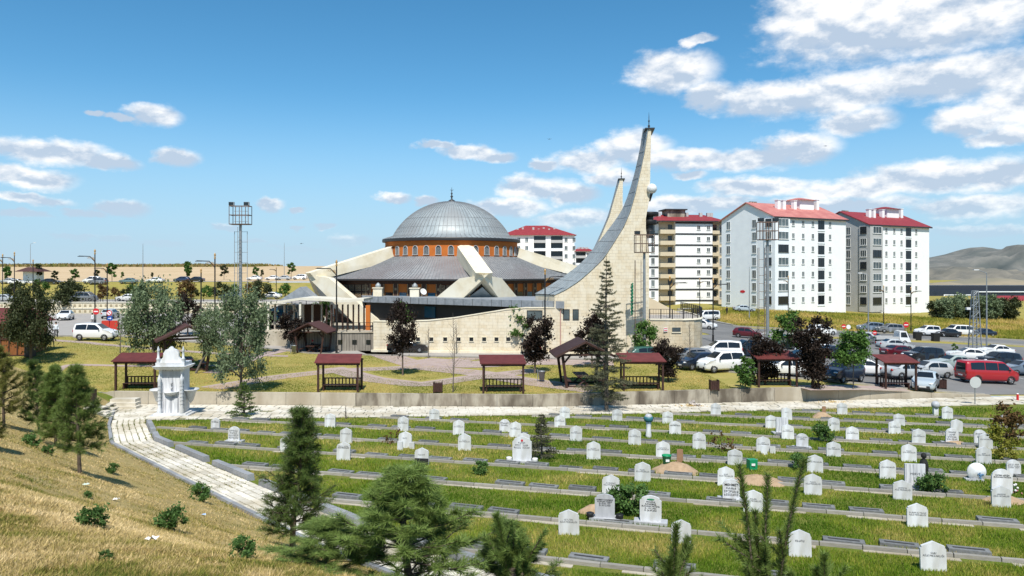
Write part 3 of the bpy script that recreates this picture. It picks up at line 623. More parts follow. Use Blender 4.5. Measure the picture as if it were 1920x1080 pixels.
HS = [  # u, foot v, height px (None .8 m), kind, lines, ink, extra, label
 (404,806,22,'gable',['~5',FAM],'bold',None,'small white headstone nearest to the white marble fountain'),
 (439,830,30,'arch',['~6','~5','~7','~7'],'bold','base','white headstone with bold black writing at the left end, next to the side path'),
 (619,801,None,'gable',[FAM],'soft',None,'white gabled headstone behind the top of the slim pine'),
 (756,808,None,'gable',['~5',FAM],'soft',None,'white gabled headstone directly beyond the one with a foot stone, left of centre'),
 (815,789,None,'gable',['',FAM],'soft',None,'white headstone at the edge of the upper path below the wood sapling stake'),
 (860,815,None,'gable',['~5',FAM],'soft',None,'white headstone right of centre-left, one row beyond the stone with a faint slanting vein'),
 (649,831,None,'gable',[FAM],'soft',None,'white headstone with grey diagonal veins just right of the slim pine top'),
 (644,863,None,'gable',['~11',FAM],'bold',None,'white headstone with two bold black lines right of the slim pine'),
 (537,847,None,'gable',[FAM],'soft',None,'white headstone half hidden behind the slim pine'),
 (760,840,31,'gable',['~4',''],'soft','foot','white headstone with a short white foot stone standing before it'),
 (871,845,None,'gable',['~5',FAM],'soft',None,'white headstone left of the red emblem headstone, third row back'),
 (791,872,None,'gable',['~6'],'soft','plaque','white headstone with a black plaque across its lower half'),
 (778,905,None,'gable',['',''],'soft',None,'white headstone hidden behind the big foreground pine top'),
 (1059,784,None,'gable',['~5',FAM],'soft',None,'white headstone at the upper path left of the tall spruce trunk'),
 (1050,801,None,'gable',['~4',FAM],'soft',None,'white headstone just in front of another, left of the tall spruce trunk'),
 (946,810,None,'arch',['~6','~5'],'bold',None,'white arched headstone with bold writing beside a plain gabled one'),
 (966,820,None,'gable',['~4',FAM],'soft',None,'gabled headstone immediately right of the arched bold-lettered one'),
 (1157,789,None,'gable',['~6',FAM],'soft',None,'white headstone right of the tall spruce trunk at the upper path'),
 (1252,794,None,'gable',['~5',FAM],'soft',None,'white headstone right behind the one beside the turbaned column'),
 (1342,780,None,'gable',['',FAM],'soft',None,'white headstone alone at the upper path under the straw heap by the wall'),
 (1266,814,None,'gable',['~6',FAM],'bold',None,'white headstone with a black top line just right of the turbaned column'),
 (1080,827,None,'gable',['~4',FAM],'soft',None,'white headstone right of the small blue-green spruce, one row beyond'),
 (1190,834,None,'gable',['~5',FAM],'soft',None,'white headstone left of the turbaned column, one row nearer'),
 (1311,842,None,'gable',['~5',FAM],'soft',None,'white headstone with a dark crack right of the fresh grave mound'),
 (982,838,None,'gable',['~5',''],'soft',None,'white headstone peeping out behind the red emblem stone'),
 (979,868,49,'shoulder',['~5','~9','~11'],'bold','pots_flag','white headstone with a red emblem, bold writing and two white pots'),
 (1113,861,None,'gable',['~6',FAM],'soft',None,'white headstone with dark diagonal veins right of the small spruce'),
 (1243,860,None,'gable',['~8',FAM],'soft',None,'white headstone standing behind the green bucket on the grave mound'),
 (1378,872,None,'gable',['',FAM],'soft',None,'white headstone with flourish veins left of the green box'),
 (1205,903,None,'gable',['~5',FAM],'soft',None,'white headstone at the left foot of the fresh grave mound'),
 (1361,911,None,'gable',['~4',FAM],'soft',None,'white headstone behind the plain lettered slab among pine leaders'),
 (1371,940,42,'arch',['MEHMET','~5','~7','~7'],'bold','base','white headstone with bold writing half behind the left pine leader'),
 (1145,930,None,'gable',['KORKMAZ',FAM],'soft',None,'white gabled headstone directly behind the grey lettered one with black pots'),
 (1134,976,50,'shoulder',['AHMET KORKMAZ','RUHCAN PAZICI','D. 03.03.1937','Ö. 30.12.2024'],'bold','pots_dark','grey headstone with bold writing and two black pots'),
 (1220,983,54,'shoulder',['TEVHİDE','KORKMAZ','RUHUNA FATİHA','D. 10.9.1936','Ö. 20.07.2021'],'bold2','base','large white headstone with green heading and five lines of writing'),
 (1067,1003,47,'gable',['GÜLTEN',FAM],'soft',None,'white headstone alone in front of the kerb, left of the two lettered stones'),
 (1277,1020,44,'gable',['',''],'soft',None,'white headstone behind the leftmost thin pine leader'),
 (1412,960,None,'gable',['SALAR',FAM],'soft',None,'white headstone behind the middle pine leader'),
 (1475,787,None,'gable',['~4',''],'soft',None,'white headstone farthest back in the tight cluster of four'),
 (1446,803,None,'gable',['',FAM],'soft',None,'white headstone at the left of the tight cluster of four'),
 (1466,814,31,'slab',['','',''],'soft','base','tall plain marble slab in the middle of the tight cluster'),
 (1477,823,None,'gable',['~5',FAM],'soft',None,'greyish headstone nearest in the tight cluster of four'),
 (1579,777,None,'gable',['',FAM],'soft',None,'white headstone right of the earth mound with a wooden marker'),
 (1563,808,None,'gable',['~5',FAM],'soft',None,'white headstone standing alone below the earth mound with a wooden marker'),
 (1598,827,None,'gable',['~5',FAM],'soft',None,'white headstone two rows below the small earth mound, right of the bush'),
 (1504,842,29,'arch',['~13','~5','~7'],'bold','base','white headstone with four black lines beside a leafy bush'),
 (1431,848,None,'gable',['~4',FAM],'soft','foot','white headstone above the green box with a marble foot post'),
 (1563,856,None,'gable',['~4',FAM],'soft',None,'white headstone in the middle of the right field, in line with the plain slab row'),
 (1528,886,None,'gable',['',FAM],'soft',None,'white headstone crossed by a dark diagonal vein'),
 (1686,798,None,'gable',['',FAM],'soft',None,'white headstone directly behind another, far right field'),
 (1677,813,None,'gable',['~4',FAM],'soft',None,'white headstone with a thin dark line before its twin, far right field'),
 (1776,786,None,'gable',['~4',FAM],'soft',None,'white headstone beside the ball-topped column at the upper path'),
 (1722,834,None,'gable',['~4',FAM],'soft',None,'white headstone left of the lettered grave with rusty earth'),
 (1793,811,None,'gable',['',''],'soft',None,'white headstone behind the four-line lettered stone'),
 (1785,833,30,'arch',['~5','~4','~6','~7'],'bold','base','white headstone with four bold lines before rusty bare earth'),
 (1838,834,28,'arch',['~5','SARI'],'bold',None,'white lettered headstone half hidden behind a plain one near the yellow shrub'),
 (1848,842,None,'gable',['',FAM],'soft',None,'plain headstone left of the yellow shrub, covering a lettered one'),
 (1844,870,None,'gable',['~4',FAM],'soft',None,'white headstone below left of the yellow shrub'),
 (1704,866,None,'gable',['~5',FAM],'soft',None,'white headstone behind the wide plain rectangular slab'),
 (1664,898,None,'gable',['',FAM],'soft',None,'white headstone left of the wide plain rectangular slab'),
 (1715,920,50,'slab',['MERVE',''],'soft','base','wide plain white rectangular slab with grey vertical veins'),
 (1900,895,33,'arch',['~10','~11','~10'],'bold',None,'white headstone with bold lines at the right edge beside flowers'),
 (1878,928,48,'arch',['FATMA ÇETİN','RUHUNA FATİHA'],'bold',None,'white headstone with large bold name at the right edge, behind a plain one'),
 (1877,951,40,'gable',['~7',FAM],'soft',None,'plain headstone in front of the large bold name at the right edge'),
 (1692,937,None,'gable',['~7',FAM],'soft',None,'white headstone in front of the wide plain rectangular slab'),
 (1524,928,None,'gable',['~5',FAM],'soft',None,'white headstone behind the right pine leader'),
 (1720,988,44,'gable',['DURMUŞ YILDIZ',FAM],'soft',None,'large white headstone in the second nearest visible row on the right'),
 (1750,1070,55,'gable',['SARI',FAM],'soft',None,'largest and nearest white headstone at the bottom right'),
 (1500,1044,50,'gable',['~5',''],'soft',None,'white headstone near the bottom behind the thin right pine leader'),
 (1882,800,22,'arch',['',''],'soft',None,'white headstone almost hidden behind the rust-coloured bush'),
]
potm = MB().lathe([(.001, 0), (.11, 0), (.14, .05), (.12, .09), (.14, .14), (.10, .16), (.001, .15)], 12).mesh('flower_pot'); potm.shade_smooth()
def headstone(u, v, hpx, kind, lines, ink, extra, label):
    p = at(u, v); h = hpx*p.y/FPX if hpx else .80; w = {'gable': .82, 'shoulder': .74, 'arch': .74, 'slab': .72}[kind]*h
    if kind == 'gable': w = min(w, .74)
    rz = RA*.55+random.gauss(0, .05); base = .0; h *= 1 if hpx else random.uniform(.9, 1.1)
    t = thing('headstone', label, 'headstone', p, rz, 'headstones of the cemetery')
    if extra in ('base', 'pots_flag', 'pots_dark'):
        base = .10; MB().box((0, .05, base/2-.02), (w*1.55, .45, base+.06)).build('plinth', M['marble_grey'], t)
    st = link('stone', hs_mesh(kind), t, (0, 0, base-.03), 0, (w, .09, h-base+.03)); st.rotation_euler = ((random.gauss(-.02, .035), random.gauss(0, .018), 0) if not extra else (0, 0, 0))
    if extra == 'pots_dark': st.material_slots[0].link = 'OBJECT'; st.material_slots[0].material = M['marble_grey']
    elif lines and kind == 'slab': st.material_slots[0].link = 'OBJECT'; st.material_slots[0].material = M['marble_vein']
    L = [l for l in lines if l]
    if L:
        me = text_mesh(L, 'bold' if ink.startswith('bold') else 'soft'); mw = max(.5, max(abs(vv.co.x) for vv in me.vertices)*2)
        sc = min(w*.84/mw, h*.72/(len(L)*1.0+.2), h*(.19 if ink.startswith('bold') else .12)); zt = base+(h-base)*(.80 if ink.startswith('bold') else .66)
        al = st.rotation_euler.x; zz = zt-base+.03; o = link('inscription', me, t, (st.rotation_euler.y*zz, -.050*math.cos(al)-zz*math.sin(al)-.004, base-.03-.05*math.sin(al)+zz*math.cos(al)), 0, sc); o.rotation_euler = (PI/2+al, 0, 0)
        if not me.materials: me.materials.append(M['ink_soft'])
        o.material_slots[0].link = 'OBJECT'; o.material_slots[0].material = M['ink'] if ink.startswith('bold') else M['ink_soft']
        if ink == 'bold2':
            g = MB().lathe([(.001, -.004), (.10, -.004), (.10, .004), (.001, .004)], 10).build('green_heading', M['ink_green'], t); g.rotation_euler = (PI/2, 0, 0); g.scale = (1.3, .28, 1); g.location = (0, -.05, zt+.05)
    if extra == 'plaque': MB().box((0, -.055, h*.22), (w*.98, .03, h*.36)).build('black_plaque', M['ink'], t)
    if extra == 'foot':
        q = MB().box((-.05, -1.0 if False else -.62, .22), (.30, .08, .5), 0, .93).build('foot_stone', M['marble'], t)
        MB().box((.42, -.18, .16), (.26, .1, .36)).build('foot_stone', M['marble'], t)
    if extra in ('pots_flag', 'pots_dark'):
        for s in (-1, 1):
            pm = M['white'] if extra == 'pots_flag' else M['black_metal']
            m2 = potm if potm.materials else potm
            if not potm.materials: potm.materials.append(M['white'])
            link('flower_pot', potm, t, (s*(w/2+.16), -.04, base), 0, 1.0, pm)
    if extra == 'pots_flag':
        o = MB().lathe([(.001, -.004), (.055, -.004), (.055, .004), (.001, .004)], 12).build('red_emblem', M['sign_red'], t); o.rotation_euler = (PI/2, 0, 0); o.location = (0, -.052, h*.86)
    return t
for e in HS: headstone(*e)
# other grave furniture
p = at(1216, 822); t = thing('turbaned_gravestone', 'white column gravestone topped with a teal turban', 'gravestone', p)
MB().lathe([(.001, 0), (.17, 0), (.16, .15), (.13, .55), (.15, .85), (.17, .92), (.001, .94)], 14).build('column', M['marble'], t, True)
MB().lathe([(.15, .9), (.24, .96), (.26, 1.1), (.24, 1.2), (.001, 1.2)], 14).build('turban', M['teal'], t, True)
MB().lathe([(.20, 1.2), (.19, 1.27), (.12, 1.34), (.001, 1.37)], 14).build('turban_cap', M['marble_grey'], t, True)
p = at(1754, 779); t = thing('ball_gravestone', 'short white column with a round grey stone ball at the upper path', 'gravestone', p)
MB().box((0, 0, .3), (.3, .2, .64)).build('column', M['marble'], t); MB().ball((0, 0, .72), .26, 14).build('ball', M['marble_grey'], t, True)
p = at(1831, 901); t = thing('round_gravestone', 'round bluish white disc gravestone with blue flowers', 'gravestone', p, RA*.5)
o = MB().lathe([(.001, -.05), (.36, -.05), (.38, 0), (.36, .05), (.001, .05)], 24).build('disc', M['marble'], t, True); o.rotation_euler = (PI/2, 0, 0); o.location = (0, 0, .36)
MB().box((-.12, -.02, .03), (.7, .3, .1)).build('plinth', M['marble_grey'], t)
fl = MB()
for k in range(14): fl.ball((.10+random.gauss(0, .06), -.08, .28+random.gauss(0, .06)), .03, 6)
fl.build('blue_flowers', mat('blue_flower', (.10, .22, .38), .7), t)
def mound(u, v, rx, ry, h, label):
    p = at(u, v); n = 28; rows = []
    for i in range(9):
        r = i/8; rows.append([(rx*r*math.cos(a)*(1+.10*math.sin(3*a+u)), ry*r*math.sin(a)*(1+.1*math.cos(2*a+v)), h*(1-r*r)**1.3-.04*r+random.gauss(0, .022)*(1-r)) for a in np.linspace(0, 2*PI, n, endpoint=False)])
    o = MB().grid(rows, True).build('earth_mound', M['earth'], None, True); o.location = p; o.rotation_euler = (0, 0, RA); return tag(o, label, 'mound')
mound(1268, 886, 1.15, .9, .45, 'fresh bare earth grave mound with a green bucket on it'); mound(1425, 905, 1.3, .9, .30, 'low earth grave mound below the green box'); mound(1541, 783, .75, .6, .36, 'small earth mound with a wooden marker near the upper path')
mound(1885, 940, .8, .7, .22, 'earth mound under flowers at the right edge'); mound(1115, 962, .7, .45, .28, 'small straw-covered earth heap left of the grey lettered stone'); mound(1795, 834, 1.1, .4, .18, 'flat rusty earth heap behind the four-line lettered stone')
def bucket(u, v, label, square=False):
    p = at(u, v); p.z += .28 if not square else .05; b = MB()
    if square: b.box((0, 0, .22), (.36, .3, .44), .2, 1.06)
    else: b.lathe([(.001, 0), (.15, 0), (.20, .40), (.215, .41), (.215, .45), (.19, .45), (.14, .06), (.001, .05)], 16)
    o = b.build('green_bucket', M['green_plastic'], None, not square); o.location = p; tag(o, label, 'bucket')
    MB().box((0, -.19, .24), (.16, .02, .10)).build('white_print', M['sign_white'], o)
bucket(1250, 884, 'bright green bucket standing on the earth mound'); bucket(1410, 882, 'green plastic box beside the marble foot post', True)
def marker(u, v, h, w, label):
    p = at(u, v); o = MB().prism([(-w/2, 0, 0), (w/2, 0, 0), (w/2*.95, 0, h), (0, 0, h*1.03), (-w/2*.95, 0, h)], (0, .04, 0)).build('grave_marker', mat('raw_wood', (.33, .19, .11), .8, (.27, .15, .09), 5)); o.location = p; tag(o, label, 'grave marker')
marker(1275, 868, .62, .30, 'grey-brown wooden marker board behind the fresh earth mound'); marker(1545, 776, .5, .26, 'brown wooden marker board on the small earth mound')
p = at(1732, 905); o = MB().lathe([(.001, 0), (.20, 0), (.16, .35), (.18, .7), (.13, .92), (.05, 1.0), (.11, 1.06), (.10, 1.18), (.001, 1.24)], 10).build('wrapped_shrub', mat('black_cover', (.012, .013, .012), .8), None, True); o.location = p; tag(o, 'slim black wrapped shrub behind the wide plain slab', 'shrub')
for (u, v, n, lab) in ((1890, 925, 40, 'bunch of white and pink flowers on the grave at the right edge'), (1300, 770, 0, '')):
    if not n: continue
    p = at(u, v); t = thing('flower_bunch', lab, 'flowers', p)
    for nm, c in (('white_flowers', (.75, .73, .72)), ('pink_flowers', (.55, .20, .25)), ('leaves', (.05, .11, .04))):
        b = MB()
        for k in range(n//2): b.ball((random.gauss(0, .22), random.gauss(0, .1), abs(random.gauss(.15, .1))), .045, 6)
        b.build(nm, mat(nm, c, .8), t)

# ------------------------------------------------------------------ low concrete wall between cemetery and park
wl = [(-31.8, float(wallY(-31.8)))]+[p for p in WALL if -30 < p[0] < 39]; lw = thing('low_wall', 'long low stained concrete wall between the graves and the park', 'wall')
dens = []
for (ax, ay), (bx, by) in zip(wl[:-1], wl[1:]):
    n = max(1, round(math.hypot(bx-ax, by-ay)/2.6))
    for i in range(n): dens.append(((ax+(bx-ax)*i/n, ay+(by-ay)*i/n), (ax+(bx-ax)*(i+1)/n, ay+(by-ay)*(i+1)/n)))
for i, ((ax, ay), (bx, by)) in enumerate(dens):
    d = Vector((bx-ax, by-ay)).normalized(); nx, ny = -d.y, d.x; g = .012
    ax2, ay2, bx2, by2 = ax+d.x*g, ay+d.y*g, bx-d.x*g, by-d.y*g; za, zb = float(g_near(ax, ay))-.3, float(g_near(bx, by))-.3
    ta, tb = float(g_park(ax, ay+.4))+.06, float(g_park(bx, by+.4))+.06
    if i == 0: ta -= .25
    MB().hexa([(ax2, ay2-.02, za), (bx2, by2-.02, zb), (bx2+nx*.3, by2+ny*.3, zb), (ax2+nx*.3, ay2+ny*.3, za), (ax2, ay2-.02, ta), (bx2, by2-.02, tb), (bx2+nx*.3, by2+ny*.3, tb), (ax2+nx*.3, ay2+ny*.3, ta)]).build('wall_panel', M['concrete'] if 7 < i < 20 else M['concrete_pale'], lw)
p = at(228, 770)
st = thing('stone_steps', 'three pale stone steps at the left end of the low wall', 'steps', (p.x-.2, p.y+.6, p.z))
for k in range(3): MB().box((-.1*k, .35*k, .12+.2*k), (2.2-.2*k, .8, .24)).build('step', M['paver'], st)
heap = MB()
for k in range(60): a = random.random()*6.28; r = random.random()**.5; heap.bar((1.3*r*math.cos(a), .25*r*math.sin(a), .02), (1.3*r*math.cos(a)+random.gauss(0, .25), .25*r*math.sin(a)+random.gauss(0, .1), .05+.2*(1-r)+random.random()*.08), .02)
for (u, v, lab) in ((1292, 764, 'heap of straw at the foot of the low wall beside a rag bundle'), (1560, 757, 'thin scatter of straw at the foot of the low wall on the right')):
    m_ = heap.mesh('straw_heap'); m_.materials.append(mat('straw', (.52, .36, .13), .9)); o = link('straw_heap', m_, None, at(u, v)); tag(o, lab, 'straw heap')
b = MB()
for k in range(9): b.ball((random.gauss(0, .18), random.gauss(0, .1), .12+abs(random.gauss(0, .1))), random.uniform(.09, .17), 7)
o = b.build('rag_bundle', mat('rags', (.62, .56, .50), .9, (.12, .10, .09), 6), None, True); o.location = at(1303, 763); tag(o, 'bundle of pale and dark rags against the low wall', 'rags')

# ------------------------------------------------------------------ grass blades
def blades(name, X, Y, Zf, h, w, tone, lean, mt, label, cat):
    n = len(X); Z = Zf(X, Y); a = RNG.random(n)*2*PI; hh = h*(.55+.9*RNG.random(n)); ww = w*(.7+.6*RNG.random(n))
    dx, dy = np.cos(a)*ww/2, np.sin(a)*ww/2; la = RNG.random(n)*2*PI; ll = lean*hh*RNG.random(n)
    V = np.empty((n, 3, 3)); V[:, 0] = np.c_[X-dx, Y-dy, Z-.01]; V[:, 1] = np.c_[X+dx, Y+dy, Z-.01]; V[:, 2] = np.c_[X+np.cos(la)*ll, Y+np.sin(la)*ll, Z+hh]
    me = npmesh(name, V.reshape(-1, 3), np.arange(3*n).reshape(-1, 3))
    ca = me.color_attributes.new('tone', 'FLOAT_COLOR', 'POINT'); col = np.repeat(np.c_[tone, np.ones(n)], 3, axis=0); ca.data.foreach_set('color', col.ravel().astype(np.float32))
    o = mobj(name, me, mt); return tag(o, label, cat, kind='stuff')
def vnoise(x, y, s, seed=0):
    """smooth value noise in numpy"""
    r = np.random.default_rng(seed).random((64, 64)); x = x*s+100; y = y*s+100; xi = np.floor(x).astype(int); yi = np.floor(y).astype(int); fx = x-xi; fy = y-yi; fx = fx*fx*(3-2*fx); fy = fy*fy*(3-2*fy)
    q = lambda i, j: r[(xi+i) % 64, (yi+j) % 64]
    return (q(0, 0)*(1-fx)+q(1, 0)*fx)*(1-fy)+(q(0, 1)*(1-fx)+q(1, 1)*fx)*fy
def fbm(x, y, s, seed=0): return .55*vnoise(x, y, s, seed)+.3*vnoise(x, y, s*2.3, seed+1)+.15*vnoise(x, y, s*5.1, seed+2)
def tones(f, stops):
    xs = [s[0] for s in stops]; return np.stack([np.interp(f, xs, [s[1][k] for s in stops]) for k in range(3)], -1)
def cem_grass():
    n = 520000; Y = 15/(1-RNG.random(n)*(1-15/54)); X = (RNG.random(n)*1.5-.75)*Y
    ok = (toe_dist(X, Y) < -PW-.4) & (Y < ledgeY(X)-.1+.5*(fbm(X, Y, .8, 9)-.5)); r = (Y+RK*X)
    for Y0 in ROWS: ok &= ~((r > Y0-.55*(.6+.5*fbm(X, Y, 1.1, 3))) & (r < Y0+.13))
    X, Y = X[ok], Y[ok]; f = (fbm(X, Y, .40, 5)-.5)*.95+.46+.26*(RNG.random(len(X))-.5)+.06*sstep(-X, -5, 18)
    T = tones(f, [(.28, (.075, .15, .010)), (.45, (.165, .26, .018)), (.56, (.26, .295, .035)), (.68, (.44, .38, .10)), (.8, (.56, .44, .16))])*(.8+.4*RNG.random(len(X)))[:, None]
    hgt = .066*(.5+1.0*fbm(X, Y, .7, 8))*(1+Y/60)
    blades('cemetery_grass', X, Y, g_near, hgt, .022*(Y/20), T, .8, M['blade'], 'short green grass with yellow patches between the grave rows', 'grass')
cem_grass()
def hill_grass():
    n = 620000; Y = 5/(1-RNG.random(n)*(1-5/56)); X = (RNG.random(n)*.95-.74)*Y; t = toe_dist(X, Y); ok = (t > .15) & (t < 30) & (g_near(X, Y) < 7.0)
    ok &= ~((fbm(X, Y, 1.7, 77) > .60) & (RNG.random(n) < .75))
    X, Y, t = X[ok], Y[ok], t[ok]; f = fbm(X, Y, .55, 15)*.42+fbm(X, Y, 2.6, 19)*.42+.26*RNG.random(len(X))-.05-.15*(1-sstep(t, .2, 1.4))-.10*sstep(fbm(X, Y, 1.2, 91), .58, .68)-.06*sstep(Y, 30, 45)+.03
    T = tones(f, [(.25, (.08, .12, .018)), (.36, (.22, .21, .04)), (.43, (.34, .27, .085)), (.55, (.52, .395, .175)), (.68, (.66, .51, .26)), (.8, (.76, .61, .35))])*(.6+.85*RNG.random(len(X)))[:, None]
    hgt = .034*(.4+1.2*fbm(X, Y, 1.6, 18))*(1+1.2*(1-sstep(t, .2, 1.0)))
    blades('slope_grass', X, Y, g_near, hgt, .013*np.maximum(1, Y/13), T, 2.1, M['blade'], 'dry straw-coloured grass on the near slope', 'grass')
hill_grass()
def park_grass():
    n = 260000; Y = 54/(1-RNG.random(n)*(1-54/84)); X = (RNG.random(n)*1.4-.72)*Y; ok = (Y > wallY(X)+.4) & (X < 17+0*Y) & (Y < np.interp(X, [-60, -30, -10, 14], [85.3, 82.9, 78, 74])) ; X, Y = X[ok], Y[ok]
    f = (fbm(X, Y, .28, 25)-.5)*1.25+.5+.2*(RNG.random(len(X))-.5); keep = np.ones(len(X), bool)
    for o in [o for o in bpy.data.objects if o.name.startswith('park_path')]:
        co = np.array([v.co[:2] for v in o.data.vertices])
        for c in co[::3]: keep &= (np.hypot(X-c[0], Y-c[1]) > .6)
    X, Y, f = X[keep], Y[keep], f[keep]
    T = tones(f, [(.30, (.14, .175, .022)), (.44, (.24, .245, .04)), (.54, (.40, .34, .09)), (.66, (.55, .42, .15))])*(.8+.4*RNG.random(len(X)))[:, None]
    blades('park_grass', X, Y, g_park, .055, .05, T, 1.3, M['blade'], 'patchy green and yellow lawn of the park behind the low wall', 'grass')
park_grass()
def bank_grass():
    n = 90000; Y = 122+RNG.random(n)*46; X = (RNG.random(n)*.5+.24)*Y; ok = (Y > np.interp(X, [39, 50, 66, 90, 150], [133, 131, 132, 129, 122])+.6) & (X > np.interp(Y, [120, 150, 190], [40, 39.5, 37.5])); X, Y = X[ok], Y[ok]
    f = fbm(X, Y, .16, 35)*.75+.25*RNG.random(len(X))
    T = tones(f, [(.3, (.19, .22, .03)), (.45, (.32, .31, .05)), (.55, (.46, .37, .09)), (.7, (.60, .44, .16))])*(.75+.5*RNG.random(len(X)))[:, None]
    blades('bank_grass', X, Y, g_park, .40, .12, T, .9, M['blade'], 'tall wild yellow-green grass on the bank before the apartment blocks', 'grass')
bank_grass()

def ridge_scrub():
    n = 5000; X = -300+RNG.random(n)*170; Y = 375+RNG.random(n)*50; T = tones(RNG.random(n)*.5+.5*fbm(X, Y, .08, 44), [(.3, (.16, .17, .04)), (.6, (.30, .24, .09)), (.8, (.36, .25, .13))])
    blades('ridge_scrub', X, Y, g_park, 1.3*(.4+fbm(X, Y, .05, 45)), 1.6, T, .8, M['blade'], 'low scrub along the ridge of the stubble field at the left', 'scrub')
ridge_scrub()

def joint_weeds():
    n = 60000; s = RNG.random(n); k = (s*(len(sp0)-1)).astype(int); f = RNG.random(n); X = sp0[k, 0]*(1-f)+sp1[k, 0]*f+RNG.normal(0, .05, n); Y = sp0[k, 1]*(1-f)+sp1[k, 1]*f+RNG.normal(0, .05, n)
    j = np.abs((f*6) % 1-.0); onj = (np.minimum(j, 1-j) < .10) | (f < .03) | (f > .95); ok = onj & (fbm(X, Y, .9, 61) > .53); X, Y = X[ok], Y[ok]
    T = tones(RNG.random(len(X)), [(0, (.10, .15, .02)), (.6, (.22, .22, .05)), (1, (.40, .32, .12))])
    blades('joint_weeds', X, Y, lambda x, y: g_near(x, y)+.05, .05, .02*np.maximum(1, Y/20), T, 1.0, M['blade'], 'small weeds growing in the joints of the white side path', 'weeds')
joint_weeds()
# ------------------------------------------------------------------ mosque
MX, MY = -9.04, 112.0
mq = thing('mosque', 'mosque with a grey lead dome, orange drum and pale stone struts', 'mosque', (MX, MY, 0))
def pol(th, r, z): a = R(th); return Vector((r*math.sin(a), -r*math.cos(a), z))
LEG = [-57+72*k for k in range(5)]
# dome
prof = [(10.25, 13.62), (9.6, 13.85), (9.0, 14.02), (8.72, 14.15)]
RR = (8.72**2+5.25**2)/(2*5.25)
prof += [(max(.02, RR*math.sin(a)), 14.15+5.25-RR+RR*math.cos(a)) for a in np.linspace(math.asin(8.72/RR), 0, 16)[1:]]
dome = MB().lathe(prof, 96).build('dome', M['lead'], mq, True, fix=False)
sm = MB(); pr = prof[:-2]
sm.grid([[(r*1.0, -.035, z), (r+.035, -.03, z+.05), (r+.035, .03, z+.05), (r*1.0, .035, z)] for r, z in pr]); smm = sm.mesh('seam'); smm.materials.append(M['lead_seam'])
for k in range(88):
    o = link('seam', smm, dome, (0, 0, 0), 2*PI*k/88)
    if k % 2: o.scale = (1, .7, 1)
for z, r in ((16.6, None), (15.3, None)):
    r = math.sqrt(RR*RR-(z-(14.15+5.25-RR))**2)
    MB().lathe([(r+.01, z-.03), (r+.03, z), (r-.02, z+.03)], 88).build('horizontal_seam', M['lead_seam'], dome, fix=False)
MB().lathe([(10.25, 13.6), (10.3, 13.5), (10.28, 13.22), (9.8, 13.18)], 80).build('drum_cornice', M['dark_trim'], mq, fix=False)
fin = MB().lathe([(.55, 19.3), (.5, 19.55), (.12, 19.75), (.1, 20.0), (.22, 20.15), (.1, 20.3), (.08, 20.5), (.16, 20.62), (.06, 20.75), (.05, 21.0), (.01, 21.6)], 12).build('finial', M['dark_trim'], mq, True)
cr = MB().tube([(.28*math.cos(a), 0, 21.35+.28*math.sin(a)) for a in np.linspace(-2.6, .0-.5+.0, 10)], .03, 5).build('crescent', M['dark_trim'], fin)
drum = MB().lathe([(9.84, 10.3), (9.84, 13.3)], 80).build('drum', M['orange'], mq, True, fix=False)
# drum windows
arch = [(-.34, 0), (.34, 0), (.34, .75)]+[(.34*math.cos(a), .75+.42*math.sin(a)) for a in np.linspace(.3, PI-.3, 7)]+[(-.34, .75)]
wm = MB().prism([(x, -.03, z) for x, z in arch], (0, .1, 0)).mesh('arched_window'); wm.materials.append(M['glass_dark'])
lm = MB()
for i in range(-2, 3): lm.bar((i*.13-.0, -.05, .02), (i*.13, -.05, .98-.18*abs(i)**1.2*.5), .022)
for j in range(6): lm.bar((-.32, -.05, .12+.15*j), (.32, -.05, .12+.15*j), .022)
lmm = lm.mesh('lattice'); lmm.materials.append(M['lattice'])
fr = MB(); big = [(x*1.22, z*1.07-.02) for x, z in arch]
n = len(arch)
for i in range(1, n): j = (i+1) % n; fr.hexa([(arch[i][0], -.08, arch[i][1]), (big[i][0], -.08, big[i][1]), (big[i][0], .05, big[i][1]), (arch[i][0], .05, arch[i][1]), (arch[j][0], -.08, arch[j][1]), (big[j][0], -.08, big[j][1]), (big[j][0], .05, big[j][1]), (arch[j][0], .05, arch[j][1])])
fr.box((0, -.06, -.06), (.9, .2, .09)); frm = fr.mesh('window_surround'); frm.materials.append(M['lattice'])
for k in range(36):
    th = 4+10*k; p = pol(th, 9.86, 11.3); o = link('window', wm, drum, p, R(th)); link('lattice', lmm, o); link('window_surround', frm, o)
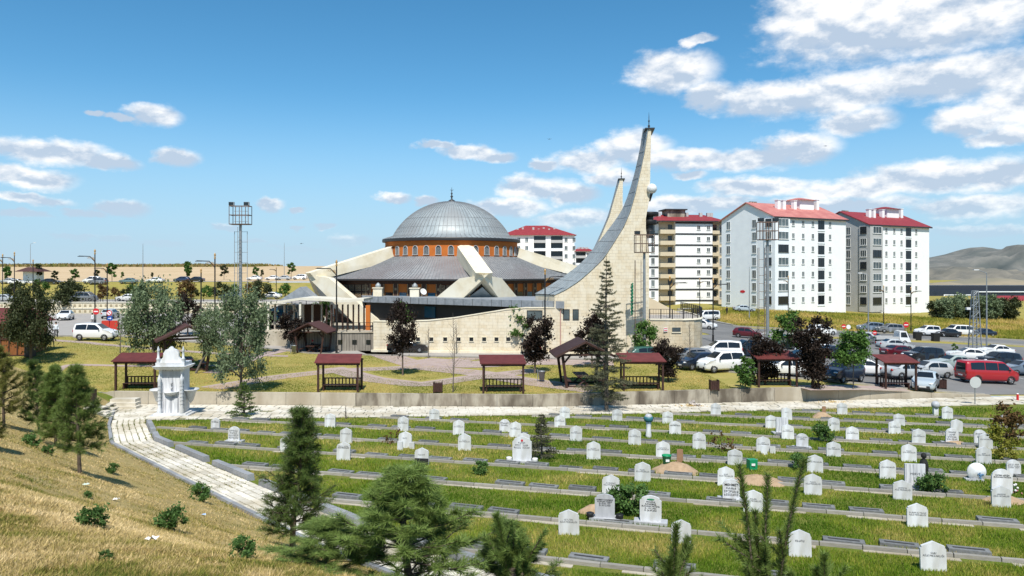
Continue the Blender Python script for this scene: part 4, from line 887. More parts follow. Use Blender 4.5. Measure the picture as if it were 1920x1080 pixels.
# skirt roof, walls, panels, face by face
EA, WA = 19.7, 18.2
panm = MB(); panm.box((0, -.02, 0), (.84, .08, .84)); pbm = panm.mesh('carved_panel'); pbm.materials.append(M['brown'])
ring = MB()
for s, w in ((.80, .075), (.46, .06)):
    for d in (-1, 1): ring.box((d*(s-w)/2, -.075, 0), (w, .05, s)); ring.box((0, -.075, d*(s-w)/2), (s-2*w-.004, .05, w))
ring.box((0, -.07, 0), (.18, .05, .18), 0)
rgm = ring.mesh('carved_ring'); rgm.materials.append(M['panel'])
for k in range(5):
    t0 = LEG[k]; c0, c1 = pol(t0, EA, 7.95), pol(t0+72, EA, 7.95); m, n = 37, 12
    def sp(t, s): e = c0.lerp(c1, t); c = pol(t0+72*t, 9.9, 11.0); q = e.lerp(c, s); q.z = 7.95+3.05*(.72*s+.28*s*s); return q
    roof = MB().grid([[sp(i/(m-1), j/(n-1)) for j in range(n)] for i in range(m)]).build('skirt_roof', M['lead_roof'], mq, True)
    b = MB()
    for i in range(1, 44):
        t = i/44
        for j in range(n-1):
            a, c = sp(t, j/(n-1)), sp(t, (j+1)/(n-1)); d = (c1-c0).normalized()*.03; u = Vector((0, 0, .07)); b.hexa([a-d, a+d, c+d, c-d, a-d+u, a+d+u, c+d+u, c-d+u])
    tag(b.build('standing_seams', M['lead_seam'], roof, fix=False), kind='stuff')
    ed = (c1-c0).normalized(); nr = Vector((-ed.y, ed.x, 0)); nr = -nr if nr.dot(c0+c1) < 0 else nr
    dz = Vector((0, 0, -.22)); b = MB(); a_, b_ = c0+nr*.02, c1+nr*.02
    b.hexa([a_+dz, b_+dz, b_+dz-nr*.5, a_+dz-nr*.5, a_+Vector((0, 0, -.01)), b_+Vector((0, 0, -.01)), b_-nr*.5, a_-nr*.5]); b.build('eaves_board', M['dark_trim'], roof)
    w0, w1 = pol(t0, WA, 0), pol(t0+72, WA, 0); ln = (w1-w0).length; mid = (w0+w1)/2; rz = math.atan2(ed.y, ed.x)
    wall = MB().box((0, .4, 4.1), (ln, .8, 8.2)).build('wall', M['orange'], mq); wall.location = mid; wall.rotation_euler = (0, 0, rz)
    MB().box((0, -.02, 7.55), (ln, .1, .55)).build('beam', M['brown'], wall)
    for sd in (-1, 1):
        MB().box((sd*7.9, -.012, 4.4), (5.4, .06, 5.7)).build('timber_backing', M['brown'], wall)
        for i in range(5):
            for j in range(4):
                x = sd*(5.75+1.06*i)
                if abs(x) > ln/2-.4: continue
                o = link('carved_panel', pbm, wall, (x, -.045, 6.72-1.03*j)); link('carved_ring', rgm, o, (0, 0, 0))
    for i in range(-2, 3):
        x = i*2.1
        MB().box((x, -.03, 5.4), (1.05, .1, 1.5)).build('window', M['glass_dark'] if i % 2 else M['glass_blue'], wall)
    for i in range(-3, 3):
        x = (i+.5)*2.1; o = MB().box((x, -.06, 5.3), (.55, .16, 4.0)).build('pilaster', M['brown'], wall)
        b = MB(); b.box((x-.32, -.1, 5.3), (.07, .2, 4.0)); b.box((x+.32, -.1, 5.3), (.07, .2, 4.0)); b.box((x, -.155, 6.6), (.3, .04, .3)); b.build('pilaster_trim', M['panel'], o)
# struts: a sloping beam from the drum to an elbow, two legs back down along the adjoining faces
for k in range(5):
    t0 = LEG[k]; rd = pol(t0, 1, 0); tg = Vector((-rd.y, rd.x, 0)); w = 1.12
    def P(r, s, z): return rd*r+tg*s+Vector((0, 0, z))
    st = MB().hexa([P(9.7, -w, 10.5), P(9.7, w, 10.5), P(21.0, w*.9, 7.7), P(21.0, -w*.9, 7.7), P(10.3, -w*.98, 12.35), P(10.3, w*.98, 12.35), P(21.9, w*.95, 8.75), P(21.9, -w*.95, 8.75)])
    st.hexa([P(9.5, -.02, 11.2), P(9.5, .02, 11.2), P(10.29, w*.97, 10.9), P(10.29, -w*.97, 10.9), P(9.3, -.02, 12.75), P(9.3, .02, 12.75), P(10.29, w*.97, 12.34), P(10.29, -w*.97, 12.34)])
    strut = st.build('strut', M['pale_stone'], mq)
    E = rd*21.2
    for sd in (-1, 1):
        oc = pol(t0+72*sd, 21.2, 0); d = (oc-E).normalized(); nn = Vector((-d.y, d.x, 0)); nn = nn if nn.dot(rd) > 0 else -nn
        F = E+d*11.5-nn*.5; h = 1.4; hb = 2.4
        Lg = MB().hexa([F-d*hb-nn*.6, F+d*hb-nn*.6, F+d*hb+nn*.55, F-d*hb+nn*.55, E-d*.9-nn*.6+Vector((0, 0, 8.58)), E+d*(2*h+.1)-nn*.6+Vector((0, 0, 8.1)), E+d*(2*h+.1)+nn*.55+Vector((0, 0, 8.1)), E-d*.9+nn*.55+Vector((0, 0, 8.58))])
        Lg.build('strut_leg', M['pale_stone'], strut)
    d0 = (pol(t0-72, 21.2, 0)-E).normalized(); d1 = (pol(t0+72, 21.2, 0)-E).normalized(); T = E+Vector((0, 0, 7.0))-rd*.35
    a, c = E+d0*6.5-rd*.3+Vector((0, 0, 2.6)), E+d1*6.5-rd*.3+Vector((0, 0, 2.6))
    MB().prism([T, a, c], tuple(-rd*.2)).build('lead_infill', M['lead'], strut)
# canopy over the forecourt and its dark recess
A, B_ = px(680, 0, 97.0), px(1058, 0, 80.4); cz0, cz1 = 4.95, 5.72
can = MB().hexa([(A.x-MX, A.y-MY, cz0), (B_.x-MX, B_.y-MY, cz0), (B_.x-MX+.6, 96-MY, cz0), (A.x-MX-1, 101-MY, cz0), (A.x-MX, A.y-MY, cz1), (B_.x-MX, B_.y-MY, cz1), (B_.x-MX+.6, 96-MY, cz1), (A.x-MX-1, 101-MY, cz1)]).build('canopy', M['lead_band'], mq)
dv = Vector((B_.x-A.x, B_.y-A.y, 0)); L_ = dv.length; dv.normalize(); nv = Vector((dv.y, -dv.x, 0))
for i in range(1, 22):
    q = Vector((A.x-MX, A.y-MY, 0))+dv*(L_*i/22)+nv*.012; MB().box((q.x, q.y, 5.335), (.03, .03, .765), math.atan2(dv.y, dv.x)).build('fascia_joint', M['dark_trim'], can)
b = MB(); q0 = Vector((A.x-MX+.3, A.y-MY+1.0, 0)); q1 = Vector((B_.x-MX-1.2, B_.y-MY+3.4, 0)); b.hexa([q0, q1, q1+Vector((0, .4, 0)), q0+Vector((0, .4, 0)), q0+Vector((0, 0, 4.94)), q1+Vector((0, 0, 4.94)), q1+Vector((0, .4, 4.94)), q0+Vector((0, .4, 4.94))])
rw = b.build('recessed_wall', M['dark_trim'], mq)  # black colour stands in for the deep shade under the canopy
q = q0.lerp(q1, .38); MB().box((q.x, q.y-.12, 3.9), (1.7, .1, 1.4), math.atan2(dv.y, dv.x)).build('recess_window', M['glass_blue'], rw)
for (u, Y) in ((709, 97), (778, 95)):
    p = px(u, 0, Y); r = MB().box((p.x-MX, p.y-MY, 6.2), (1.15, 1.0, 1.1)).build('roof_vent', M['pale_stone'], mq); MB().box((p.x-MX, p.y-MY, 6.8), (1.35, 1.2, .12)).build('vent_cap', M['pale_stone'], r)
    MB().lathe([(.001, 7.5), (.12, 7.42), (.34, 7.2), (.38, 6.98), (.3, 6.86), (.001, 6.86)], 12, (p.x-MX, p.y-MY, 0)).build('vent_dome', M['lead'], r, True)
p = px(793, 0, 95); dsh = MB().lathe([(.001, .05), (.3, .08), (.42, .17), (.44, .17), (.30, .03), (.001, 0)], 14).build('satellite_dish', M['white'], mq, True); dsh.location = (p.x-MX, p.y-MY, 6.3); dsh.rotation_euler = (R(62), 0, R(35))
MB().bar((p.x-MX, p.y-MY, 5.7), (p.x-MX, p.y-MY, 6.3), .06).build('dish_post', M['grey_metal'], mq)
# front stone wall with its swept top
FA = R(-5.7); FO = Vector((-15.4, 83.0, 0)); fdx, fdy = math.cos(FA), math.sin(FA)
def fl(u, v, back=0.0):
    """photo pixel -> local (x along, z) on the front plane pushed back by `back` metres"""
    a, b = (u-960)/FPX, (HOR-v)/FPX; ox, oy = FO.x-fdy*back, FO.y+fdx*back
    s = (a*oy-ox)/(fdx-a*fdy); Y = oy+s*fdy; return s, CZ+b*Y
def on_front(o): o.location = (FO.x-MX, FO.y-MY, 0); o.rotation_euler = (0, 0, FA); return o
top = [(700, 603), (745, 603.5), (800, 602), (850, 597), (900, 589), (950, 581), (985, 578), (1040, 578)]
pts = [(fl(u, v)[0], 0, fl(u, v)[1]) for u, v in top]; x1 = pts[-1][0]
fw = on_front(MB().prism([(0, 0, -.4)]+pts+[(x1, 0, -.4)], (0, .7, 0)).build('front_wall', M['stone'], mq))
MB().grid([[(x, -.06, z), (x, -.06, z+.1), (x, .76, z+.1)] for x, _, z in pts]).build('wall_coping', M['pale_stone'], fw)
ventm = MB().box((0, 0, 0), (.42, .10, .42)).mesh('vent'); ventm.materials.append(M['glass_dark'])
vfm = MB(); [vfm.box(c, d) for c, d in (((0, -.02, .24), (.56, .12, .06)), ((0, -.02, -.24), (.56, .12, .06)), ((-.25, -.02, 0), (.06, .12, .418)), ((.25, -.02, 0), (.06, .12, .418)))]; vfm = vfm.mesh('vent_frame'); vfm.materials.append(M['pale_stone'])
for u in (784, 809, 835, 860, 884, 908, 931, 953, 990, 1022):
    s, z = fl(u, 636); o = link('vent', ventm, fw, (s, -.01, z)); link('vent_frame', vfm, o)
def fwin(par, u0, u1, v0, v1, back=0.0):
    (a, z1), (b_, z0) = fl(u0, v0, back), fl(u1, v1, back); o = MB().b2(a, b_, -.04, .05, z0, z1).build('window', M['pane'], par)
    f = MB(); f.b2(a-.07, b_+.07, -.08, .02, z0-.09, z0-.001); f.b2(a-.07, b_+.07, -.07, .02, z1+.001, z1+.07); f.b2(a-.07, a-.001, -.07, .02, z0, z1); f.b2(b_+.001, b_+.07, -.07, .02, z0, z1); f.build('window_frame', M['dark_trim'], o); return o
fwin(fw, 989, 1016, 583, 598)
lowk = MB().b2(-.2, x1, -.25, -.002, -.3, .25).build('wall_plinth', M['pale_stone'], fw)

# minarets: sail-shaped, swept lead back, stone flank
def minaret(name, label, F, B, RE, back, base_v, extra):
    t = thing(name, label, 'minaret', FO, FA)
    fpt = [(fl(u, v, extra)[0], extra, fl(u, v, extra)[1]) for u, v in F]; bpt = [(fl(u, v, extra+back)[0], extra+back, fl(u, v, extra+back)[1]) for u, v in B]
    rpt = [(fl(u, v, extra)[0], extra, fl(u, v, extra)[1]) for u, v in RE]
    zb = -.4; fb = [(fpt[-1][0], extra, zb)]; rb = (rpt[-1][0], extra, zb)
    face = MB().poly(fpt+fb+[rb]+rpt[::-1]).build('stone_flank', M['stone'], t)
    # back flank, right side
    rbk = [(x+.0, y+back, z) for x, y, z in rpt]; MB().poly(bpt+[(bpt[-1][0], extra+back, zb), (rb[0], extra+back, zb)]+rbk[::-1]).build('rear_flank', M['stone'], t)
    MB().grid([rpt+[rb], rbk+[(rb[0], extra+back, zb)]]).build('right_edge', M['stone_yz'], t)
    MB().quad(fpt[-1], fb[0], (bpt[-1][0], extra+back, zb), bpt[-1]).build('left_end', M['stone_yz'], t)
    def sub(P, n):
        P = np.array(P); d = np.r_[0, np.cumsum(np.linalg.norm(np.diff(P, axis=0), axis=1))]; s = np.linspace(0, d[-1], n); Q = np.stack([np.interp(s, d, P[:, k]) for k in range(3)], -1)
        for _ in range(3): Q[1:-1] = (Q[:-2]+2*Q[1:-1]+Q[2:])/4
        return Q
    n = 60; f2, b2 = sub(fpt, n), sub(bpt, n)
    up = np.array([-.06, 0, .06]); lead = MB().grid([[f2[i]+[-.03, -.06, .03], f2[i]+up+[0, -.06, .05]]+[f2[i]*(1-s)+b2[i]*s+up*1.5 for s in (.08, .5, 1)] for i in range(n)]).build('lead_back', M['lead'], t, False)
    b = MB()
    for s in np.linspace(.12, .95, 7):
        for i in range(n-1):
            p0 = Vector(f2[i]*(1-s)+b2[i]*s+up*1.5); p1 = Vector(f2[i+1]*(1-s)+b2[i+1]*s+up*1.5); b.bar(p0, p1, .05)
    tag(b.build('standing_seams', M['lead_seam'], lead, fix=False), kind='stuff')
    b = MB()
    for i in range(3, n-1, 4): b.bar(Vector(f2[i]+up*1.6), Vector(b2[i]+up*1.6), .04)
    tag(b.build('cross_seams', M['lead_seam'], lead, fix=False), kind='stuff')
    x, y, z = (np.array(fpt[0])+np.array(rbk[0]))/2
    MB().box((x, y, z+.06), (abs(rpt[0][0]-bpt[0][0])+.5, back+.3, .14)).build('cap', M['dark_trim'], t)
    MB().lathe([(.12, z+.1), (.06, z+.4), (.14, z+.55), (.05, z+.7), (.05, z+1.0), (.11, z+1.1), (.04, z+1.2), (.03, z+1.6), (.005, z+2.1)], 8, (x, y-.6, 0)).build('finial', M['dark_trim'], t, True)
    return t, fpt, rpt
F1 = [(1216, 241), (1209, 286), (1200, 328), (1192, 363), (1182, 398), (1170, 426), (1151, 457), (1132, 486), (1108, 509), (1085, 529), (1058, 546), (1040, 554)]
B1 = [(1207, 243), (1202, 278), (1192, 324), (1182, 359), (1170, 391), (1157, 412), (1135, 441), (1112, 470), (1089, 497), (1065, 515), (1030, 538), (1004, 552)]
R1 = [(1221, 243), (1219.5, 300), (1219, 340), (1218, 372), (1214, 392), (1211, 410), (1211, 428), (1213, 445), (1217, 470), (1217, 560), (1216, 640)]
mn, fp, rp = minaret('minaret', 'tall sail-shaped stone minaret with swept lead back and white ball', F1, B1, R1, 3.6, 668, 0.0)
s, z = fl(1220, 354); ball = MB().ball((s+.12, -.1, z), .54, 18).build('white_ball', M['white'], mn, True); MB().tube([(s-.1, .3, z-1.3), (s+.1, -.1, z-.45)], [.1, .16], 8).build('ball_bracket', M['dark_trim'], ball)
for i, (v0, v1, r) in enumerate(((396, 404, .92), (411, 420, .72), (431, 437, .45))):
    s, z1 = fl(1221, v0); _, z0 = fl(1221, v1); MB().lathe([(.01, z0), (r*.9, z0), (r, z0+.06), (r, z1-.05), (r*.96, z1), (.01, z1)], 20, (s, 1.4, 0)).build('balcony_ring', M['black_metal'], mn, True)
s, za = fl(1220, 396); _, zb_ = fl(1220, 440); MB().lathe([(.42, zb_-.3), (.42, za)], 14, (s, 1.4, 0)).build('balcony_core', M['dark_trim'], mn, True)
for (u0, u1, v0, v1) in ((1057, 1067, 581, 598), (1075, 1084, 581, 598)): fwin(mn, u0, u1, v0, v1)
(s0, z1), (s1, z0) = fl(1102, 612), fl(1140, 665); MB().b2(s0, s1, -.03, .04, z0, z1).build('entrance', M['glass_dark'], mn); MB().b2(s0-.2, s1+.2, -.5, -.032, z1+.002, z1+.16).build('entrance_hood', M['dark_trim'], mn)
# green vertical calligraphic strip
s, z1 = fl(1185, 531); _, z0 = fl(1185, 590); cal = MB()
for i in range(9): zz = z0+(z1-z0)*(i+.5)/9; cal.tube([(s-.14, -.05, zz-.2), (s+.12, -.05, zz-.05), (s-.08, -.05, zz+.08), (s+.13, -.05, zz+.22)], .05, 5)
cal.bar((s-.05, -.05, z0), (s+.02, -.05, z1), .1); cal.build('green_calligraphy', mat('green_enamel', (.012, .17, .085), .4), mn)
s, z0 = fl(1051, 660); _, z1 = fl(1051, 566); MB().bar((s, -.08, z0), (s, -.08, z1), .09).build('downpipe', mat('pink_pipe', (.42, .24, .20), .6), mn)
F2 = [(1163, 336), (1152.5, 371), (1142.5, 406), (1129.5, 437), (1113.5, 472), (1098.5, 497), (1070, 520), (1030, 540), (1000, 552)]
B2 = [(1160, 336), (1151, 371), (1141, 406), (1128, 437), (1112, 472), (1097, 496), (1069, 518), (1029, 537), (999, 549)]
R2 = [(1168, 336), (1167.5, 380), (1167, 430), (1167, 500), (1167, 560)]
minaret('minaret', 'farther sail-shaped stone minaret partly hidden behind the taller one', F2, B2, R2, 3.2, 600, 42.0)

# terrace with railing right of the tall minaret
tw = thing('terrace_wall', 'curved travertine terrace wall with dark railing at the street corner', 'wall')
arc = [(14.75, 80.05), (16.5, 79.75), (18.2, 79.75), (19.6, 80.4), (20.6, 81.7), (21.3, 83.6), (21.8, 86.5), (22.1, 91), (22.2, 98)]
ZT = 3.75; b = MB(); rows = []
cs = MB(); cs.grid([[(x, y, -.8), (x, y, ZT)] for x, y in arc]); tm = cs.build('terrace_face', stone_mat('terrace_travertine', (.56, .47, .32), (.50, .40, .26), (.60, .53, .40), .7, .4, axis='XZ'), tw)
MB().grid([[(x*1.004-.05*0, y-.08, ZT-.02), (x, y-.08, ZT+.12), (x-.3, y+.35, ZT+.12)] for x, y in arc]).build('terrace_coping', M['pale_stone'], tw)
MB().poly([(x-.05, y+.05, ZT+.02) for x, y in arc]+[(14.8, 98, ZT+.02)]).build('terrace_floor', M['asphalt_light'], tw)
def rail(par, pts, h, step, pname='railing_post', mt='black_metal', rails=(.98, .55), infill=0.0):
    P = np.array(pts, float); d = np.r_[0, np.cumsum(np.linalg.norm(np.diff(P, axis=0), axis=1))]; n = max(1, round(d[-1]/step)); s = np.linspace(0, d[-1], n+1)
    Q = np.stack([np.interp(s, d, P[:, k]) for k in range(3)], -1)
    for q in Q: MB().box((q[0], q[1], q[2]+h/2), (.09, .09, h)).build(pname, M[mt], par)
    for f in rails: MB().tube([(*p[:2], p[2]+h*f) for p in P], .03, 4).build('rail', M[mt], par)
    if infill:
        b = MB(); s = np.arange(infill/2, d[-1], infill)
        for q in np.stack([np.interp(s, d, P[:, k]) for k in range(3)], -1): b.bar((q[0], q[1], q[2]+.08), (q[0], q[1], q[2]+h*.97), .018)
        tag(b.build('railing_bars', M[mt], par, fix=False), kind='stuff')
rail(tw, [(x, y+.15, ZT+.12) for x, y in arc], 1.05, 1.25, infill=.28)
for (u, v0, v1, w, k) in ((1219, 617, 624, 1.3, 0), (1268, 614, 622, .9, 1), (1296, 611, 619, .7, 2)):
    Y = (80.05, 79.78, 80.6)[k]; p0, p1 = px(u, v0, Y), px(u, v1, Y); o = MB().box((p0.x, Y-.02, (p0.z+p1.z)/2), (w, .12, abs(p0.z-p1.z)), 0 if k < 2 else R(38)).build('window', M['pane'], tw); MB().box((p0.x, Y-.06, min(p0.z, p1.z)-.06), (w+.15, .16, .08), 0 if k < 2 else R(38)).build('window_sill', M['pale_stone'], o)
p = px(1248, 618, 79.65); sg = MB().box((p.x, p.y, p.z), (.42, .05, .42)).build('wall_notice', M['sign_white'], tw)
for dz in (.1, -.1): MB().box((p.x, p.y-.03, p.z+dz), (.36, .02, .08)).build('red_stripe', M['sign_red'], sg)
ramp = MB().prism([(15, 90, ZT), (20.5, 90, ZT), (15, 90, ZT+2.9)], (0, 4, 0)).build('stone_ramp_block', M['beige'], tw)

# portico, plinth and entrances left of the front wall
pt = thing('portico', 'white canopied portico with upright fins beside the front wall', 'portico')
pz = 2.05
MB().b2(-33.5, -15.6, 86.2, 101, -.3, pz).build('plinth', M['concrete_pale'], pt)
bw = MB().b2(-24.6, -15.55, 84.0, 86.19, -.3, pz-.02).build('board_wall', M['board_wall'], pt)
for i in range(1, 30): MB().b2(-24.6+.3*i-.012, -24.6+.3*i+.012, 83.985, 84.02, 0, pz-.02).build('board_joint', M['slot'], bw)
for u in (638, 665, 691): p = px(u, 641, 84); MB().box((p.x, 83.97, p.z), (.5, .12, .45)).build('vent', M['glass_dark'], bw)
MB().b2(-24.7, -15.5, 83.9, 86.25, pz-.018, pz+.1).build('wall_coping', M['concrete_pale'], bw)
rail(pt, [(-24.5, 84.2, pz+.1), (-15.7, 84.2, pz+.1)], 1.05, 1.5, infill=.16)
def slab3(pix, Y0, Y1, th):
    b = MB(); P = [px(u, v, Y0) for u, v in pix]; b.grid([[p, p-Vector((0, 0, th)), Vector((p.x, Y1, p.z-th)), Vector((p.x, Y1, p.z))] for p in P], True); n = len(P); b.f.append((0, 1, 2, 3)); b.f.append((4*n-4, 4*n-3, 4*n-2, 4*n-1)); return b
slab3([(499, 567.5), (530, 563), (563, 558), (600, 559.5), (640, 562.5), (682, 560)], 87.2, 93, .28).build('canopy_roof', M['cream_metal'], pt)
for u in (503, 563): p = px(u, 565, 87.6); MB().b2(p.x-.12, p.x+.12, 87.5, 87.75, pz-.2, p.z-.1).build('canopy_post', M['cream_metal'], pt)
for i in range(9):
    u = 613+i*10; p = px(u, 563, 88.2); MB().b2(p.x-.05, p.x+.05, 87.8, 88.3, pz, 5.05).build('fin', M['wood'], pt)
for i in range(7):
    u = 516+i*17.5; p = px(u, 566, 89); MB().b2(p.x-.08, p.x+.08, 88.8, 89.2, pz, 5.0).build('column', mat('taupe_post', (.38, .34, .28), .7) if i == 0 else bpy.data.materials['taupe_post'], pt)
gp = [px(u, v, 91.5) for u, v in ((486, 602), (492, 590), (505, 580), (522, 573), (540, 570.5), (552, 573), (558, 585), (560, 602))]
ga = MB().prism([(p.x, p.y, p.z) for p in gp], (0, 3, 0)).build('glass_entrance', M['glass_blue'], pt)
for k in (2, 4, 6): MB().bar((gp[k].x, 91.46, pz), (gp[k].x, 91.46, gp[k].z), .08).build('glazing_bar', M['white'], ga)
MB().tube([(p.x, 91.46, p.z) for p in gp], .06, 6).build('arch_frame', M['white'], ga)
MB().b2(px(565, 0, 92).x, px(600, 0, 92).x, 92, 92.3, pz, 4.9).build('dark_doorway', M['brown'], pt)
dr = [px(u, v, 98) for u, v in ((535, 563), (575, 537), (602, 560))]
MB().prism([(p.x, p.y, p.z) for p in dr], (0, -3, 0)).build('gabled_porch_roof', M['lead_band'], pt)
MB().b2(px(690, 0, 87).x-.25, px(690, 0, 87).x+.25, 86.9, 87.3, pz, 5.0).build('orange_pier', M['orange'], pt)
for k, (u, w) in enumerate(((500, 6),)):
    pass
lowwall = MB().b2(-50, -33.6, 88.0, 88.4, 0, 2.2)
# ------------------------------------------------------------------ left street: patterned retaining wall and its railing
rw_ = thing('retaining_wall', 'cream retaining wall with rows of small niches along the upper street', 'wall')
xw0, xw1, yw = -125, -26, 131.6
nseg = 36
wallm = mat('cream_render', (.66, .59, .43), .85, (.58, .51, .37), .8)
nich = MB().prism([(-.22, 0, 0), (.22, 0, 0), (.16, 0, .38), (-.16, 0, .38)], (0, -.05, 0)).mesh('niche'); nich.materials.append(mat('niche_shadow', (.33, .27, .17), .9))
for i in range(nseg):
    a, b_ = xw0+(xw1-xw0)*i/nseg, xw0+(xw1-xw0)*(i+1)/nseg-.03; z0 = float(g_park((a+b_)/2, 130))
    o = MB().b2(a, b_, yw-.3, yw+.4, z0-.5, z0+1.55+.35).build('wall_panel', wallm, rw_)
    MB().b2(a, b_, yw-.42, yw-.301, z0+.82, z0+.95).build('string_course', M['cream_metal'], o)
    MB().b2(a, b_, yw-.42, yw+.45, z0+1.901, z0+2.02).build('coping', M['cream_metal'], o)
    for j in range(3):
        for zz in (.2, 1.2): link('niche', nich, o, (a+(b_-a)*(j+.5)/3, yw-.302, z0+zz))
zr = [(x, yw+.6, float(g_park(x, 134))+.4) for x in np.linspace(xw0, xw1, 12)]
rail(rw_, zr, 1.1, 2.6, infill=.6)
# ------------------------------------------------------------------ apartment blocks
def wmesh(w, h, key, cache={}):
    """window: pane mesh and frame mesh with its sill, front towards -Y, origin at the centre"""
    k = (w, h, key)
    if k in cache: return cache[k]
    p = MB().box((0, .02, 0), (w-.1, .06, h-.1)).mesh('window'); p.materials.append(M['pane'] if key != 'dark' else M['glass_dark'])
    f = MB(); t = .08
    f.b2(-w/2, w/2, -.05, .06, h/2-t, h/2); f.b2(-w/2, w/2, -.05, .06, -h/2, -h/2+t); f.b2(-w/2, -w/2+t, -.05, .06, -h/2+t, h/2-t); f.b2(w/2-t, w/2, -.05, .06, -h/2+t, h/2-t)
    n = 1 if w < 1.3 else 2
    for i in range(n): x = -w/2+w*(i+1)/(n+1); f.b2(x-.035, x+.035, -.04, .05, -h/2+t, h/2-t)
    f.b2(-w/2-.08, w/2+.08, -.14, .05, -h/2-.07, -h/2-.001)
    f = f.mesh('window_frame'); f.materials.append(M['white'] if key != 'dark' else M['dark_trim']); cache[k] = (p, f); return p, f
def window(par, x, y, z, w, h, key='light', rz=0.0):
    p, f = wmesh(w, h, key); o = link('window', p, par, (x, y, z), rz); link('window_frame', f, o); return o
def chimney(par, x, y, z0, h, w=.9):
    o = MB().box((x, y, z0+h/2), (w, w, h)).build('chimney', M['wall_white'], par); MB().box((x, y, z0+h+.06), (w+.2, w+.2, .12)).build('chimney_cap', M['wall_grey'], o)
def slab_block(name, label, corner, rz, W, D, z0, floors, fh, gable_mat, roof_mat, winfr, balc, group):
    t = thing(name, label, 'apartment block', corner, rz, group)
    ze = floors*fh+z0; H = ze
    MB().b2(0, W, 0, D, -2, ze).build('walls', M['wall_white'], t)
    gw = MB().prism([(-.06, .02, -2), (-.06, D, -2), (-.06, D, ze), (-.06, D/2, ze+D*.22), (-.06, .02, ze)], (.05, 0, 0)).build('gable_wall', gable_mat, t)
    MB().prism([(W-.01, 0, ze), (W-.01, D, ze), (W-.01, D/2, ze+D*.22)], (-.2, 0, 0)).build('gable_wall', M['wall_white'], t)
    ov = .55; rise = D*.22; r = MB(); k = rise/(D/2)
    for s in (0, 1):
        y0, y1 = (-ov, D/2) if s == 0 else (D+ov, D/2)
        za, zb = ze-ov*k, ze+rise
        r.hexa([(-.5, y0, za), (W+.5, y0, za), (W+.5, y1, zb), (-.5, y1, zb), (-.5, y0, za+.22), (W+.5, y0, za+.22), (W+.5, y1, zb+.22), (-.5, y1, zb+.22)])
    roof = r.build('roof', roof_mat, t)
    MB().b2(-.52, W+.52, -ov-.03, -ov+.02, ze-ov*k-.12, ze-ov*k+.23).build('gutter', M['dark_trim'], roof)
    for fx, fy, h in ((.27, .30, 1.9), (.345, .30, 1.9), (.52, .33, 1.8), (.87, .36, 2.2)): chimney(roof, W*fx, D*fy, ze+D*fy*.44-.4, h+.6)
    pb = MB().b2(W*.60, W*.80, D*.32, D*.62, ze+1, ze+rise+1.2).build('roof_house', M['wall_white'], roof)
    MB().hexa([(W*.58, D*.28, ze+rise+1.21), (W*.82, D*.28, ze+rise+1.21), (W*.82, D*.66, ze+rise+1.21), (W*.58, D*.66, ze+rise+1.21), (W*.68, D*.44, ze+rise+1.9), (W*.72, D*.44, ze+rise+1.9), (W*.72, D*.5, ze+rise+1.9), (W*.68, D*.5, ze+rise+1.9)]).build('roof_house_cap', roof_mat, pb)
    for i in range(3): MB().box((W*.08+i*.8, D*.55, ze+rise), (.5, .5, 1.1)).build('flue', M['concrete'], roof)
    # corner bay of glazed balconies wraps the gable corner
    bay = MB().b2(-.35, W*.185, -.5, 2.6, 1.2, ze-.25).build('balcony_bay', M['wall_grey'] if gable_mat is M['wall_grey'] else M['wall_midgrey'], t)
    for i in range(floors):
        z = z0+fh*i+fh*.55
        for f in winfr: window(t, W*f, -.02, z, .85, 1.25)
        bx = W*balc; rc = MB().b2(bx-1.05, bx+1.05, -.06, .05, z-1.25, z+.85).build('loggia', M['glass_dark'], t)
        for q in (-.55, 0, .55): MB().b2(bx+q-.03, bx+q+.03, -.09, -.061, z-1.25, z+.85).build('mullion', M['dark_trim'], rc)
        MB().b2(bx-1.2, bx+1.2, -.12, .03, z-1.62, z-1.252).build('loggia_parapet', M['wall_grey'], rc)
        window(bay, W*.095, -.53, z, W*.135, 1.7, 'light' if (i % 4) else 'dark')
        window(bay, -.38, 1.35, z, 1.7, 1.7, 'light' if (i % 3) else 'dark', -PI/2)
        for gy in (.36, .86): window(gw, -.08, D*gy, z-.05, 1.25, 1.95, 'light', -PI/2)
        MB().b2(W-.25, W+.55, .6, 2.6, z-1.2, z-.25).build('side_balcony', M['wall_grey'], t)
        MB().b2(W-.2, W+.45, .75, 2.5, z-.24, z+.9).build('side_balcony_glass', M['pane'], t)
    for f in (.28, .63, .80): MB().b2(W*f-.5, W*f+.5, -.5, .02, -1.3, 1.0).build('ground_porch', M['wall_grey'], t)
    return t
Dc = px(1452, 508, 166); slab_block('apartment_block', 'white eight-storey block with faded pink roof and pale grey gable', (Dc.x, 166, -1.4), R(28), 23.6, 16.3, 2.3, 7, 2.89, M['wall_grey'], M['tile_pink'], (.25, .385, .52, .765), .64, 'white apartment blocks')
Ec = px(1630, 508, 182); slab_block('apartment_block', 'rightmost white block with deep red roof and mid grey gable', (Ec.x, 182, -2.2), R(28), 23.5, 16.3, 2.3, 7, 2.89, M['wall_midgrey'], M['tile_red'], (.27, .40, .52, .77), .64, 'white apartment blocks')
sg = MB().lathe([(.001, -.02), (.8, -.02), (.8, .02), (.001, .02)], 16).build('red_oval_sign', M['sign_red'], [o for o in bpy.data.objects if o.name == 'apartment_block'][0]); sg.rotation_euler = (0, -PI/2, 0); sg.scale = (.4, 1, 1); sg.location = (-.09, 16.3*.58, 5.6)
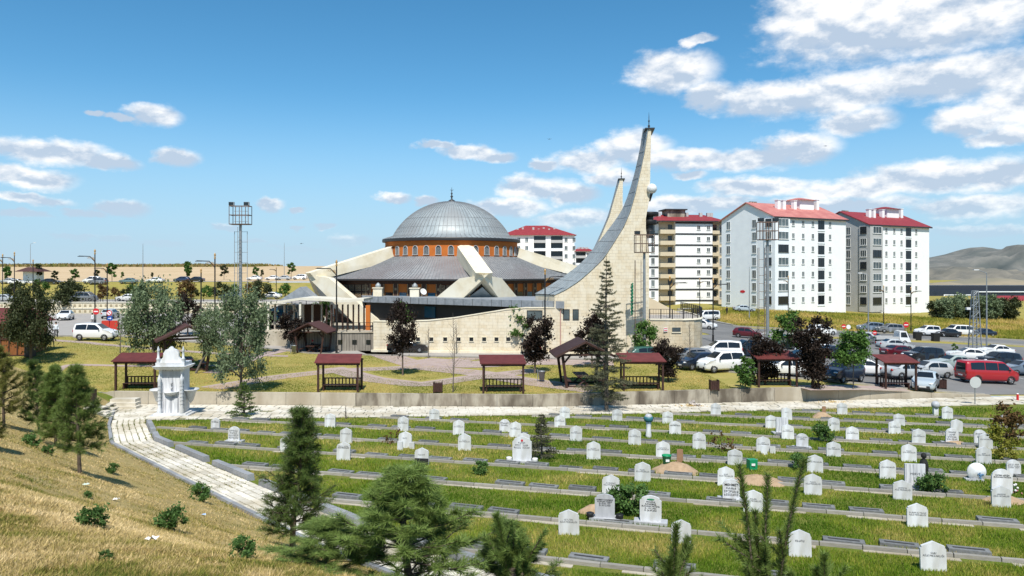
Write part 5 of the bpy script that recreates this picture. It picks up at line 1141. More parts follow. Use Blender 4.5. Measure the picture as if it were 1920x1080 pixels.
# banded block with beige balconies
def banded():
    Y = 194; x0, x1 = px(1217, 0, Y).x, px(1362, 0, Y).x; zb = -2.6; W = x1-x0; s = Y/FPX
    t = thing('apartment_block', 'white block with black bands, beige balconies and red roof', 'apartment block', (x0, Y, zb), R(6), 'white apartment blocks'); H = 24.6; fh = 2.9; D = 15
    X = lambda u: (u-1217)*s
    MB().b2(X(1217), X(1238), 1.2, D, -1, H).build('walls', M['wall_white'], t); MB().b2(X(1268), X(1340), 0, D, -1, H).build('walls', M['wall_white'], t)
    MB().b2(X(1238)+.001, X(1268)-.001, 1.6, D, -1, H).build('balcony_recess', M['beige'], t); MB().b2(X(1340)+.001, X(1362), 1.4, D, -1, H).build('balcony_recess', M['beige'], t)
    for i in range(8):
        z = H-.45-i*fh
        MB().b2(X(1268)-.05, X(1340)+.05, -.06, .02, z-.22, z+.22).build('black_band', M['blackband'], t)
        if i < 7: MB().b2(X(1217), X(1237.5), 1.12, 1.22, z-.22, z+.22).build('black_band', M['blackband'], t)
        if i < 7:
            zz = z-1.35
            window(t, X(1313), -.02, zz+.1, .95, 1.15); window(t, X(1332), -.02, zz+.1, .95, 1.15); window(t, X(1227), 1.18, zz+.1, 1.0, 1.7)
            pb = MB().b2(X(1238), X(1268)-.1, -.35, 1.59, zz-1.5, zz-.45).build('balcony', M['beige'], t)
            MB().b2(X(1257), X(1265), 1.52, 1.62, zz-.44, zz+.95).build('balcony_door', M['glass_dark'], pb)
            pb = MB().b2(X(1341), X(1355), .3, 1.39, zz-1.5, zz-.6).build('balcony', M['beige'], t); MB().b2(X(1344), X(1352), 1.32, 1.42, zz-.59, zz+.95).build('balcony_door', M['glass_dark'], pb)
            window(t, X(1360.5), 1.36, zz, .9, 1.9)
    ov = .8; roof = MB().hexa([(-ov, -ov, H), (W+ov, -ov, H), (W+ov, D+ov, H), (-ov, D+ov, H), (W*.28, D*.45, H+2.2), (W*.85, D*.45, H+2.2), (W*.85, D*.55, H+2.2), (W*.28, D*.55, H+2.2)]).build('roof', M['tile_red'], t)
    MB().b2(-ov-.02, W+ov+.02, -ov-.03, -ov+.06, H-.2, H+.06).build('eaves_board', M['dark_trim'], roof)
    rh = MB().b2(X(1262), X(1297), 4, 9, H+.8, H+3.2).build('roof_house', M['concrete'], roof); MB().b2(X(1256), X(1300), 3.4, 9.6, H+3.201, H+3.5).build('roof_house_slab', M['dark_trim'], rh)
    for u in (1247, 1302, 1330, 1345, 1351): MB().box((X(u), 5, H+1.8), (.8, .8, 1.6)).build('chimney', M['wall_midgrey'], roof)
banded()
def hip_block(name, label, u0, u1, ve, vr, Y, rows, zb, stacks, D=14, group=None):
    x0, x1 = px(u0, 0, Y).x, px(u1, 0, Y).x; W = x1-x0; ze = CZ+(HOR-ve)/FPX*Y; zr = CZ+(HOR-vr)/FPX*Y; s = Y/FPX
    t = thing(name, label, 'apartment block', (x0, Y, 0), 0, group); MB().b2(0, W, 0, D, zb, ze).build('walls', M['wall_white'], t); ov = .9
    roof = MB().hexa([(-ov, -ov, ze), (W+ov, -ov, ze), (W+ov, D+ov, ze), (-ov, D+ov, ze), (W*.32, D*.45, zr), (W*.62, D*.45, zr), (W*.62, D*.55, zr), (W*.32, D*.55, zr)]).build('roof', M['tile_red'], t)
    for i in range(8):
        fx = .2+.075*i; MB().box((W*fx, D*.25+.4*(i % 3), ze+(zr-ze)*(.5+.12*(i % 2))), (.7, .7, 1.3)).build('chimney', M['wall_midgrey'], roof)
    for (a, b) in stacks:
        st = MB().b2((a-u0)*s, (b-u0)*s, -.04, .1, zb, ze-.3).build('balcony_stack', M['glass_dark'], t)
        for i in range(rows): z = ze-2.3-i*2.95; MB().b2((a-u0)*s, (b-u0)*s, -1.1, -.041, z-.5, z+.5).build('balcony', M['wall_grey'] if i % 2 else M['wall_midgrey'], st)
    us = [u0+14+(u1-u0)*k/9 for k in range(9)]
    for u in us:
        if any(a-5 < u < b+5 for a, b in stacks): continue
        for i in range(rows): window(t, (u-u0)*s, -.02, ze-1.7-i*2.95, 1.15, 1.6)
    return t
hip_block('apartment_block', 'white block with bright red hipped roof rising behind the dome', 944, 1077, 441, 421, 270, 5, -2, ((1001, 1023), (1033, 1055)), group='white apartment blocks')
hip_block('apartment_block', 'small dark red-roofed house between the block and the minaret', 1078, 1112, 471, 463, 300, 5, -2, ((1080, 1098),), 10)
# yard walls and low things before the banded block
yw_ = thing('yard_wall', 'low pale yard wall below the banded apartment block', 'wall'); 
for i in range(9): p = px(1270+i*11, 590, 176); MB().b2(p.x, p.x+1.35, 176, 176.3, -2.5, .2).build('wall_panel', M['wall_white'] if i % 3 else M['concrete'], yw_)
bl = MB()
# dark long building, red-roofed house, hills on the right
Y = 330; t = thing('long_building', 'long dark blue glazed building behind the grey-green trees', 'building', (px(1735, 0, Y).x, Y, -9)); W = 75
MB().b2(0, W, 0, 20, -2, 9.4).build('walls', mat('navy_cladding', (.018, .026, .042), .35, (.03, .04, .06), .4), t); MB().b2(3, W, 3, 18, 9.4, 11.4).build('upper_storey', mat('navy_upper', (.03, .036, .05), .5), t)
for i in range(14): MB().b2(3+i*5, 6.8+i*5, -.1, .05, 5.4, 6.0).build('window_band', M['pane'], t)
fr_ = MB(); fr_.b2(8, 20, -.3, -.1, 7.2, 7.6); fr_.b2(8, 16, -.3, -.1, 3.6, 4.0); fr_.b2(8, 8.5, -.3, -.1, 4.0, 7.2); fr_.build('white_frame', M['wall_grey'], t); MB().b2(22, W, -.4, -.1, 8.6, 9.0).build('white_fascia', M['wall_grey'], t)
Y = 265; p = px(1862, 0, Y); t = thing('red_roofed_house', 'low house with a red hipped roof at the right edge', 'house', (p.x, Y, -6)); MB().b2(0, 22, 0, 12, -2, 3.2).build('walls', M['wall_white'], t)
MB().hexa([(-1, -1, 3.2), (23, -1, 3.2), (23, 13, 3.2), (-1, 13, 3.2), (6, 5, 6), (16, 5, 6), (16, 7, 6), (6, 7, 6)]).build('roof', M['tile_red'], t)
for i in range(4): window(t, 3+i*5, -.02, 1.2, 1.2, 1.4)
hm = [mat('arid_hill_'+k, a, .95, b, .011, coord='World', col3=c, s3=.005, lo=.42, hi=.58) for k, a, b, c in (('far', (.12, .125, .115), (.185, .18, .16), (.075, .09, .085)), ('mid', (.135, .13, .11), (.21, .19, .15), (.09, .095, .08)), ('near', (.26, .22, .155), (.31, .255, .17), (.17, .165, .12)))]  # darker noise tones paint in gully shade that the flat-lit relief lacks
def hills(name, prof, Y, dep, zb, mt, seed, rough):
    us = np.linspace(prof[0][0], prof[-1][0], 150); vs = np.interp(us, [q[0] for q in prof], [q[1] for q in prof]); h = CZ+(HOR-vs)/FPX*Y; n = 40; V = []
    for j in range(n):
        f = j/(n-1); y = Y-dep*(.75-f) if f < .75 else Y+dep*(f-.75); k = sstep(f, 0, .75) if f < .75 else 1-.5*(f-.75)/.25
        x = (us-960)/FPX*Y*(1+0*f); nz = (fbm(x/dep*6+seed, np.full_like(x, y/dep*6), 1.3, seed)-.5)*rough*np.sin(PI*min(f/.75, 1))+(fbm(x/dep*22+seed, np.full_like(x, y/dep*14), 1.3, seed+4)-.5)*rough*.35*np.sin(PI*min(f/.75, 1))
        V.append(np.stack([x, np.full_like(x, y), zb+(h-zb)*k+nz], -1))
    V = np.array(V); a, b = V.shape[:2]; i = np.arange(a-1)[:, None]*b+np.arange(b-1)[None, :]; me = npmesh(name, V.reshape(-1, 3), np.stack([i, i+1, i+b+1, i+b], -1).reshape(-1, 4)); me.shade_smooth(); return struct(mobj(name, me, mt))
hills('far_hills', [(1500, 520), (1640, 498), (1700, 489), (1745, 482), (1778, 475), (1800, 468), (1820, 464), (1836, 467), (1856, 471), (1872, 470), (1900, 475), (1935, 480), (2000, 486), (2100, 496), (2300, 505)], 3200, 1300, -20, hm[0], 3, 120)
hills('middle_hills', [(1500, 530), (1650, 512), (1720, 503), (1765, 499), (1800, 500), (1850, 507), (1900, 512), (1960, 509), (2050, 505), (2250, 515)], 1700, 600, -15, hm[1], 8, 48)
hills('near_hills', [(1500, 545), (1700, 532), (1760, 531), (1800, 526), (1840, 521), (1880, 525), (1930, 524), (2100, 530)], 900, 300, -12, hm[2], 11, 14)

# ------------------------------------------------------------------ vehicles
KIND = {  # length, half width, belt z, roof profile (x, z) rear to front, glass spans (x0, x1), windscreen, rear screen, wheel x, wheel r
 'sedan': dict(L=4.45, w=.86, belt=.93, top=[(-2.22, .62), (-2.2, .95), (-1.55, 1.03), (-.85, 1.40), (.15, 1.43), (.98, 1.0), (1.95, .86), (2.2, .68), (2.22, .5)], win=[(-1.2, -.42), (-.36, .66)], ws=(.20, .95), rs=(-.9, -1.5), wh=(-1.32, 1.36), r=.31),
 'hatch': dict(L=4.0, w=.85, belt=.95, top=[(-2.0, .6), (-1.98, 1.0), (-1.6, 1.38), (-.8, 1.49), (.2, 1.48), (1.0, 1.05), (1.75, .88), (1.98, .7), (2.0, .5)], win=[(-1.25, -.42), (-.36, .68)], ws=(.25, .98), rs=(-1.62, -1.96), wh=(-1.22, 1.27), r=.31),
 'suv': dict(L=4.5, w=.91, belt=1.08, top=[(-2.25, .7), (-2.23, 1.12), (-1.95, 1.6), (-.9, 1.7), (.3, 1.68), (1.1, 1.18), (1.95, 1.04), (2.22, .8), (2.25, .55)], win=[(-1.75, -1.0), (-.94, -.2), (-.14, .78)], ws=(.35, 1.08), rs=(-1.96, -2.2), wh=(-1.38, 1.4), r=.36),
 'mpv': dict(L=4.2, w=.89, belt=1.1, top=[(-2.1, .7), (-2.08, 1.15), (-1.98, 1.72), (-1.0, 1.81), (.25, 1.78), (1.12, 1.2), (1.8, 1.02), (2.08, .78), (2.1, .5)], win=[(-1.8, -.62), (-.55, .75)], ws=(.30, 1.1), rs=(-2.0, -2.09), wh=(-1.3, 1.34), r=.32),
 'van': dict(L=4.9, w=.95, belt=1.15, top=[(-2.45, .6), (-2.44, 1.2), (-2.36, 1.86), (-1.2, 1.95), (1.0, 1.92), (1.75, 1.3), (2.25, 1.08), (2.43, .85), (2.45, .5)], win=[(-2.1, -.85), (-.78, .35), (.42, 1.4)], ws=(1.05, 1.73), rs=(-2.38, -2.45), wh=(-1.5, 1.6), r=.34),
}
def interp(P, x): return float(np.interp(x, [p[0] for p in P], [p[1] for p in P]))
def car_meshes(kind, cache={}):
    if kind in cache: return cache[kind]
    K = KIND[kind]; top = K['top']; hw = K['w']; be = K['belt']; L = K['L']
    xs = sorted(set([p[0] for p in top]+list(np.linspace(-L/2+.15, L/2-.15, 15)))); rows = []
    def half(x, z):
        e = min(1, max(0, (L/2-abs(x))/.5)); e = .80+.20*math.sqrt(e) if e < 1 else 1
        w = hw*e; return w if z <= be else max(.2, w-.46*(z-be)*(1 if kind != 'van' else .55))
    for x in xs:
        zt = interp(top, x); zb = .24+.14*max(0, abs(x)-L/2+.35); b = min(be, zt-.02)
        ring = []
        for (z, k) in ((zb, .93), (zb+.16, 1), (b*.6+zb*.4+.05, 1.012), (b, .985), (b+(zt-b)*.55, None), (zt-.055*(zt > be), None)): ring.append((x, half(x, z)*(k or 1), z))
        ring.append((x, half(x, zt)*.80, zt)); ring.append((x, half(x, zt)*.35, zt+.015))
        rows.append(ring+[(a, -y, z) for a, y, z in ring[::-1]])
    b = MB().grid(rows, True); n = len(rows[0]); b.f.append(tuple(range(n))); b.f.append(tuple(range(len(b.v)-1, len(b.v)-n-1, -1)))
    body = b.mesh('body'); recalc(body); body.shade_smooth(); body.materials.append(M['white'])
    glass = []
    for (x0, x1) in K['win']:
        for s in (-1, 1):
            g = MB(); P = []
            for x in np.linspace(x0, x1, 6): zt = interp(top, x); zb = be+.05; z1 = max(zb+.03, zt-.12); P.append([(x, s*(half(x, zb)+.012), zb), (x, s*(half(x, (zb+z1)/2)+.016), (zb+z1)/2), (x, s*(half(x, z1)+.012), z1)])
            g.grid(P); glass.append(('side_window', g))
    def screen(xa, xb, name):
        g = MB(); P = []; sx = 1 if xb > xa else -1
        for f in np.linspace(.06, .94, 5):
            x = xa+(xb-xa)*f; z = interp(top, x); P.append([(x+.02*sx, k*half(x, z)*.80, z+.022) for k in (-1, -.5, 0, .5, 1)])
        g.grid(P); glass.append((name, g))
    screen(*K['ws'], 'windscreen'); screen(*K['rs'], 'rear_window')
    gl = []
    for nme, g in glass: m = g.mesh(nme); recalc(m); m.materials.append(M['car_glass']); gl.append((nme, m))
    r = K['r']; ty = MB().lathe([(r*.55, -.10), (r*.9, -.11), (r, -.07), (r, .07), (r*.9, .11), (r*.55, .10)], 18).mesh('tyre'); ty.materials.append(M['tyre'])
    rm = MB().lathe([(.001, .08), (r*.18, .085), (r*.56, .06), (r*.62, .105), (r*.64, .10)], 18); 
    for k in range(5): a = 2*PI*k/5; rm.bar((r*.1*math.cos(a), r*.1*math.sin(a), .088), (r*.55*math.cos(a), r*.55*math.sin(a), .088), .05)
    rm = rm.mesh('rim'); rm.materials.append(M['rim'])
    ar = MB().lathe([(r*1.0, 0), (r*1.17, 0), (r*1.17, .03), (r*1.0, .03)], 18, a0=-.1, a1=PI+.1).mesh('wheel_arch'); ar.materials.append(M['dark_trim'])
    cache[kind] = (K, body, gl, ty, rm, ar, half); return cache[kind]
PAINT = {}
def paint(c):
    if c not in PAINT: PAINT[c] = mat('car_paint', c, .28, spec=.5, coat=.6)
    return PAINT[c]
COL = dict(white=(.74, .74, .73), silver=(.42, .44, .45), grey=(.16, .17, .18), black=(.012, .012, .014), blue=(.02, .035, .08), teal=(.12, .19, .20), red=(.36, .012, .02), maroon=(.09, .008, .014), green=(.035, .10, .08), greyblue=(.13, .17, .22), mint=(.30, .36, .34), navy=(.012, .02, .04), paleblue=(.40, .46, .50))
lampm = MB().ball((0, 0, 0), .5, 8).mesh('headlight'); lampm.shade_smooth(); lampm.materials.append(M['lamp_clear'])
platem = MB().box((0, 0, 0), (.02, .52, .12)).mesh('number_plate'); platem.materials.append(M['plate'])
mirm = MB().ball((0, 0, 0), .5, 6).mesh('mirror'); mirm.materials.append(M['dark_trim'])
bumpm = MB().box((0, 0, 0), (1, 1, 1), 0, .9).mesh('bumper'); bumpm.materials.append(M['dark_trim'])
def car(u, v, kind, col, head, label, scale=1.0, name=None, cat=None, pos=None):
    K, body, gl, ty, rm, ar, half = car_meshes(kind); p = pos or at(u, v); rz = R(head)
    t = thing(name or {'sedan': 'parked_car', 'hatch': 'parked_car', 'suv': 'parked_car', 'mpv': 'parked_van', 'van': 'parked_van'}[kind], label, cat or ('van' if kind in ('mpv', 'van') else 'car'), p+Vector((0, 0, .05)), rz, 'parked and passing vehicles')
    dx, dy = math.cos(rz), math.sin(rz); slope = math.atan2(g1(p.x+dx*1.3, p.y+dy*1.3)-g1(p.x-dx*1.3, p.y-dy*1.3), 2.6); t.rotation_euler = (0, -slope, rz); t.scale = (scale,)*3
    bo = link('body', body, t, mat=paint(COL[col]))
    for nme, m in gl: link(nme, m, t)
    for x in K['wh']:
        for s in (-1, 1):
            w = link('tyre', ty, t, (x, s*(K['w']-.085), K['r'])); w.rotation_euler = (-PI/2*s, 0, 0); link('rim', rm, w)
            a = link('wheel_arch', ar, t, (x, s*(K['w']*1.004+.0), K['r'])); a.rotation_euler = (PI/2, 0, 0)
            if s < 0: a.location.y += .02
    L = K['L']; zl = .70 if kind in ('sedan', 'hatch') else .84
    for s in (-1, 1):
        link('headlight', lampm, t, (L/2-.13, s*K['w']*.66, zl), 0, (.34, .42, .17)); o = link('tail_light', lampm, t, (-L/2+.06, s*K['w']*.74, zl+.12), 0, (.22, .28, .26 if kind in ('sedan', 'hatch') else .5), M['lamp_red'])
        link('mirror', mirm, t, (K['ws'][1]-.32, s*(K['w']+.08), K['belt']+.08), 0, (.14, .22, .17))
    link('number_plate', platem, t, (L/2+.012, 0, .45)); link('number_plate', platem, t, (-L/2-.012, 0, .62))
    link('grille', bumpm, t, (L/2-.03, 0, .40), 0, (.09, 1.1, .22)); link('bumper', bumpm, t, (-L/2+.03, 0, .36), 0, (.10, 1.25, .2))
    return t
for c in [
 # left far road
 (17,532,'sedan','silver',180,'silver car at the far left of the distant road'),(33,534,'sedan','white',0,'white sedan on the distant road left of the kiosk'),(95,533,'sedan','black',0,'black sedan on the distant road right of the kiosk'),
 (172,531.5,'mpv','white',180,'white van on the distant road behind the tall lamp'),(184,533.5,'suv','grey',180,'dark grey car in front of the white van on the distant road'),(241,532,'sedan','teal',180,'teal sedan on the distant road'),
 (291,530.5,'sedan','white',180,'white sedan right of the teal one on the distant road'),(341,529.5,'hatch','blue',180,'blue car on the distant road before a black one'),(367,529,'sedan','black',180,'black sedan behind the blue car on the distant road'),
 (477,526,'sedan','white',180,'white sedan on the distant road right of the floodlight tower'),(511,525.5,'sedan','white',180,'second white sedan right of the floodlight tower on the distant road'),(532,525.5,'sedan','silver',180,'silver sedan trailing the white ones on the distant road'),(562,524.5,'suv','white',180,'white car half hidden behind the mosque strut on the distant road'),
 # upper street
 (12,566,'sedan','silver',0,'silver car on the upper street at the left edge'),(158,566,'van','grey',0,'grey van on the upper street behind the dark tree'),(240,565,'sedan','white',180,'white sedan on the upper street left of the silver tree'),(432,562,'sedan','navy',180,'dark blue car on the upper street behind the floodlight tower'),(508,560.5,'sedan','white',180,'white sedan on the upper street left of the porch roof'),
 # street before the retaining wall
 (123,600,'sedan','white',-70,'white sedan driving towards us before the niche wall'),(207,597,'hatch','silver',100,'silver car behind the round signs before the niche wall'),
 (180,638,'mpv','white',0,'white van with a yellow paper in its window beside the lawn'),
 (545,648,'sedan','navy',180,'dark blue car behind the picnic shelter with a seated person'),(765,661,'sedan','black',0,'black sedan parked along the stone wall behind a plum tree'),(996,666,'suv','black',95,'black car seen from behind beside a motorcycle'),
 # lot, left part
 (1216,678,'hatch','green',10,'dark green car behind the spruce and the mast'),(1250,659,'sedan','silver',0,'old silver sedan parked under the terrace wall'),(1294,682,'hatch','grey',190,'grey hatchback behind the dark bush left of the white vans'),(1308,692,'hatch','navy',205,'dark car with its bonnet beside the nearer white van'),
 (1350,672,'mpv','white',180,'farther of the two white vans in the parking row'),(1352,697,'mpv','white',200,'nearer of the two white vans in the parking row'),(1400,668,'suv','black',190,'black car behind the left plum bush'),
 (1326,601,'van','white',200,'white van turning at the terrace corner'),(1320,617,'hatch','white',-40,'white car nosing out from the terrace corner'),(1402,634,'hatch','maroon',-25,'maroon hatchback at the traffic island'),(1541,629,'suv','white',20,'white crossover driving past the grass bank'),
 (1476,653,'suv','green',95,'green estate car seen from behind on the road'),(1468,706,'hatch','white',190,'white car behind the railed red shelter'),(1500,684,'sedan','black',180,'black car behind the middle plum bush'),(1556,672,'sedan','navy',180,'navy car partly behind the round green tree'),(1580,716,'mpv','navy',215,'dark MPV parked nose to the lawn kerb'),(1622,705,'hatch','white',0,'white hatchback behind the round green tree'),(1530,668,'sedan','white',170,'white car roof behind the plum bush tops'),
 # right part
 (1632,622,'suv','greyblue',180,'grey-blue car left of the far signpost on the bypass'),(1668,625,'suv','grey',180,'grey estate car before the no entry sign'),(1634,642,'sedan','silver',-60,'silver sedan beside a person in white'),
 (1738,630,'mpv','white',190,'white van beside two black bins'),(1776,632,'sedan','black',190,'black car before the white panel van'),(1797,630,'van','white',190,'white panel van on the verge'),(1842,631,'sedan','navy',180,'navy car behind the lattice pylon'),
 (1678,657,'sedan','silver',0,'silver sedan behind the old maroon one'),(1688,671,'sedan','maroon',10,'old maroon sedan seen from its rear corner'),(1730,680,'suv','black',195,'black estate car in the middle of the lot'),(1786,693,'sedan','mint',190,'grey-green sedan left of the red van'),
 (1741,708,'hatch','silver',190,'silver car between the red shelter and the red van'),(1700,711,'sedan','silver',15,'silver sedan seen through the rightmost red shelter'),(1736,730,'sedan','paleblue',235,'pale blue sedan nosing towards the low wall'),(1849,718,'van','red',5,'red minibus in the parking lot'),
 (1815,676,'sedan','white',170,'white car roof just left of the red minibus top'),(1866,668,'sedan','white',190,'white sedan behind the red minibus'),(1872,690,'suv','black',190,'black car directly behind the red minibus'),(1915,704,'sedan','greyblue',190,'grey-blue sedan at the right edge of the lot'),
 (1885,593,'sedan','white',180,'white car far behind the grass bank at the right edge'),(1235,572,'van','white',0,'white van parked behind the terrace ramp'),(1395,585,'sedan','paleblue',0,'pale blue car at the foot of the pink-roofed block')]:
    car(*c)
# small flatbed truck
p = at(1671, 647); t = thing('flatbed_truck', 'small white flatbed truck in the parking lot', 'truck', p+Vector((0, 0, .05)), R(0), 'parked and passing vehicles')
MB().hexa([(.75, -.85, .5), (2.35, -.85, .45), (2.35, .85, .45), (.75, .85, .5), (.8, -.76, 1.95), (1.75, -.76, 1.95), (1.75, .76, 1.95), (.8, .76, 1.95)]).build('cab', paint(COL['white']), t)
MB().quad((2.3, -.72, 1.05), (2.3, .72, 1.05), (1.83, .68, 1.85), (1.83, -.68, 1.85)).build('windscreen', M['car_glass'], t)
for s in (-1, 1): MB().quad((.95, s*.845, 1.15), (1.9, s*.845, 1.1), (1.65, s*.80, 1.8), (.95, s*.80, 1.8)).build('side_window', M['car_glass'], t)
MB().b2(-2.5, .65, -.9, .9, .72, .85).build('bed_floor', M['grey_metal'], t)
for s in (-1, 1): MB().b2(-2.5, .65, s*.9-.03, s*.9+.03, .851, 1.2).build('bed_side', M['wall_midgrey'], t)
MB().b2(-2.53, -2.47, -.87, .87, .851, 1.2).build('tailgate', M['wall_midgrey'], t)
_, _, _, ty, rm, ar, _ = car_meshes('van')
for x in (-1.6, 1.5):
    for s in (-1, 1): w = link('tyre', ty, t, (x, s*.78, .34)); w.rotation_euler = (-PI/2*s, 0, 0); link('rim', rm, w)
# motorcycle
p = at(1006, 667); t = thing('motorcycle', 'dark motorcycle parked behind the black car', 'motorcycle', p, R(10))
for x in (-.65, .65): o = MB().lathe([(.22, -.05), (.3, -.05), (.31, 0), (.3, .05), (.22, .05)], 18).build('wheel', M['tyre'], t); o.rotation_euler = (PI/2, 0, 0); o.location = (x, 0, .31); MB().lathe([(.02, -.03), (.22, -.01), (.22, .01), (.02, .03)], 10).build('hub', M['rim'], o)
MB().hexa([(-.35, -.12, .4), (.3, -.12, .4), (.3, .12, .4), (-.35, .12, .4), (-.4, -.1, .75), (.35, -.1, .78), (.35, .1, .78), (-.4, .1, .75)]).build('engine', M['dark_trim'], t)
MB().tube([(-.8, 0, .82), (-.4, 0, .8), (-.05, 0, .78)], [.09, .13, .11], 8).build('seat', M['black_metal'], t, True); MB().tube([(-.02, 0, .85), (.2, 0, .95), (.42, 0, .88)], [.1, .17, .1], 8).build('tank', M['sign_red'], t, True)
MB().tube([(.65, 0, .31), (.42, 0, 1.0)], .035, 6).build('fork', M['grey_metal'], t); MB().tube([(.3, -.35, 1.08), (.42, 0, 1.02), (.3, .35, 1.08)], .02, 6).build('handlebar', M['black_metal'], t)
# ------------------------------------------------------------------ trees and shrubs
def leaf_arrays(cs, rs, n, size, flat=.8, rng=RNG, elong=1.6):
    """n leaf quads spread through blobs (centres cs, radii rs); returns V, F"""
    cs = np.array(cs); rs = np.array(rs); w = rs**2.2; k = rng.choice(len(cs), n, p=w/w.sum()); d = rng.normal(size=(n, 3)); d /= np.linalg.norm(d, axis=1)[:, None]
    P = cs[k]+d*(rs[k]*1.35*np.abs(rng.normal(0, .55, n))**.8)[:, None]*np.array([1, 1, flat])
    a = rng.normal(size=(n, 3)); a /= np.linalg.norm(a, axis=1)[:, None]; b = np.cross(a, rng.normal(size=(n, 3))); b /= np.linalg.norm(b, axis=1)[:, None]
    s = (size*(.6+.8*rng.random(n)))[:, None]; a *= s*.5*elong; b *= s*.5
    V = np.stack([P-a, P+b*.9, P+a, P-b*.9], 1).reshape(-1, 3); return V, np.arange(4*n).reshape(-1, 4)
def crown_blobs(h0, h1, r, n, seed, shape='egg'):
    rg = np.random.default_rng(seed); cs, rs = [], []
    for i in range(n):
        f = (i+.5)/n; z = h0+(h1-h0)*f
        if shape == 'egg': rr = r*math.sqrt(max(.05, 1-((f-.42)/.62)**2))
        elif shape == 'vase': rr = r*(.35+.75*f)*(1 if f < .85 else .75)
        else: rr = r*(.9+.2*math.sin(7*f))
        a = rg.random()*6.28+i*2.4; d = rr*(.25+.75*rg.random()**.5)
        cs.append((d*math.cos(a), d*math.sin(a), z+rg.normal()*.06*(h1-h0))); rs.append(r*(.22+.22*rg.random()))
    return cs, rs
def broad(h, r, trunk_h, seed, n=3200, leaf=.13, blobs=22, shape='egg', tr=.09, bark='bark', lean=0.0):
    cs, rs = crown_blobs(trunk_h, h-r*.15, r, blobs, seed, shape); cs = [(c[0]+lean*trunk_h*1.1, c[1], c[2]) for c in cs]; rg = np.random.default_rng(seed+50)
    V, F = leaf_arrays(cs, rs, n, leaf, .85, rg); lm = npmesh('crown', V, F)
    b = MB(); b.tube([(0, 0, -.15), (lean*.4*trunk_h, 0, trunk_h*.5), (lean*trunk_h, .03, trunk_h), (lean*trunk_h*1.1, .05, trunk_h+(h-trunk_h)*.55)], [tr*1.25, tr, tr*.8, tr*.3], 8)
    for i, c in enumerate(cs):
        if i % 2 == 0: z = trunk_h*.75+(c[2]-trunk_h)*.35; b.tube([(lean*trunk_h*.9, 0, max(.2, z)), (c[0]*.5, c[1]*.5, (z+c[2])/2+.1), c], [tr*.42, tr*.28, tr*.08], 5)
    tm = b.mesh('trunk'); tm.shade_smooth(); tm.materials.append(M[bark]); return tm, lm
PROTO = {}
def tree(u, v, spec, leafmat, label, h=None, name='tree', cat='tree', rz=None, sx=1.0, pos=None, group='trees and shrubs', hpx=None):
    if spec not in PROTO:
        kind, a = spec[0], spec[1:]
        PROTO[spec] = broad(*a) if kind == 'b' else conifer(*a) if kind == 'c' else pine(*a)
    tm, lm = PROTO[spec]; p = pos or at(u, v); H = spec[1]; s = 1.0
    if hpx: s = hpx*p.y/FPX/H
    elif h: s = h/H
    t = thing(name, label, cat, p, random.random()*6.28 if rz is None else rz, group); t.scale = (s*sx, s*sx, s)
    link('trunk', tm, t)
    if not lm.materials: lm.materials.append(M[leafmat])
    link('crown', lm, t, mat=M[leafmat]); return t
def needles(shoots, n, ln, w, rg, spread=.9):
    """shoots: list of (p0, p1); n needles each, pointing outward and forward; triangles"""
    A = np.array([s[0] for s in shoots]); B = np.array([s[1] for s in shoots]); k = np.repeat(np.arange(len(shoots)), n); N = len(k); f = rg.random(N)
    ax = (B-A); ax /= np.linalg.norm(ax, axis=1)[:, None]+1e-9; P = A[k]+(B-A)[k]*f[:, None]; d = rg.normal(size=(N, 3)); d -= (d*ax[k]).sum(1)[:, None]*ax[k]; d /= np.linalg.norm(d, axis=1)[:, None]+1e-9
    dr = ax[k]*(.55+.5*rg.random(N))[:, None]+d*spread; dr /= np.linalg.norm(dr, axis=1)[:, None]; s = np.cross(dr, rg.normal(size=(N, 3))); s /= np.linalg.norm(s, axis=1)[:, None]+1e-9
    l = (ln*(.7+.5*rg.random(N)))[:, None]; V = np.stack([P-s*w/2, P+s*w/2, P+dr*l], 1).reshape(-1, 3); return V, np.arange(3*N).reshape(-1, 3)
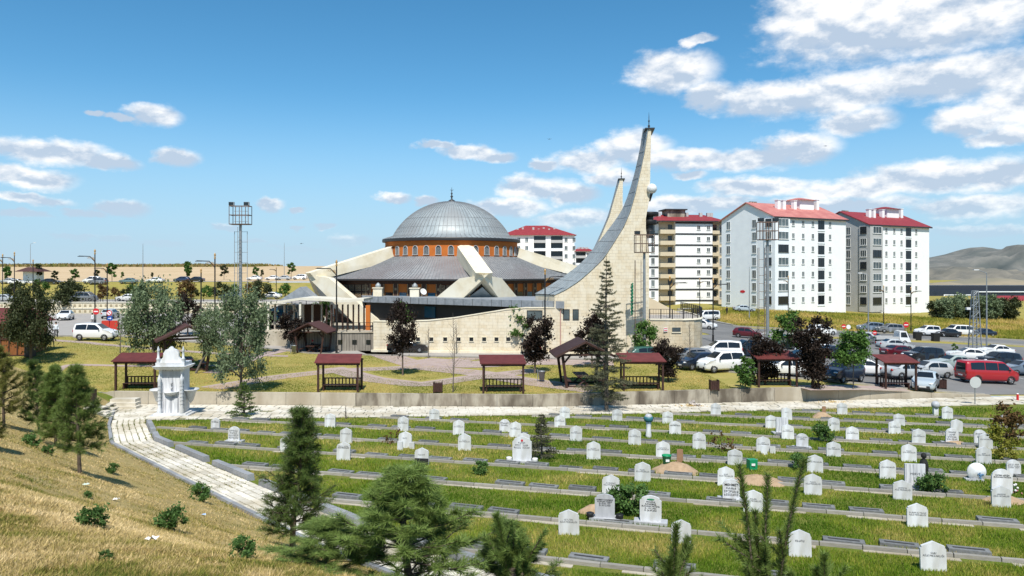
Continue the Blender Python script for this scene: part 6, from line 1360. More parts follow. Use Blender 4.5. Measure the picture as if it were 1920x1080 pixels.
def pine(h, r, seed, whorls=7, per=6, nn=46, ln=.10, w=.007, bare=.18, sub=5, tr=.05):
    rg = np.random.default_rng(seed); b = MB(); sh = []; lean = rg.normal(0, .03, 2)
    tp = lambda z: Vector((lean[0]*z+.03*math.sin(z*2+seed), lean[1]*z, z))
    b.tube([tp(z) for z in np.linspace(-.1, h*.97, 8)], [tr*(1.15-.95*i/7) for i in range(8)], 7)
    for i in range(whorls):
        f = i/(whorls-1); z = h*(bare+(1-bare)*.92*f); R_ = r*(1-f)**.95*(.85+.3*rg.random())+.10*r
        if f < .15: R_ *= .8
        for j in range(per if f < .8 else max(3, per-2)):
            a = 2*PI*j/per+i*1.1+rg.normal()*.25; L = R_*(.65+.5*rg.random()); up = .25+.55*f+rg.normal()*.08
            p0 = tp(z); d = Vector((math.cos(a), math.sin(a), up)).normalized(); p1 = p0+d*L*.6; d2 = Vector((math.cos(a), math.sin(a), up+.5)).normalized(); p2 = p1+d2*L*.45
            b.tube([p0, p1, p2], [tr*.35, tr*.22, tr*.1], 4); sh.append((p1.lerp(p2, .25), p2+d2*.05)); sh.append((p0.lerp(p1, .55), p1))
            for q in range(sub):
                t = .3+.65*rg.random(); c = (p0.lerp(p1, t*1.3) if t < .75 else p1.lerp(p2, (t-.75)*4)); dd = (d+Vector(rg.normal(0, .55, 3))+Vector((0, 0, .35))).normalized(); l = .16+.14*rg.random(); l *= max(.6, h/3.5)
                b.tube([c, c+dd*l], [tr*.14, tr*.08], 3, False); sh.append((c+dd*l*.15, c+dd*l))
    tpv = tp(h*.97); sh.append((tp(h*.84), tpv+Vector((0, 0, .08)))); sh.append((tp(h*.9), tpv+Vector((.05, .03, .1))))
    V, F = needles(sh, nn, ln, w, rg); lm = npmesh('crown', V, F); tm = b.mesh('trunk'); tm.materials.append(M['bark']); return tm, lm
def conifer(h, r, seed, levels=20, nn=26, bare=.14, droop=.1, tr=.10, gap=.0, ln=.09, w=.028):
    rg = np.random.default_rng(seed); b = MB(); sh = []; b.tube([(0, 0, -.2), (.03, 0, h*.3), (0, .04, h*.6), (0, 0, h)], [tr*1.2, tr, tr*.6, tr*.08], 8)
    for i in range(levels):
        f = i/(levels-1); z = h*(bare+(1-bare)*.96*f); R_ = r*(1-f)**.85+.06
        for j in range(7 if f < .7 else 5):
            if rg.random() < gap*(1-f): continue
            a = rg.random()*6.28; L = R_*(.6+.55*rg.random()); d = Vector((math.cos(a), math.sin(a), -droop+.5*f+rg.normal()*.06)); p0 = Vector((0, 0, z)); p1 = p0+d*L; b.tube([p0, p1], [tr*.18, tr*.05], 4, False)
            m = max(2, int(L/.17))
            for q in range(m):
                t = .25+.75*(q+.5)/m; c = p0.lerp(p1, t)
                for s in (-1, 1): dd = (d.normalized()*.6+Vector((-math.sin(a), math.cos(a), 0))*s+Vector((0, 0, rg.normal()*.25-.05))).normalized(); sh.append((c, c+dd*(.14+.30*L*(1-t)*.8)))
    sh.append(((0, 0, h*.95), (0, 0, h*1.02))); V, F = needles(sh, nn, ln, w, rg, 1.0); lm = npmesh('crown', V, F); tm = b.mesh('trunk'); tm.shade_smooth(); tm.materials.append(M['bark_grey']); return tm, lm
# foreground pines
tree(548, 1030, ('p', 4.2, .95, 3, 13, 7, 46, .15, .010, .13, 9, .07), 'needle_dark', 'slim dark pine on the edge of the white side path', name='pine_tree', rz=.3, hpx=268, sx=1.22)
tree(150, 888, ('p', 3.2, .95, 11, 10, 6, 46, .15, .011, .22, 9, .055), 'needle', 'open young pine with a bare leaning trunk on the dry slope', name='pine_tree', rz=2.0, hpx=200)
tree(105, 838, ('p', 2.9, 1.0, 12, 10, 7, 46, .15, .011, .12, 10, .05), 'needle', 'bushy young pine left of the open one on the dry slope', name='pine_tree', rz=1.0, hpx=150)
tree(75, 812, ('p', 3.1, 1.0, 13, 10, 6, 44, .14, .010, .16, 9, .05), 'needle_dark', 'darker pine behind the two young pines on the slope', name='pine_tree', rz=4.0, hpx=135)
tree(8, 800, ('p', 3.0, 1.05, 14, 10, 6, 44, .14, .010, .16, 9, .05), 'needle_old', 'yellowish pine at the left edge of the picture', name='pine_tree', rz=5.0, hpx=150)
tree(-20, 842, ('p', 2.9, 1.0, 12, 10, 7, 46, .15, .011, .12, 10, .05), 'needle_old', 'low pine branch reaching in from the left edge', name='pine_tree', rz=3.0, hpx=110)
def at_xy(x, y): return Vector((x, y, g1(x, y)))
P1 = ('p', 2.6, 1.25, 21, 9, 7, 60, .15, .008, .04, 10, .045)
q = at_xy(-1.15, 8.3); t = tree(0, 0, P1, 'needle', 'big bushy pine filling the bottom centre of the view', name='pine_tree', rz=.7, pos=q); t.scale = (1.08, 1.08, (6.78-q.z)/2.6)
q = at_xy(-2.1, 8.2); t = tree(0, 0, ('p', 2.2, .9, 22, 7, 6, 60, .14, .008, .04, 9, .04), 'needle', 'smaller pine left of the big bushy one at the bottom', name='pine_tree', rz=2.7, pos=q); t.scale = (1.0, 1.0, (6.25-q.z)/2.2)
q = at_xy(-.05, 7.8); t = tree(0, 0, ('p', 2.2, .9, 22, 7, 6, 60, .14, .008, .04, 9, .04), 'needle_dark', 'low pine with upright tips right of the big bushy one', name='pine_tree', rz=4.4, pos=q); t.scale = (.8, .8, (6.35-q.z)/2.2)
def leaders(x, y, tops, seed, label):
    """young pine of which mostly the long upright leading shoots rise into view"""
    q = at_xy(x, y); rg = np.random.default_rng(seed); t = thing('pine_tree', label, 'tree', q, 0, 'trees and shrubs'); b = MB(); sh = []; b.tube([(0, 0, -.1), (0, 0, .6)], [.05, .04], 6)
    for (u, v, wv) in tops:
        tip = px(u, v, y+wv)-q; base = Vector((tip.x*.35, tip.y*.35, .5)); P = [base.lerp(tip, f)+Vector((tip.x*.25*math.sin(f*PI)*-.6, 0, 0)) for f in np.linspace(0, 1, 8)]; b.tube([Vector((0, 0, .4))]+P, [.03, .024]+[.018-.0018*i for i in range(7)], 5)
        for i in range(7): sh.append((P[i], P[i+1]))
        for i in (1, 2, 3):
            for k in range(2): d = Vector((*rg.normal(0, .6, 2), .7)).normalized(); sh.append((P[i], P[i]+d*(.28+.2*rg.random()))); b.tube([P[i], P[i]+d*.3], .008, 3, False)
    V, F = needles(sh, 260, .085, .0075, rg, .8); mobj('crown', npmesh('crown', V, F), M['needle'], t); b.build('trunk', M['bark'], t)
leaders(2.35, 7.0, ((1386, 872, 0), (1440, 892, .15), (1508, 862, -.1), (1416, 960, .2)), 5, 'young pine whose long upright tips rise before the right graves')
leaders(1.55, 7.3, ((1268, 985, 0), (1290, 1010, .2), (1255, 1050, 0)), 6, 'thin pine tips standing before the lettered headstones')
leaders(2.9, 6.9, ((1545, 1040, 0), (1530, 1068, .1), (1480, 1075, 0)), 8, 'short pine tips at the bottom right of the tall ones')
leaders(.0, 7.6, ((930, 965, 0), (975, 1005, .1), (1015, 1020, .2)), 9, 'pine tips just right of the big bushy pine')
# spruces
tree(1137, 772, ('c', 9.4, 1.75, 31, 34, 22, .10, .10, .11, .42, .11, .028), 'needle_spruce', 'tall thin spruce with a bare trunk at the low wall', name='spruce_tree', hpx=290, rz=1.0)
tree(1015, 862, ('c', 2.4, .85, 33, 16, 30, .12, -.05, .05, 0, .07, .02), 'needle_spruce', 'small blue-green spruce among the graves', name='spruce_tree', hpx=84)
tree(457, 782, ('c', 2.0, .85, 34, 14, 30, .05, -.05, .06, 0, .07, .022), 'needle_dark', 'dark low spruce beside the white path', name='spruce_tree', hpx=64)
# silver-leaved trees
OL = ('b', 5.6, 2.2, 1.4, 41, 13000, .125, 44, 'egg', .13, 'bark_grey')
tree(288, 688, OL, 'leaf_olive', 'silver-green tree left of the dark picnic shelter', name='silver_tree', hpx=158, rz=.5, sx=.74)
tree(366, 700, ('b', 6.2, 2.1, 2.4, 43, 11000, .12, 36, 'egg', .12, 'bark_grey', .85), 'leaf_olive', 'leaning silver-green tree beside the marble fountain', name='silver_tree', hpx=122, rz=.15, sx=.72)
tree(452, 742, ('b', 6.0, 2.0, 1.0, 44, 12000, .115, 44, 'egg', .11, 'bark'), 'leaf_olive', 'loose silver-green tree behind the low dark spruce', name='silver_tree', hpx=190, rz=.2, sx=.74)
# plum trees and others
PL = ('b', 4.2, 1.25, 1.3, 51, 6000, .12, 26, 'egg', .07, 'bark'); PV = ('b', 3.4, 1.25, .5, 52, 6500, .11, 28, 'vase', .08, 'bark')
DK = ('b', 6.4, 2.4, 1.9, 53, 12000, .15, 44, 'egg', .16, 'bark'); GR = ('b', 4.2, 1.0, 1.7, 54, 3800, .13, 20, 'egg', .06, 'bark_grey'); GR2 = ('b', 4.0, 1.15, 1.4, 55, 5000, .13, 24, 'egg', .05, 'bark_grey')
tree(58, 682, DK, 'leaf_dark', 'large dark tree beside the wooden kiosk', name='dark_tree', hpx=146, sx=.66)
tree(755, 704, ('b', 5.4, 1.35, 1.9, 56, 7000, .125, 30, 'egg', .075, 'bark'), 'leaf_plum', 'dark plum tree with a green tip before the stone wall', name='plum_tree', hpx=138, sx=.70)
pt_ = bpy.data.objects['plum_tree']; V, F = leaf_arrays([(0, 0, 4.6), (.15, .1, 5.1), (-.2, 0, 4.3)], [.5, .4, .5], 900, .13); mobj('green_shoots', npmesh('green_shoots', V, F), M['leaf_green'], pt_)
tree(1003, 700, ('b', 4.2, 1.3, 1.2, 57, 5600, .12, 26, 'vase', .075, 'bark'), 'leaf_plum', 'dark plum tree beside the metal bin', name='plum_tree', hpx=106)
tree(1110, 690, PL, 'leaf_plum', 'plum tree behind the tall spruce', name='plum_tree', hpx=100)
tree(1253, 716, PV, 'leaf_plum', 'low spreading plum bush left of the white vans', name='plum_tree', hpx=76)
tree(1435, 722, PV, 'leaf_plum', 'plum bush behind the railed red shelter', name='plum_tree', hpx=92, sx=.88)
tree(1524, 732, ('b', 4.6, 1.45, .7, 58, 9500, .12, 36, 'vase', .09, 'bark'), 'leaf_plum', 'large plum bush right of the railed red shelter', name='plum_tree', hpx=126, sx=.9)
tree(1600, 732, ('b', 4.2, 1.1, 1.9, 59, 5600, .125, 28, 'egg', .04, 'bark_grey'), 'leaf_green', 'round green lollipop tree before the dark MPV', name='green_tree', hpx=108)
tree(1476, 690, GR, 'leaf_green', 'thin green tree rising above the middle plum bush', name='green_tree', hpx=100)
tree(1398, 732, ('b', 2.6, .85, .5, 60, 2000, .15, 16, 'vase', .04, 'bark_grey'), 'leaf_green', 'small leafy green tree left of the railed red shelter', name='green_tree', hpx=62)
tree(973, 662, GR, 'leaf_green', 'slim green tree against the stone wall', name='green_tree', hpx=82)
tree(1208, 676, GR2, 'leaf_green', 'slim green tree before the floodlight mast', name='green_tree', hpx=72)
tree(352, 628, PL, 'leaf_plum', 'reddish plum tree between the two silver trees', name='plum_tree', hpx=75)
tree(545, 655, PL, 'leaf_plum', 'small plum tree left of the picnic shelter with a seated person', name='plum_tree', hpx=70)
tree(505, 640, PL, 'leaf_plum', 'small plum tree before the glass entrance', name='plum_tree', hpx=60)
tree(605, 640, GR, 'leaf_green', 'young green tree under the white portico', name='green_tree', hpx=72)
tree(127, 574, ('b', 4.4, 2.3, .9, 61, 4200, .24, 22, 'egg', .12, 'bark'), 'leaf_dark', 'dark round tree beside the grey van on the upper street', name='dark_tree', hpx=48)
tree(193, 568, PL, 'leaf_rust', 'rust-leaved sapling beside the tall lamp', name='rust_tree', hpx=36)
for i, (u, v, hp) in enumerate(sorted(((215, 557, 22), (237, 557, 22), (248, 556, 28), (350, 560, 42), (363, 556, 24), (387, 557, 26), (418, 558, 36), (440, 556, 28), (476, 558, 38), (490, 562, 44), (535, 556, 30), (25, 560, 40), (75, 552, 34), (400, 556, 22)))):
    tree(u, v, ('b', 3.4, 1.7, .5, 62, 2600, .22, 16, 'egg', .09, 'bark'), ('leaf_dark', 'leaf_green', 'leaf_rust')[i % 3 if i != 8 else 0], f'{["first", "second", "third", "fourth", "fifth", "sixth", "seventh", "eighth", "ninth", "tenth", "eleventh", "twelfth", "thirteenth", "fourteenth"][i]} roadside bush from the left along the upper street', name='roadside_bush', cat='bush', hpx=hp*.78, group='roadside bushes')
for i, (u, v, hp) in enumerate(((140, 533, 28), (103, 530, 22), (210, 528, 34), (182, 526, 20), (230, 524, 14), (286, 523, 12), (350, 527, 36), (420, 525, 28), (480, 523, 22), (492, 522, 16), (546, 521, 28), (70, 530, 34), (12, 530, 30))):
    tree(u, v, ('b', 3.6, .8, 1.3, 63, 700, .3, 12, 'egg', .05, 'bark'), ('leaf_green', 'leaf_dark')[i % 2], 'thin young tree along the distant road below the stubble field', name='young_tree', hpx=hp, group='young trees along the distant road')
for i in range(11):
    u = 1756+i*13.5; tree(u, 597+(i % 3), ('b', 5.5, 2.6, .6, 64, 3400, .34, 20, 'egg', .15, 'bark'), 'leaf_olive' if i % 5 else 'leaf_dark', 'grey-green tree in the belt before the long dark building', name='belt_tree', hpx=30+4*(i % 4), group='tree belt before the long building')
tree(1790, 660, ('b', 2, .6, .2, 65, 500, .2, 8, 'egg', .03, 'bark'), 'leaf_weed', 'small weed bush at the foot of the pylon', name='weed_bush', cat='bush', hpx=16)
tree(1240, 590, PV, 'leaf_dark', 'dark bush behind the terrace railing', name='dark_bush', cat='bush', hpx=22)
# shrubs and weeds among the graves and on the slope
WD = ('b', .55, .30, .04, 71, 1500, .045, 26, 'egg', .012, 'bark')
for (u, v, hp, lab) in ((175, 992, 44, 'leafy green weed on the lower left slope'), (320, 995, 46, 'round green weed in the middle of the dry slope'), (375, 940, 34, 'green weed touching the grey path kerb'), (455, 1048, 42, 'green weed at the bottom of the slope'), (197, 1052, 20, 'small green weed near the bottom left'), (60, 838, 26, 'flat green weed at the upper left of the slope'),
                        (165, 935, 14, 'tiny weed between the two larger slope weeds'), (210, 888, 20, 'small dark weed right of the open pine'), (900, 890, 26, 'round green weed in the lawn left of the red emblem stone'), (90, 852, 18, 'low weed below the bushy young pine'), (1545, 828, 34, 'bushy green plant beside the bold lettered stone'), (1750, 925, 40, 'spiky green plant right of the wide plain slab'), (1190, 965, 56, 'dark green plant between the two lettered stones'), (1500, 880, 30, 'green weeds behind the green box'), (1160, 960, 50, 'dark plant touching the grey lettered stone')):
    tree(u, v, WD, 'leaf_weed', lab, name='weed', cat='weed', hpx=hp, group='weeds')
tree(1880, 862, ('b', 1.7, .62, .1, 72, 1500, .08, 18, 'egg', .03, 'bark'), 'leaf_yellow', 'yellow-green conical shrub at the right edge of the graves', name='yellow_shrub', cat='shrub', hpx=68)
tree(1895, 830, ('b', 1.6, .75, .1, 73, 1500, .09, 18, 'egg', .03, 'bark'), 'leaf_rust', 'rust and green shrub at the right edge of the graves', name='rust_shrub', cat='shrub', hpx=66)
tree(735, 832, ('b', .6, .4, .05, 74, 160, .06, 10, 'vase', .015, 'bark'), 'leaf_rust', 'dry twiggy shrub left of the headstone with a foot stone', name='dry_shrub', cat='shrub', hpx=26)
tree(1355, 848, ('b', .6, .5, .05, 74, 160, .06, 10, 'vase', .015, 'bark'), 'leaf_rust', 'dry twiggy shrub behind the fresh mound on the right', name='dry_shrub', cat='shrub', hpx=36)
# bare saplings
def sapling(u, v, hpx, label, n=26):
    p = at(u, v); h = hpx*p.y/FPX; rg = np.random.default_rng(u); t = thing('bare_sapling', label, 'tree', p, 0, 'trees and shrubs'); MB().tube([(0, 0, -.1), (.02*h, 0, h*.5), (0, 0, h)], [.05, .035, .008], 6).build('trunk', M['bark_grey'], t); b = MB()
    for i in range(n): z = h*(.22+.7*i/n); a = rg.random()*6.28; l = h*.13*(1.1-z/h)+.12; b.tube([(0, 0, z), (l*.6*math.cos(a), l*.6*math.sin(a), z+l*.5), (l*math.cos(a), l*math.sin(a), z+l*.9)], [.016, .011, .004], 4, False)
    tag(b.build('twigs', M['bark_grey'], t, fix=False), kind='stuff')
sapling(849, 736, 150, 'bare leafless sapling just behind the low wall'); sapling(855, 664, 62, 'thin bare sapling at the foot of the stone wall'); sapling(803, 672, 60, 'bare sapling before the row of square vents'); sapling(1292, 692, 92, 'bare sapling left of the white vans'); sapling(225, 662, 62, 'bare sapling on the left lawn'); sapling(1232, 684, 50, 'bare sapling right of the floodlight mast'); sapling(648, 786, 26, 'dead twig stuck in the white path', 6)

# ------------------------------------------------------------------ shelters, fountain, lamps, masts, signs
def shelter(u, v, label, w=3.15, rz=0.0):
    p = at(u, v); p.y = max(p.y, float(wallY(p.x))+1.45); p.x = (u-960)/FPX*p.y; p.z = g1(p.x, p.y); t = thing('bench_shelter', label, 'shelter', p, rz, 'red-roofed bench shelters'); h = 2.35; d = 1.5
    for x in (-w/2, w/2):
        for y, hh in ((-d/2, h-.12), (d/2, h+.02)): MB().box((x*.93, y, hh/2), (.14, .14, hh)).build('post', M['wood'], t)
    roof = MB().hexa([(-w/2-.12, -d/2-.25, h-.16), (w/2+.12, -d/2-.25, h-.16), (w/2-.1, d/2+.1, h+.28), (-w/2-.3+.0, d/2+.1, h+.28), (-w/2-.12, -d/2-.25, h-.1), (w/2+.12, -d/2-.25, h-.1), (w/2-.1, d/2+.1, h+.34), (-w/2-.3, d/2+.1, h+.34)]).build('roof', M['roof_red'], t)
    MB().b2(-w/2-.05, w/2+.05, -d/2-.08, -d/2+.06, h-.32, h-.19).build('beam', M['wood'], t); MB().b2(-w/2-.05, w/2, d/2-.06, d/2+.06, h-.1, h+.02).build('beam', M['wood'], t)
    for i in range(8): x = -w/2+.1+(w-.3)*i/7; MB().bar((x, -d/2-.22, h-.2), (x-.05, d/2, h+.2), .07).build('rafter', M['wood'], roof)
    MB().b2(-w/2*.9, w/2*.9, d/2-.05, d/2+.03, .82, .9).build('top_rail', M['wood'], t); MB().b2(-w/2*.9, w/2*.9, d/2-.05, d/2+.03, .16, .24).build('bottom_rail', M['wood'], t)
    for i in range(11): x = -w*.42+w*.84*i/10; MB().b2(x-.04, x+.04, d/2-.04, d/2+.02, .241, .819).build('baluster', M['wood'], t)
    for i in range(4): MB().b2(-w*.42, w*.42, -.1+.16*i, .04+.16*i, .42, .46).build('seat_plank', M['wood'], t)
    for x in (-w*.4, w*.4): MB().b2(x-.05, x+.05, -.05, .5, 0, .419).build('bench_leg', M['wood'], t)
    return t
shelter(263, 741, 'red-roofed bench shelter left of the marble fountain'); shelter(638, 738, 'red-roofed bench shelter left of the bare sapling'); shelter(944, 736, 'red-roofed bench shelter in the middle of the low wall'); shelter(1203, 733, 'red-roofed bench shelter behind the tall spruce'); shelter(1452, 731, 'red-roofed bench shelter between the two plum bushes'); shelter(1680, 729, 'rightmost red-roofed bench shelter', 2.6)
def picnic(u, v, label, hpx, rz, roofm):
    p = at(u, v); h = 3.1; t = thing('picnic_shelter', label, 'shelter', p, rz, 'dark picnic shelters'); s = hpx*p.y/FPX/h; t.scale = (s, s, s); w, d = 1.5, 1.35
    for x in (-1, 1):
        for y in (-1, 1): MB().tube([(x*w*.80, y*d, -.05), (x*w, y*d, h*.72)], [.10, .12], 4).build('post', M['wood'], t); MB().bar((x*w*.97, y*d, h*.52), (x*w*.6, y*d, h*.74), .1).build('brace', M['wood'], t)
    for x in (-1, 1):
        rf = MB().hexa([(x*(w+.55), -d-.4, h*.68), (0, -d-.4, h), (0, d+.4, h), (x*(w+.55), d+.4, h*.68), (x*(w+.55), -d-.4, h*.68+.1), (0, -d-.4, h+.1), (0, d+.4, h+.1), (x*(w+.55), d+.4, h*.68+.1)]).build('roof', roofm, t)
        MB().bar((x*(w+.52), -d-.42, h*.69), (0, -d-.42, h+.03), .13).build('bargeboard', M['wood'], rf)
    for y in (-1, 1): MB().b2(-w-.1, w+.1, y*d-.06, y*d+.06, h*.70, h*.70+.13).build('tie_beam', M['wood'], t)
    for i in range(5): MB().b2(-.45+.18*i, -.29+.18*i, -d*.9, d*.9, .72, .77).build('table_plank', M['wood'], t)
    for y in (-1, 1):
        MB().bar((-.45, y*d*.7, .02), (.38, y*d*.7, .72), .1).build('table_leg', M['wood'], t); MB().bar((.45, y*d*.7+.11, .02), (-.38, y*d*.7+.11, .72), .1).build('table_leg', M['wood'], t); MB().b2(-w*.8, w*.8, y*d*.7-.05, y*d*.7+.05, .0, .1).build('floor_beam', M['wood'], t)
    for x in (-1, 1):
        MB().b2(x*1.05-.17, x*1.05+.17, -d*.9, d*.9, .43, .48).build('bench_seat', M['wood'], t)
        for y in (-1, 1): MB().bar((x*1.0, y*d*.6, .0), (x*1.1, y*d*.6, .43), .1).build('bench_leg', M['wood'], t)
    return t
picnic(349, 692, 'dark picnic shelter behind the marble fountain', 82, R(28), M['roof_brown']); picnic(588, 661, 'dark picnic shelter with a seated person below the portico', 56, R(-4), M['roof_brown']); picnic(1090, 722, 'dark picnic shelter with crossed-leg table left of the spruce', 84, R(4), M['wood'])
# marble fountain
p = at(326, 779); t = thing('marble_fountain', 'ornate white marble fountain with a crested top and side basins', 'fountain', p, R(4)); s = 128*p.y/FPX/3.62; t.scale = (s*.86, s, s)
MB().b2(-1.15, 1.15, -.75, .75, -.1, .14).build('base', M['marble'], t); MB().b2(-.95, .95, -.6, .6, .141, .2).build('base_step', M['marble'], t)
MB().b2(-.62, .62, -.30, .45, .2, 2.5).build('body', M['marble_vein'], t)
MB().b2(-.74, -.58, -.34, .5, .2, 2.5).build('pier', M['marble'], t); MB().b2(.58, .74, -.34, .5, .2, 2.5).build('pier', M['marble'], t)
for x in (-.66, .66):
    c = MB().lathe([(.13, .2), (.13, .42), (.09, .5), (.09, 1.85), (.12, 1.95), (.09, 2.05), (.02, 2.25)], 12, (x, -.46, 0)).build('column', M['marble'], t, True); b = MB()
    b.tube([(x+.095*math.cos(a), -.46+.095*math.sin(a), .55+a*.03) for a in np.linspace(0, 42, 150)], .016, 4); b.build('spiral', M['marble_grey'], c)
MB().hexa([(-.85, -.55, 2.5), (.85, -.55, 2.5), (.85, .6, 2.5), (-.85, .6, 2.5), (-1.0, -.72, 2.68), (1.0, -.72, 2.68), (1.0, .75, 2.68), (-1.0, .75, 2.68)]).build('cornice', M['marble'], t); MB().b2(-.86, .86, -.55, .55, 2.681, 2.86).build('attic', M['marble'], t)
cp = [(-.82, 2.861), (.82, 2.861), (.80, 3.0), (.55, 3.05), (.46, 3.15), (.45, 3.35), (.33, 3.52), (.15, 3.58), (.08, 3.66), (0, 3.7), (-.08, 3.66), (-.15, 3.58), (-.33, 3.52), (-.45, 3.35), (-.46, 3.15), (-.55, 3.05), (-.80, 3.0)]
MB().prism([(x, -.4, z) for x, z in cp], (0, .16, 0)).build('crest', M['marble'], t)
for x in (-.74, .74): MB().lathe([(.10, 2.861), (.10, 3.02), (.13, 3.06), (.07, 3.12), (.06, 3.45), (.09, 3.49), (.01, 3.72)], 10, (x, -.42, 0)).build('pinnacle', M['marble'], t, True)
bs = MB().lathe([(.001, 1.12), (.2, 1.14), (.38, 1.25), (.46, 1.31), (.44, 1.34), (.34, 1.29), (.001, 1.22)], 22, (0, -.26, 0)).build('basin', M['marble'], t, True)
MB().b2(-.4, .4, -.42, -.31, .2, .98).build('basin_pedestal', M['marble_vein'], t)
for x in (-1, 1): MB().lathe([(.001, .62), (.16, .8), (.30, 1.25), (.50, 1.36), (.48, 1.40), (.26, 1.3), (.001, 1.2)], 16, (x*.98, .1, 0)).build('side_basin', M['marble'], t, True)
for z in (1.75, 1.5): MB().lathe([(.001, z-.05), (.06, z-.04), (.03, z), (.06, z+.05), (.001, z+.06)], 8, (0, -.34, 0)).build('tap_rosette', M['marble_grey'], t, True)
MB().b2(-.5, .5, -.315, -.301, 2.1, 2.4).build('inscription_band', M['marble_grey'], t)
fp_ = MB().b2(-2.2, 3.0, -1.3, 1.2, -.2, .05).build('fountain_paving', M['concrete_pale']); fp_.location = p; struct(fp_)
# street lamps
def lamp(u, v, vtop, side, label, style='lattice'):
    p = at(u, v); h = (v-vtop)*p.y/FPX; t = thing('street_lamp', label, 'street lamp', p, 0, 'street lamps'); bm = M['black_metal'] if style == 'lattice' else M['grey_metal']
    MB().tube([(0, 0, -.1), (0, 0, .9), (0, 0, .95), (0, 0, h*.93)], [.13, .13, .085, .07] if style == 'lattice' else [.14, .12, .11, .06], 8).build('pole', bm, t)
    if style == 'lattice':
        MB().lathe([(.08, h*.93), (.12, h*.945), (.06, h*.955), (.13, h*.972), (.10, h*.985), (.02, h)], 8).build('finial', M['gold'], t, True)
        if side:
            a = h*.16; arm = MB().tube([(0, 0, h*.80), (side*.05, 0, h*.84), (side*a*.4, 0, h*.905), (side*a*1.3, 0, h*.91)], .055, 6).build('arm', bm, t)
            MB().box((side*a*1.15, 0, h*.905), (.75, .2, .07)).build('lamp_head', bm, arm); b = MB()
            for i in range(5): z = h*.83+i*h*.014; b.bar((side*.05, 0, z), (side*(a*.15+a*.11*i), 0, h*.90-.02*i), .03)
            for i in range(4): b.tube([(side*(a*.2+a*.13*i)+.10*math.cos(q), 0, h*.875+.012*i*h*.3+.10*math.sin(q)) for q in np.linspace(0, 6.28, 7)], .014, 3)
            b.build('lattice_bracket', M['gold'], arm)
            MB().tube([(0, 0, h*.35), (-side*.0+side*.3, 0, h*.42), (side*.7, 0, h*.43)], .035, 5).build('lower_arm', bm, t)
    else:
        arm = MB().tube([(0, 0, h*.92), (0, 0, h*.96), (-1.2*side if side else 0, 0, h*1.0)], [.05, .05, .035], 6).build('arm', bm, t)
        if side: MB().box((-1.4*side, 0, h*1.0), (.7, .25, .12)).build('lamp_head', M['white'], arm)
for a in ((27, 590, 472, -1, 'lamp with lattice bracket left of the large dark tree'), (5, 585, 480, -1, 'lamp at the very left edge of the picture'), (62, 575, 487, -1, 'lamp beside the small distant kiosk'), (178, 612, 467, -1, 'tall lamp carrying a no entry sign beside the white van'), (201, 600, 493, -1, 'lamp right of the tall one with the no entry sign'), (403, 640, 474, -1, 'tall lamp between the two left silver trees'), (377, 632, 503, 0, 'plain black post between the silver trees'),
          (518, 556, 500, -1, 'small distant lamp left of the mosque strut'), (631, 663, 487, -1, 'black lamp before the left mosque strut'), (1022, 664, 504, 1, 'black lamp before the stone wall with lead canopy'), (1256, 660, 517, 1, 'black lamp right of the floodlight mast at the terrace'), (1312, 585, 522, 1, 'distant lamp behind the terrace railing'), (1337, 641, 522, 1, 'black lamp at the terrace corner of the road'),
          (1478, 606, 517, -1, 'lamp before the pink-roofed block corner'), (1657, 618, 535, -1, 'lamp on the bank before the rightmost block'), (1708, 624, 538, 1, 'lamp on the bank right of the no entry sign')): lamp(*a)
for a in ((1850, 662, 506, 1, 'tall grey street light right of the lattice pylon', 'grey'), (1628, 628, 512, 1, 'grey street light before the rightmost block gable', 'grey'), (1405, 598, 500, 0, 'thin grey pole before the banded block', 'grey'), (533, 522, 455, 0, 'thin distant flag pole left of the dome', 'grey'), (268, 528, 457, 0, 'thin distant pole over the stubble field', 'grey'), (57, 524, 455, -1, 'thin distant double lamp post at the left', 'grey')): lamp(*a)
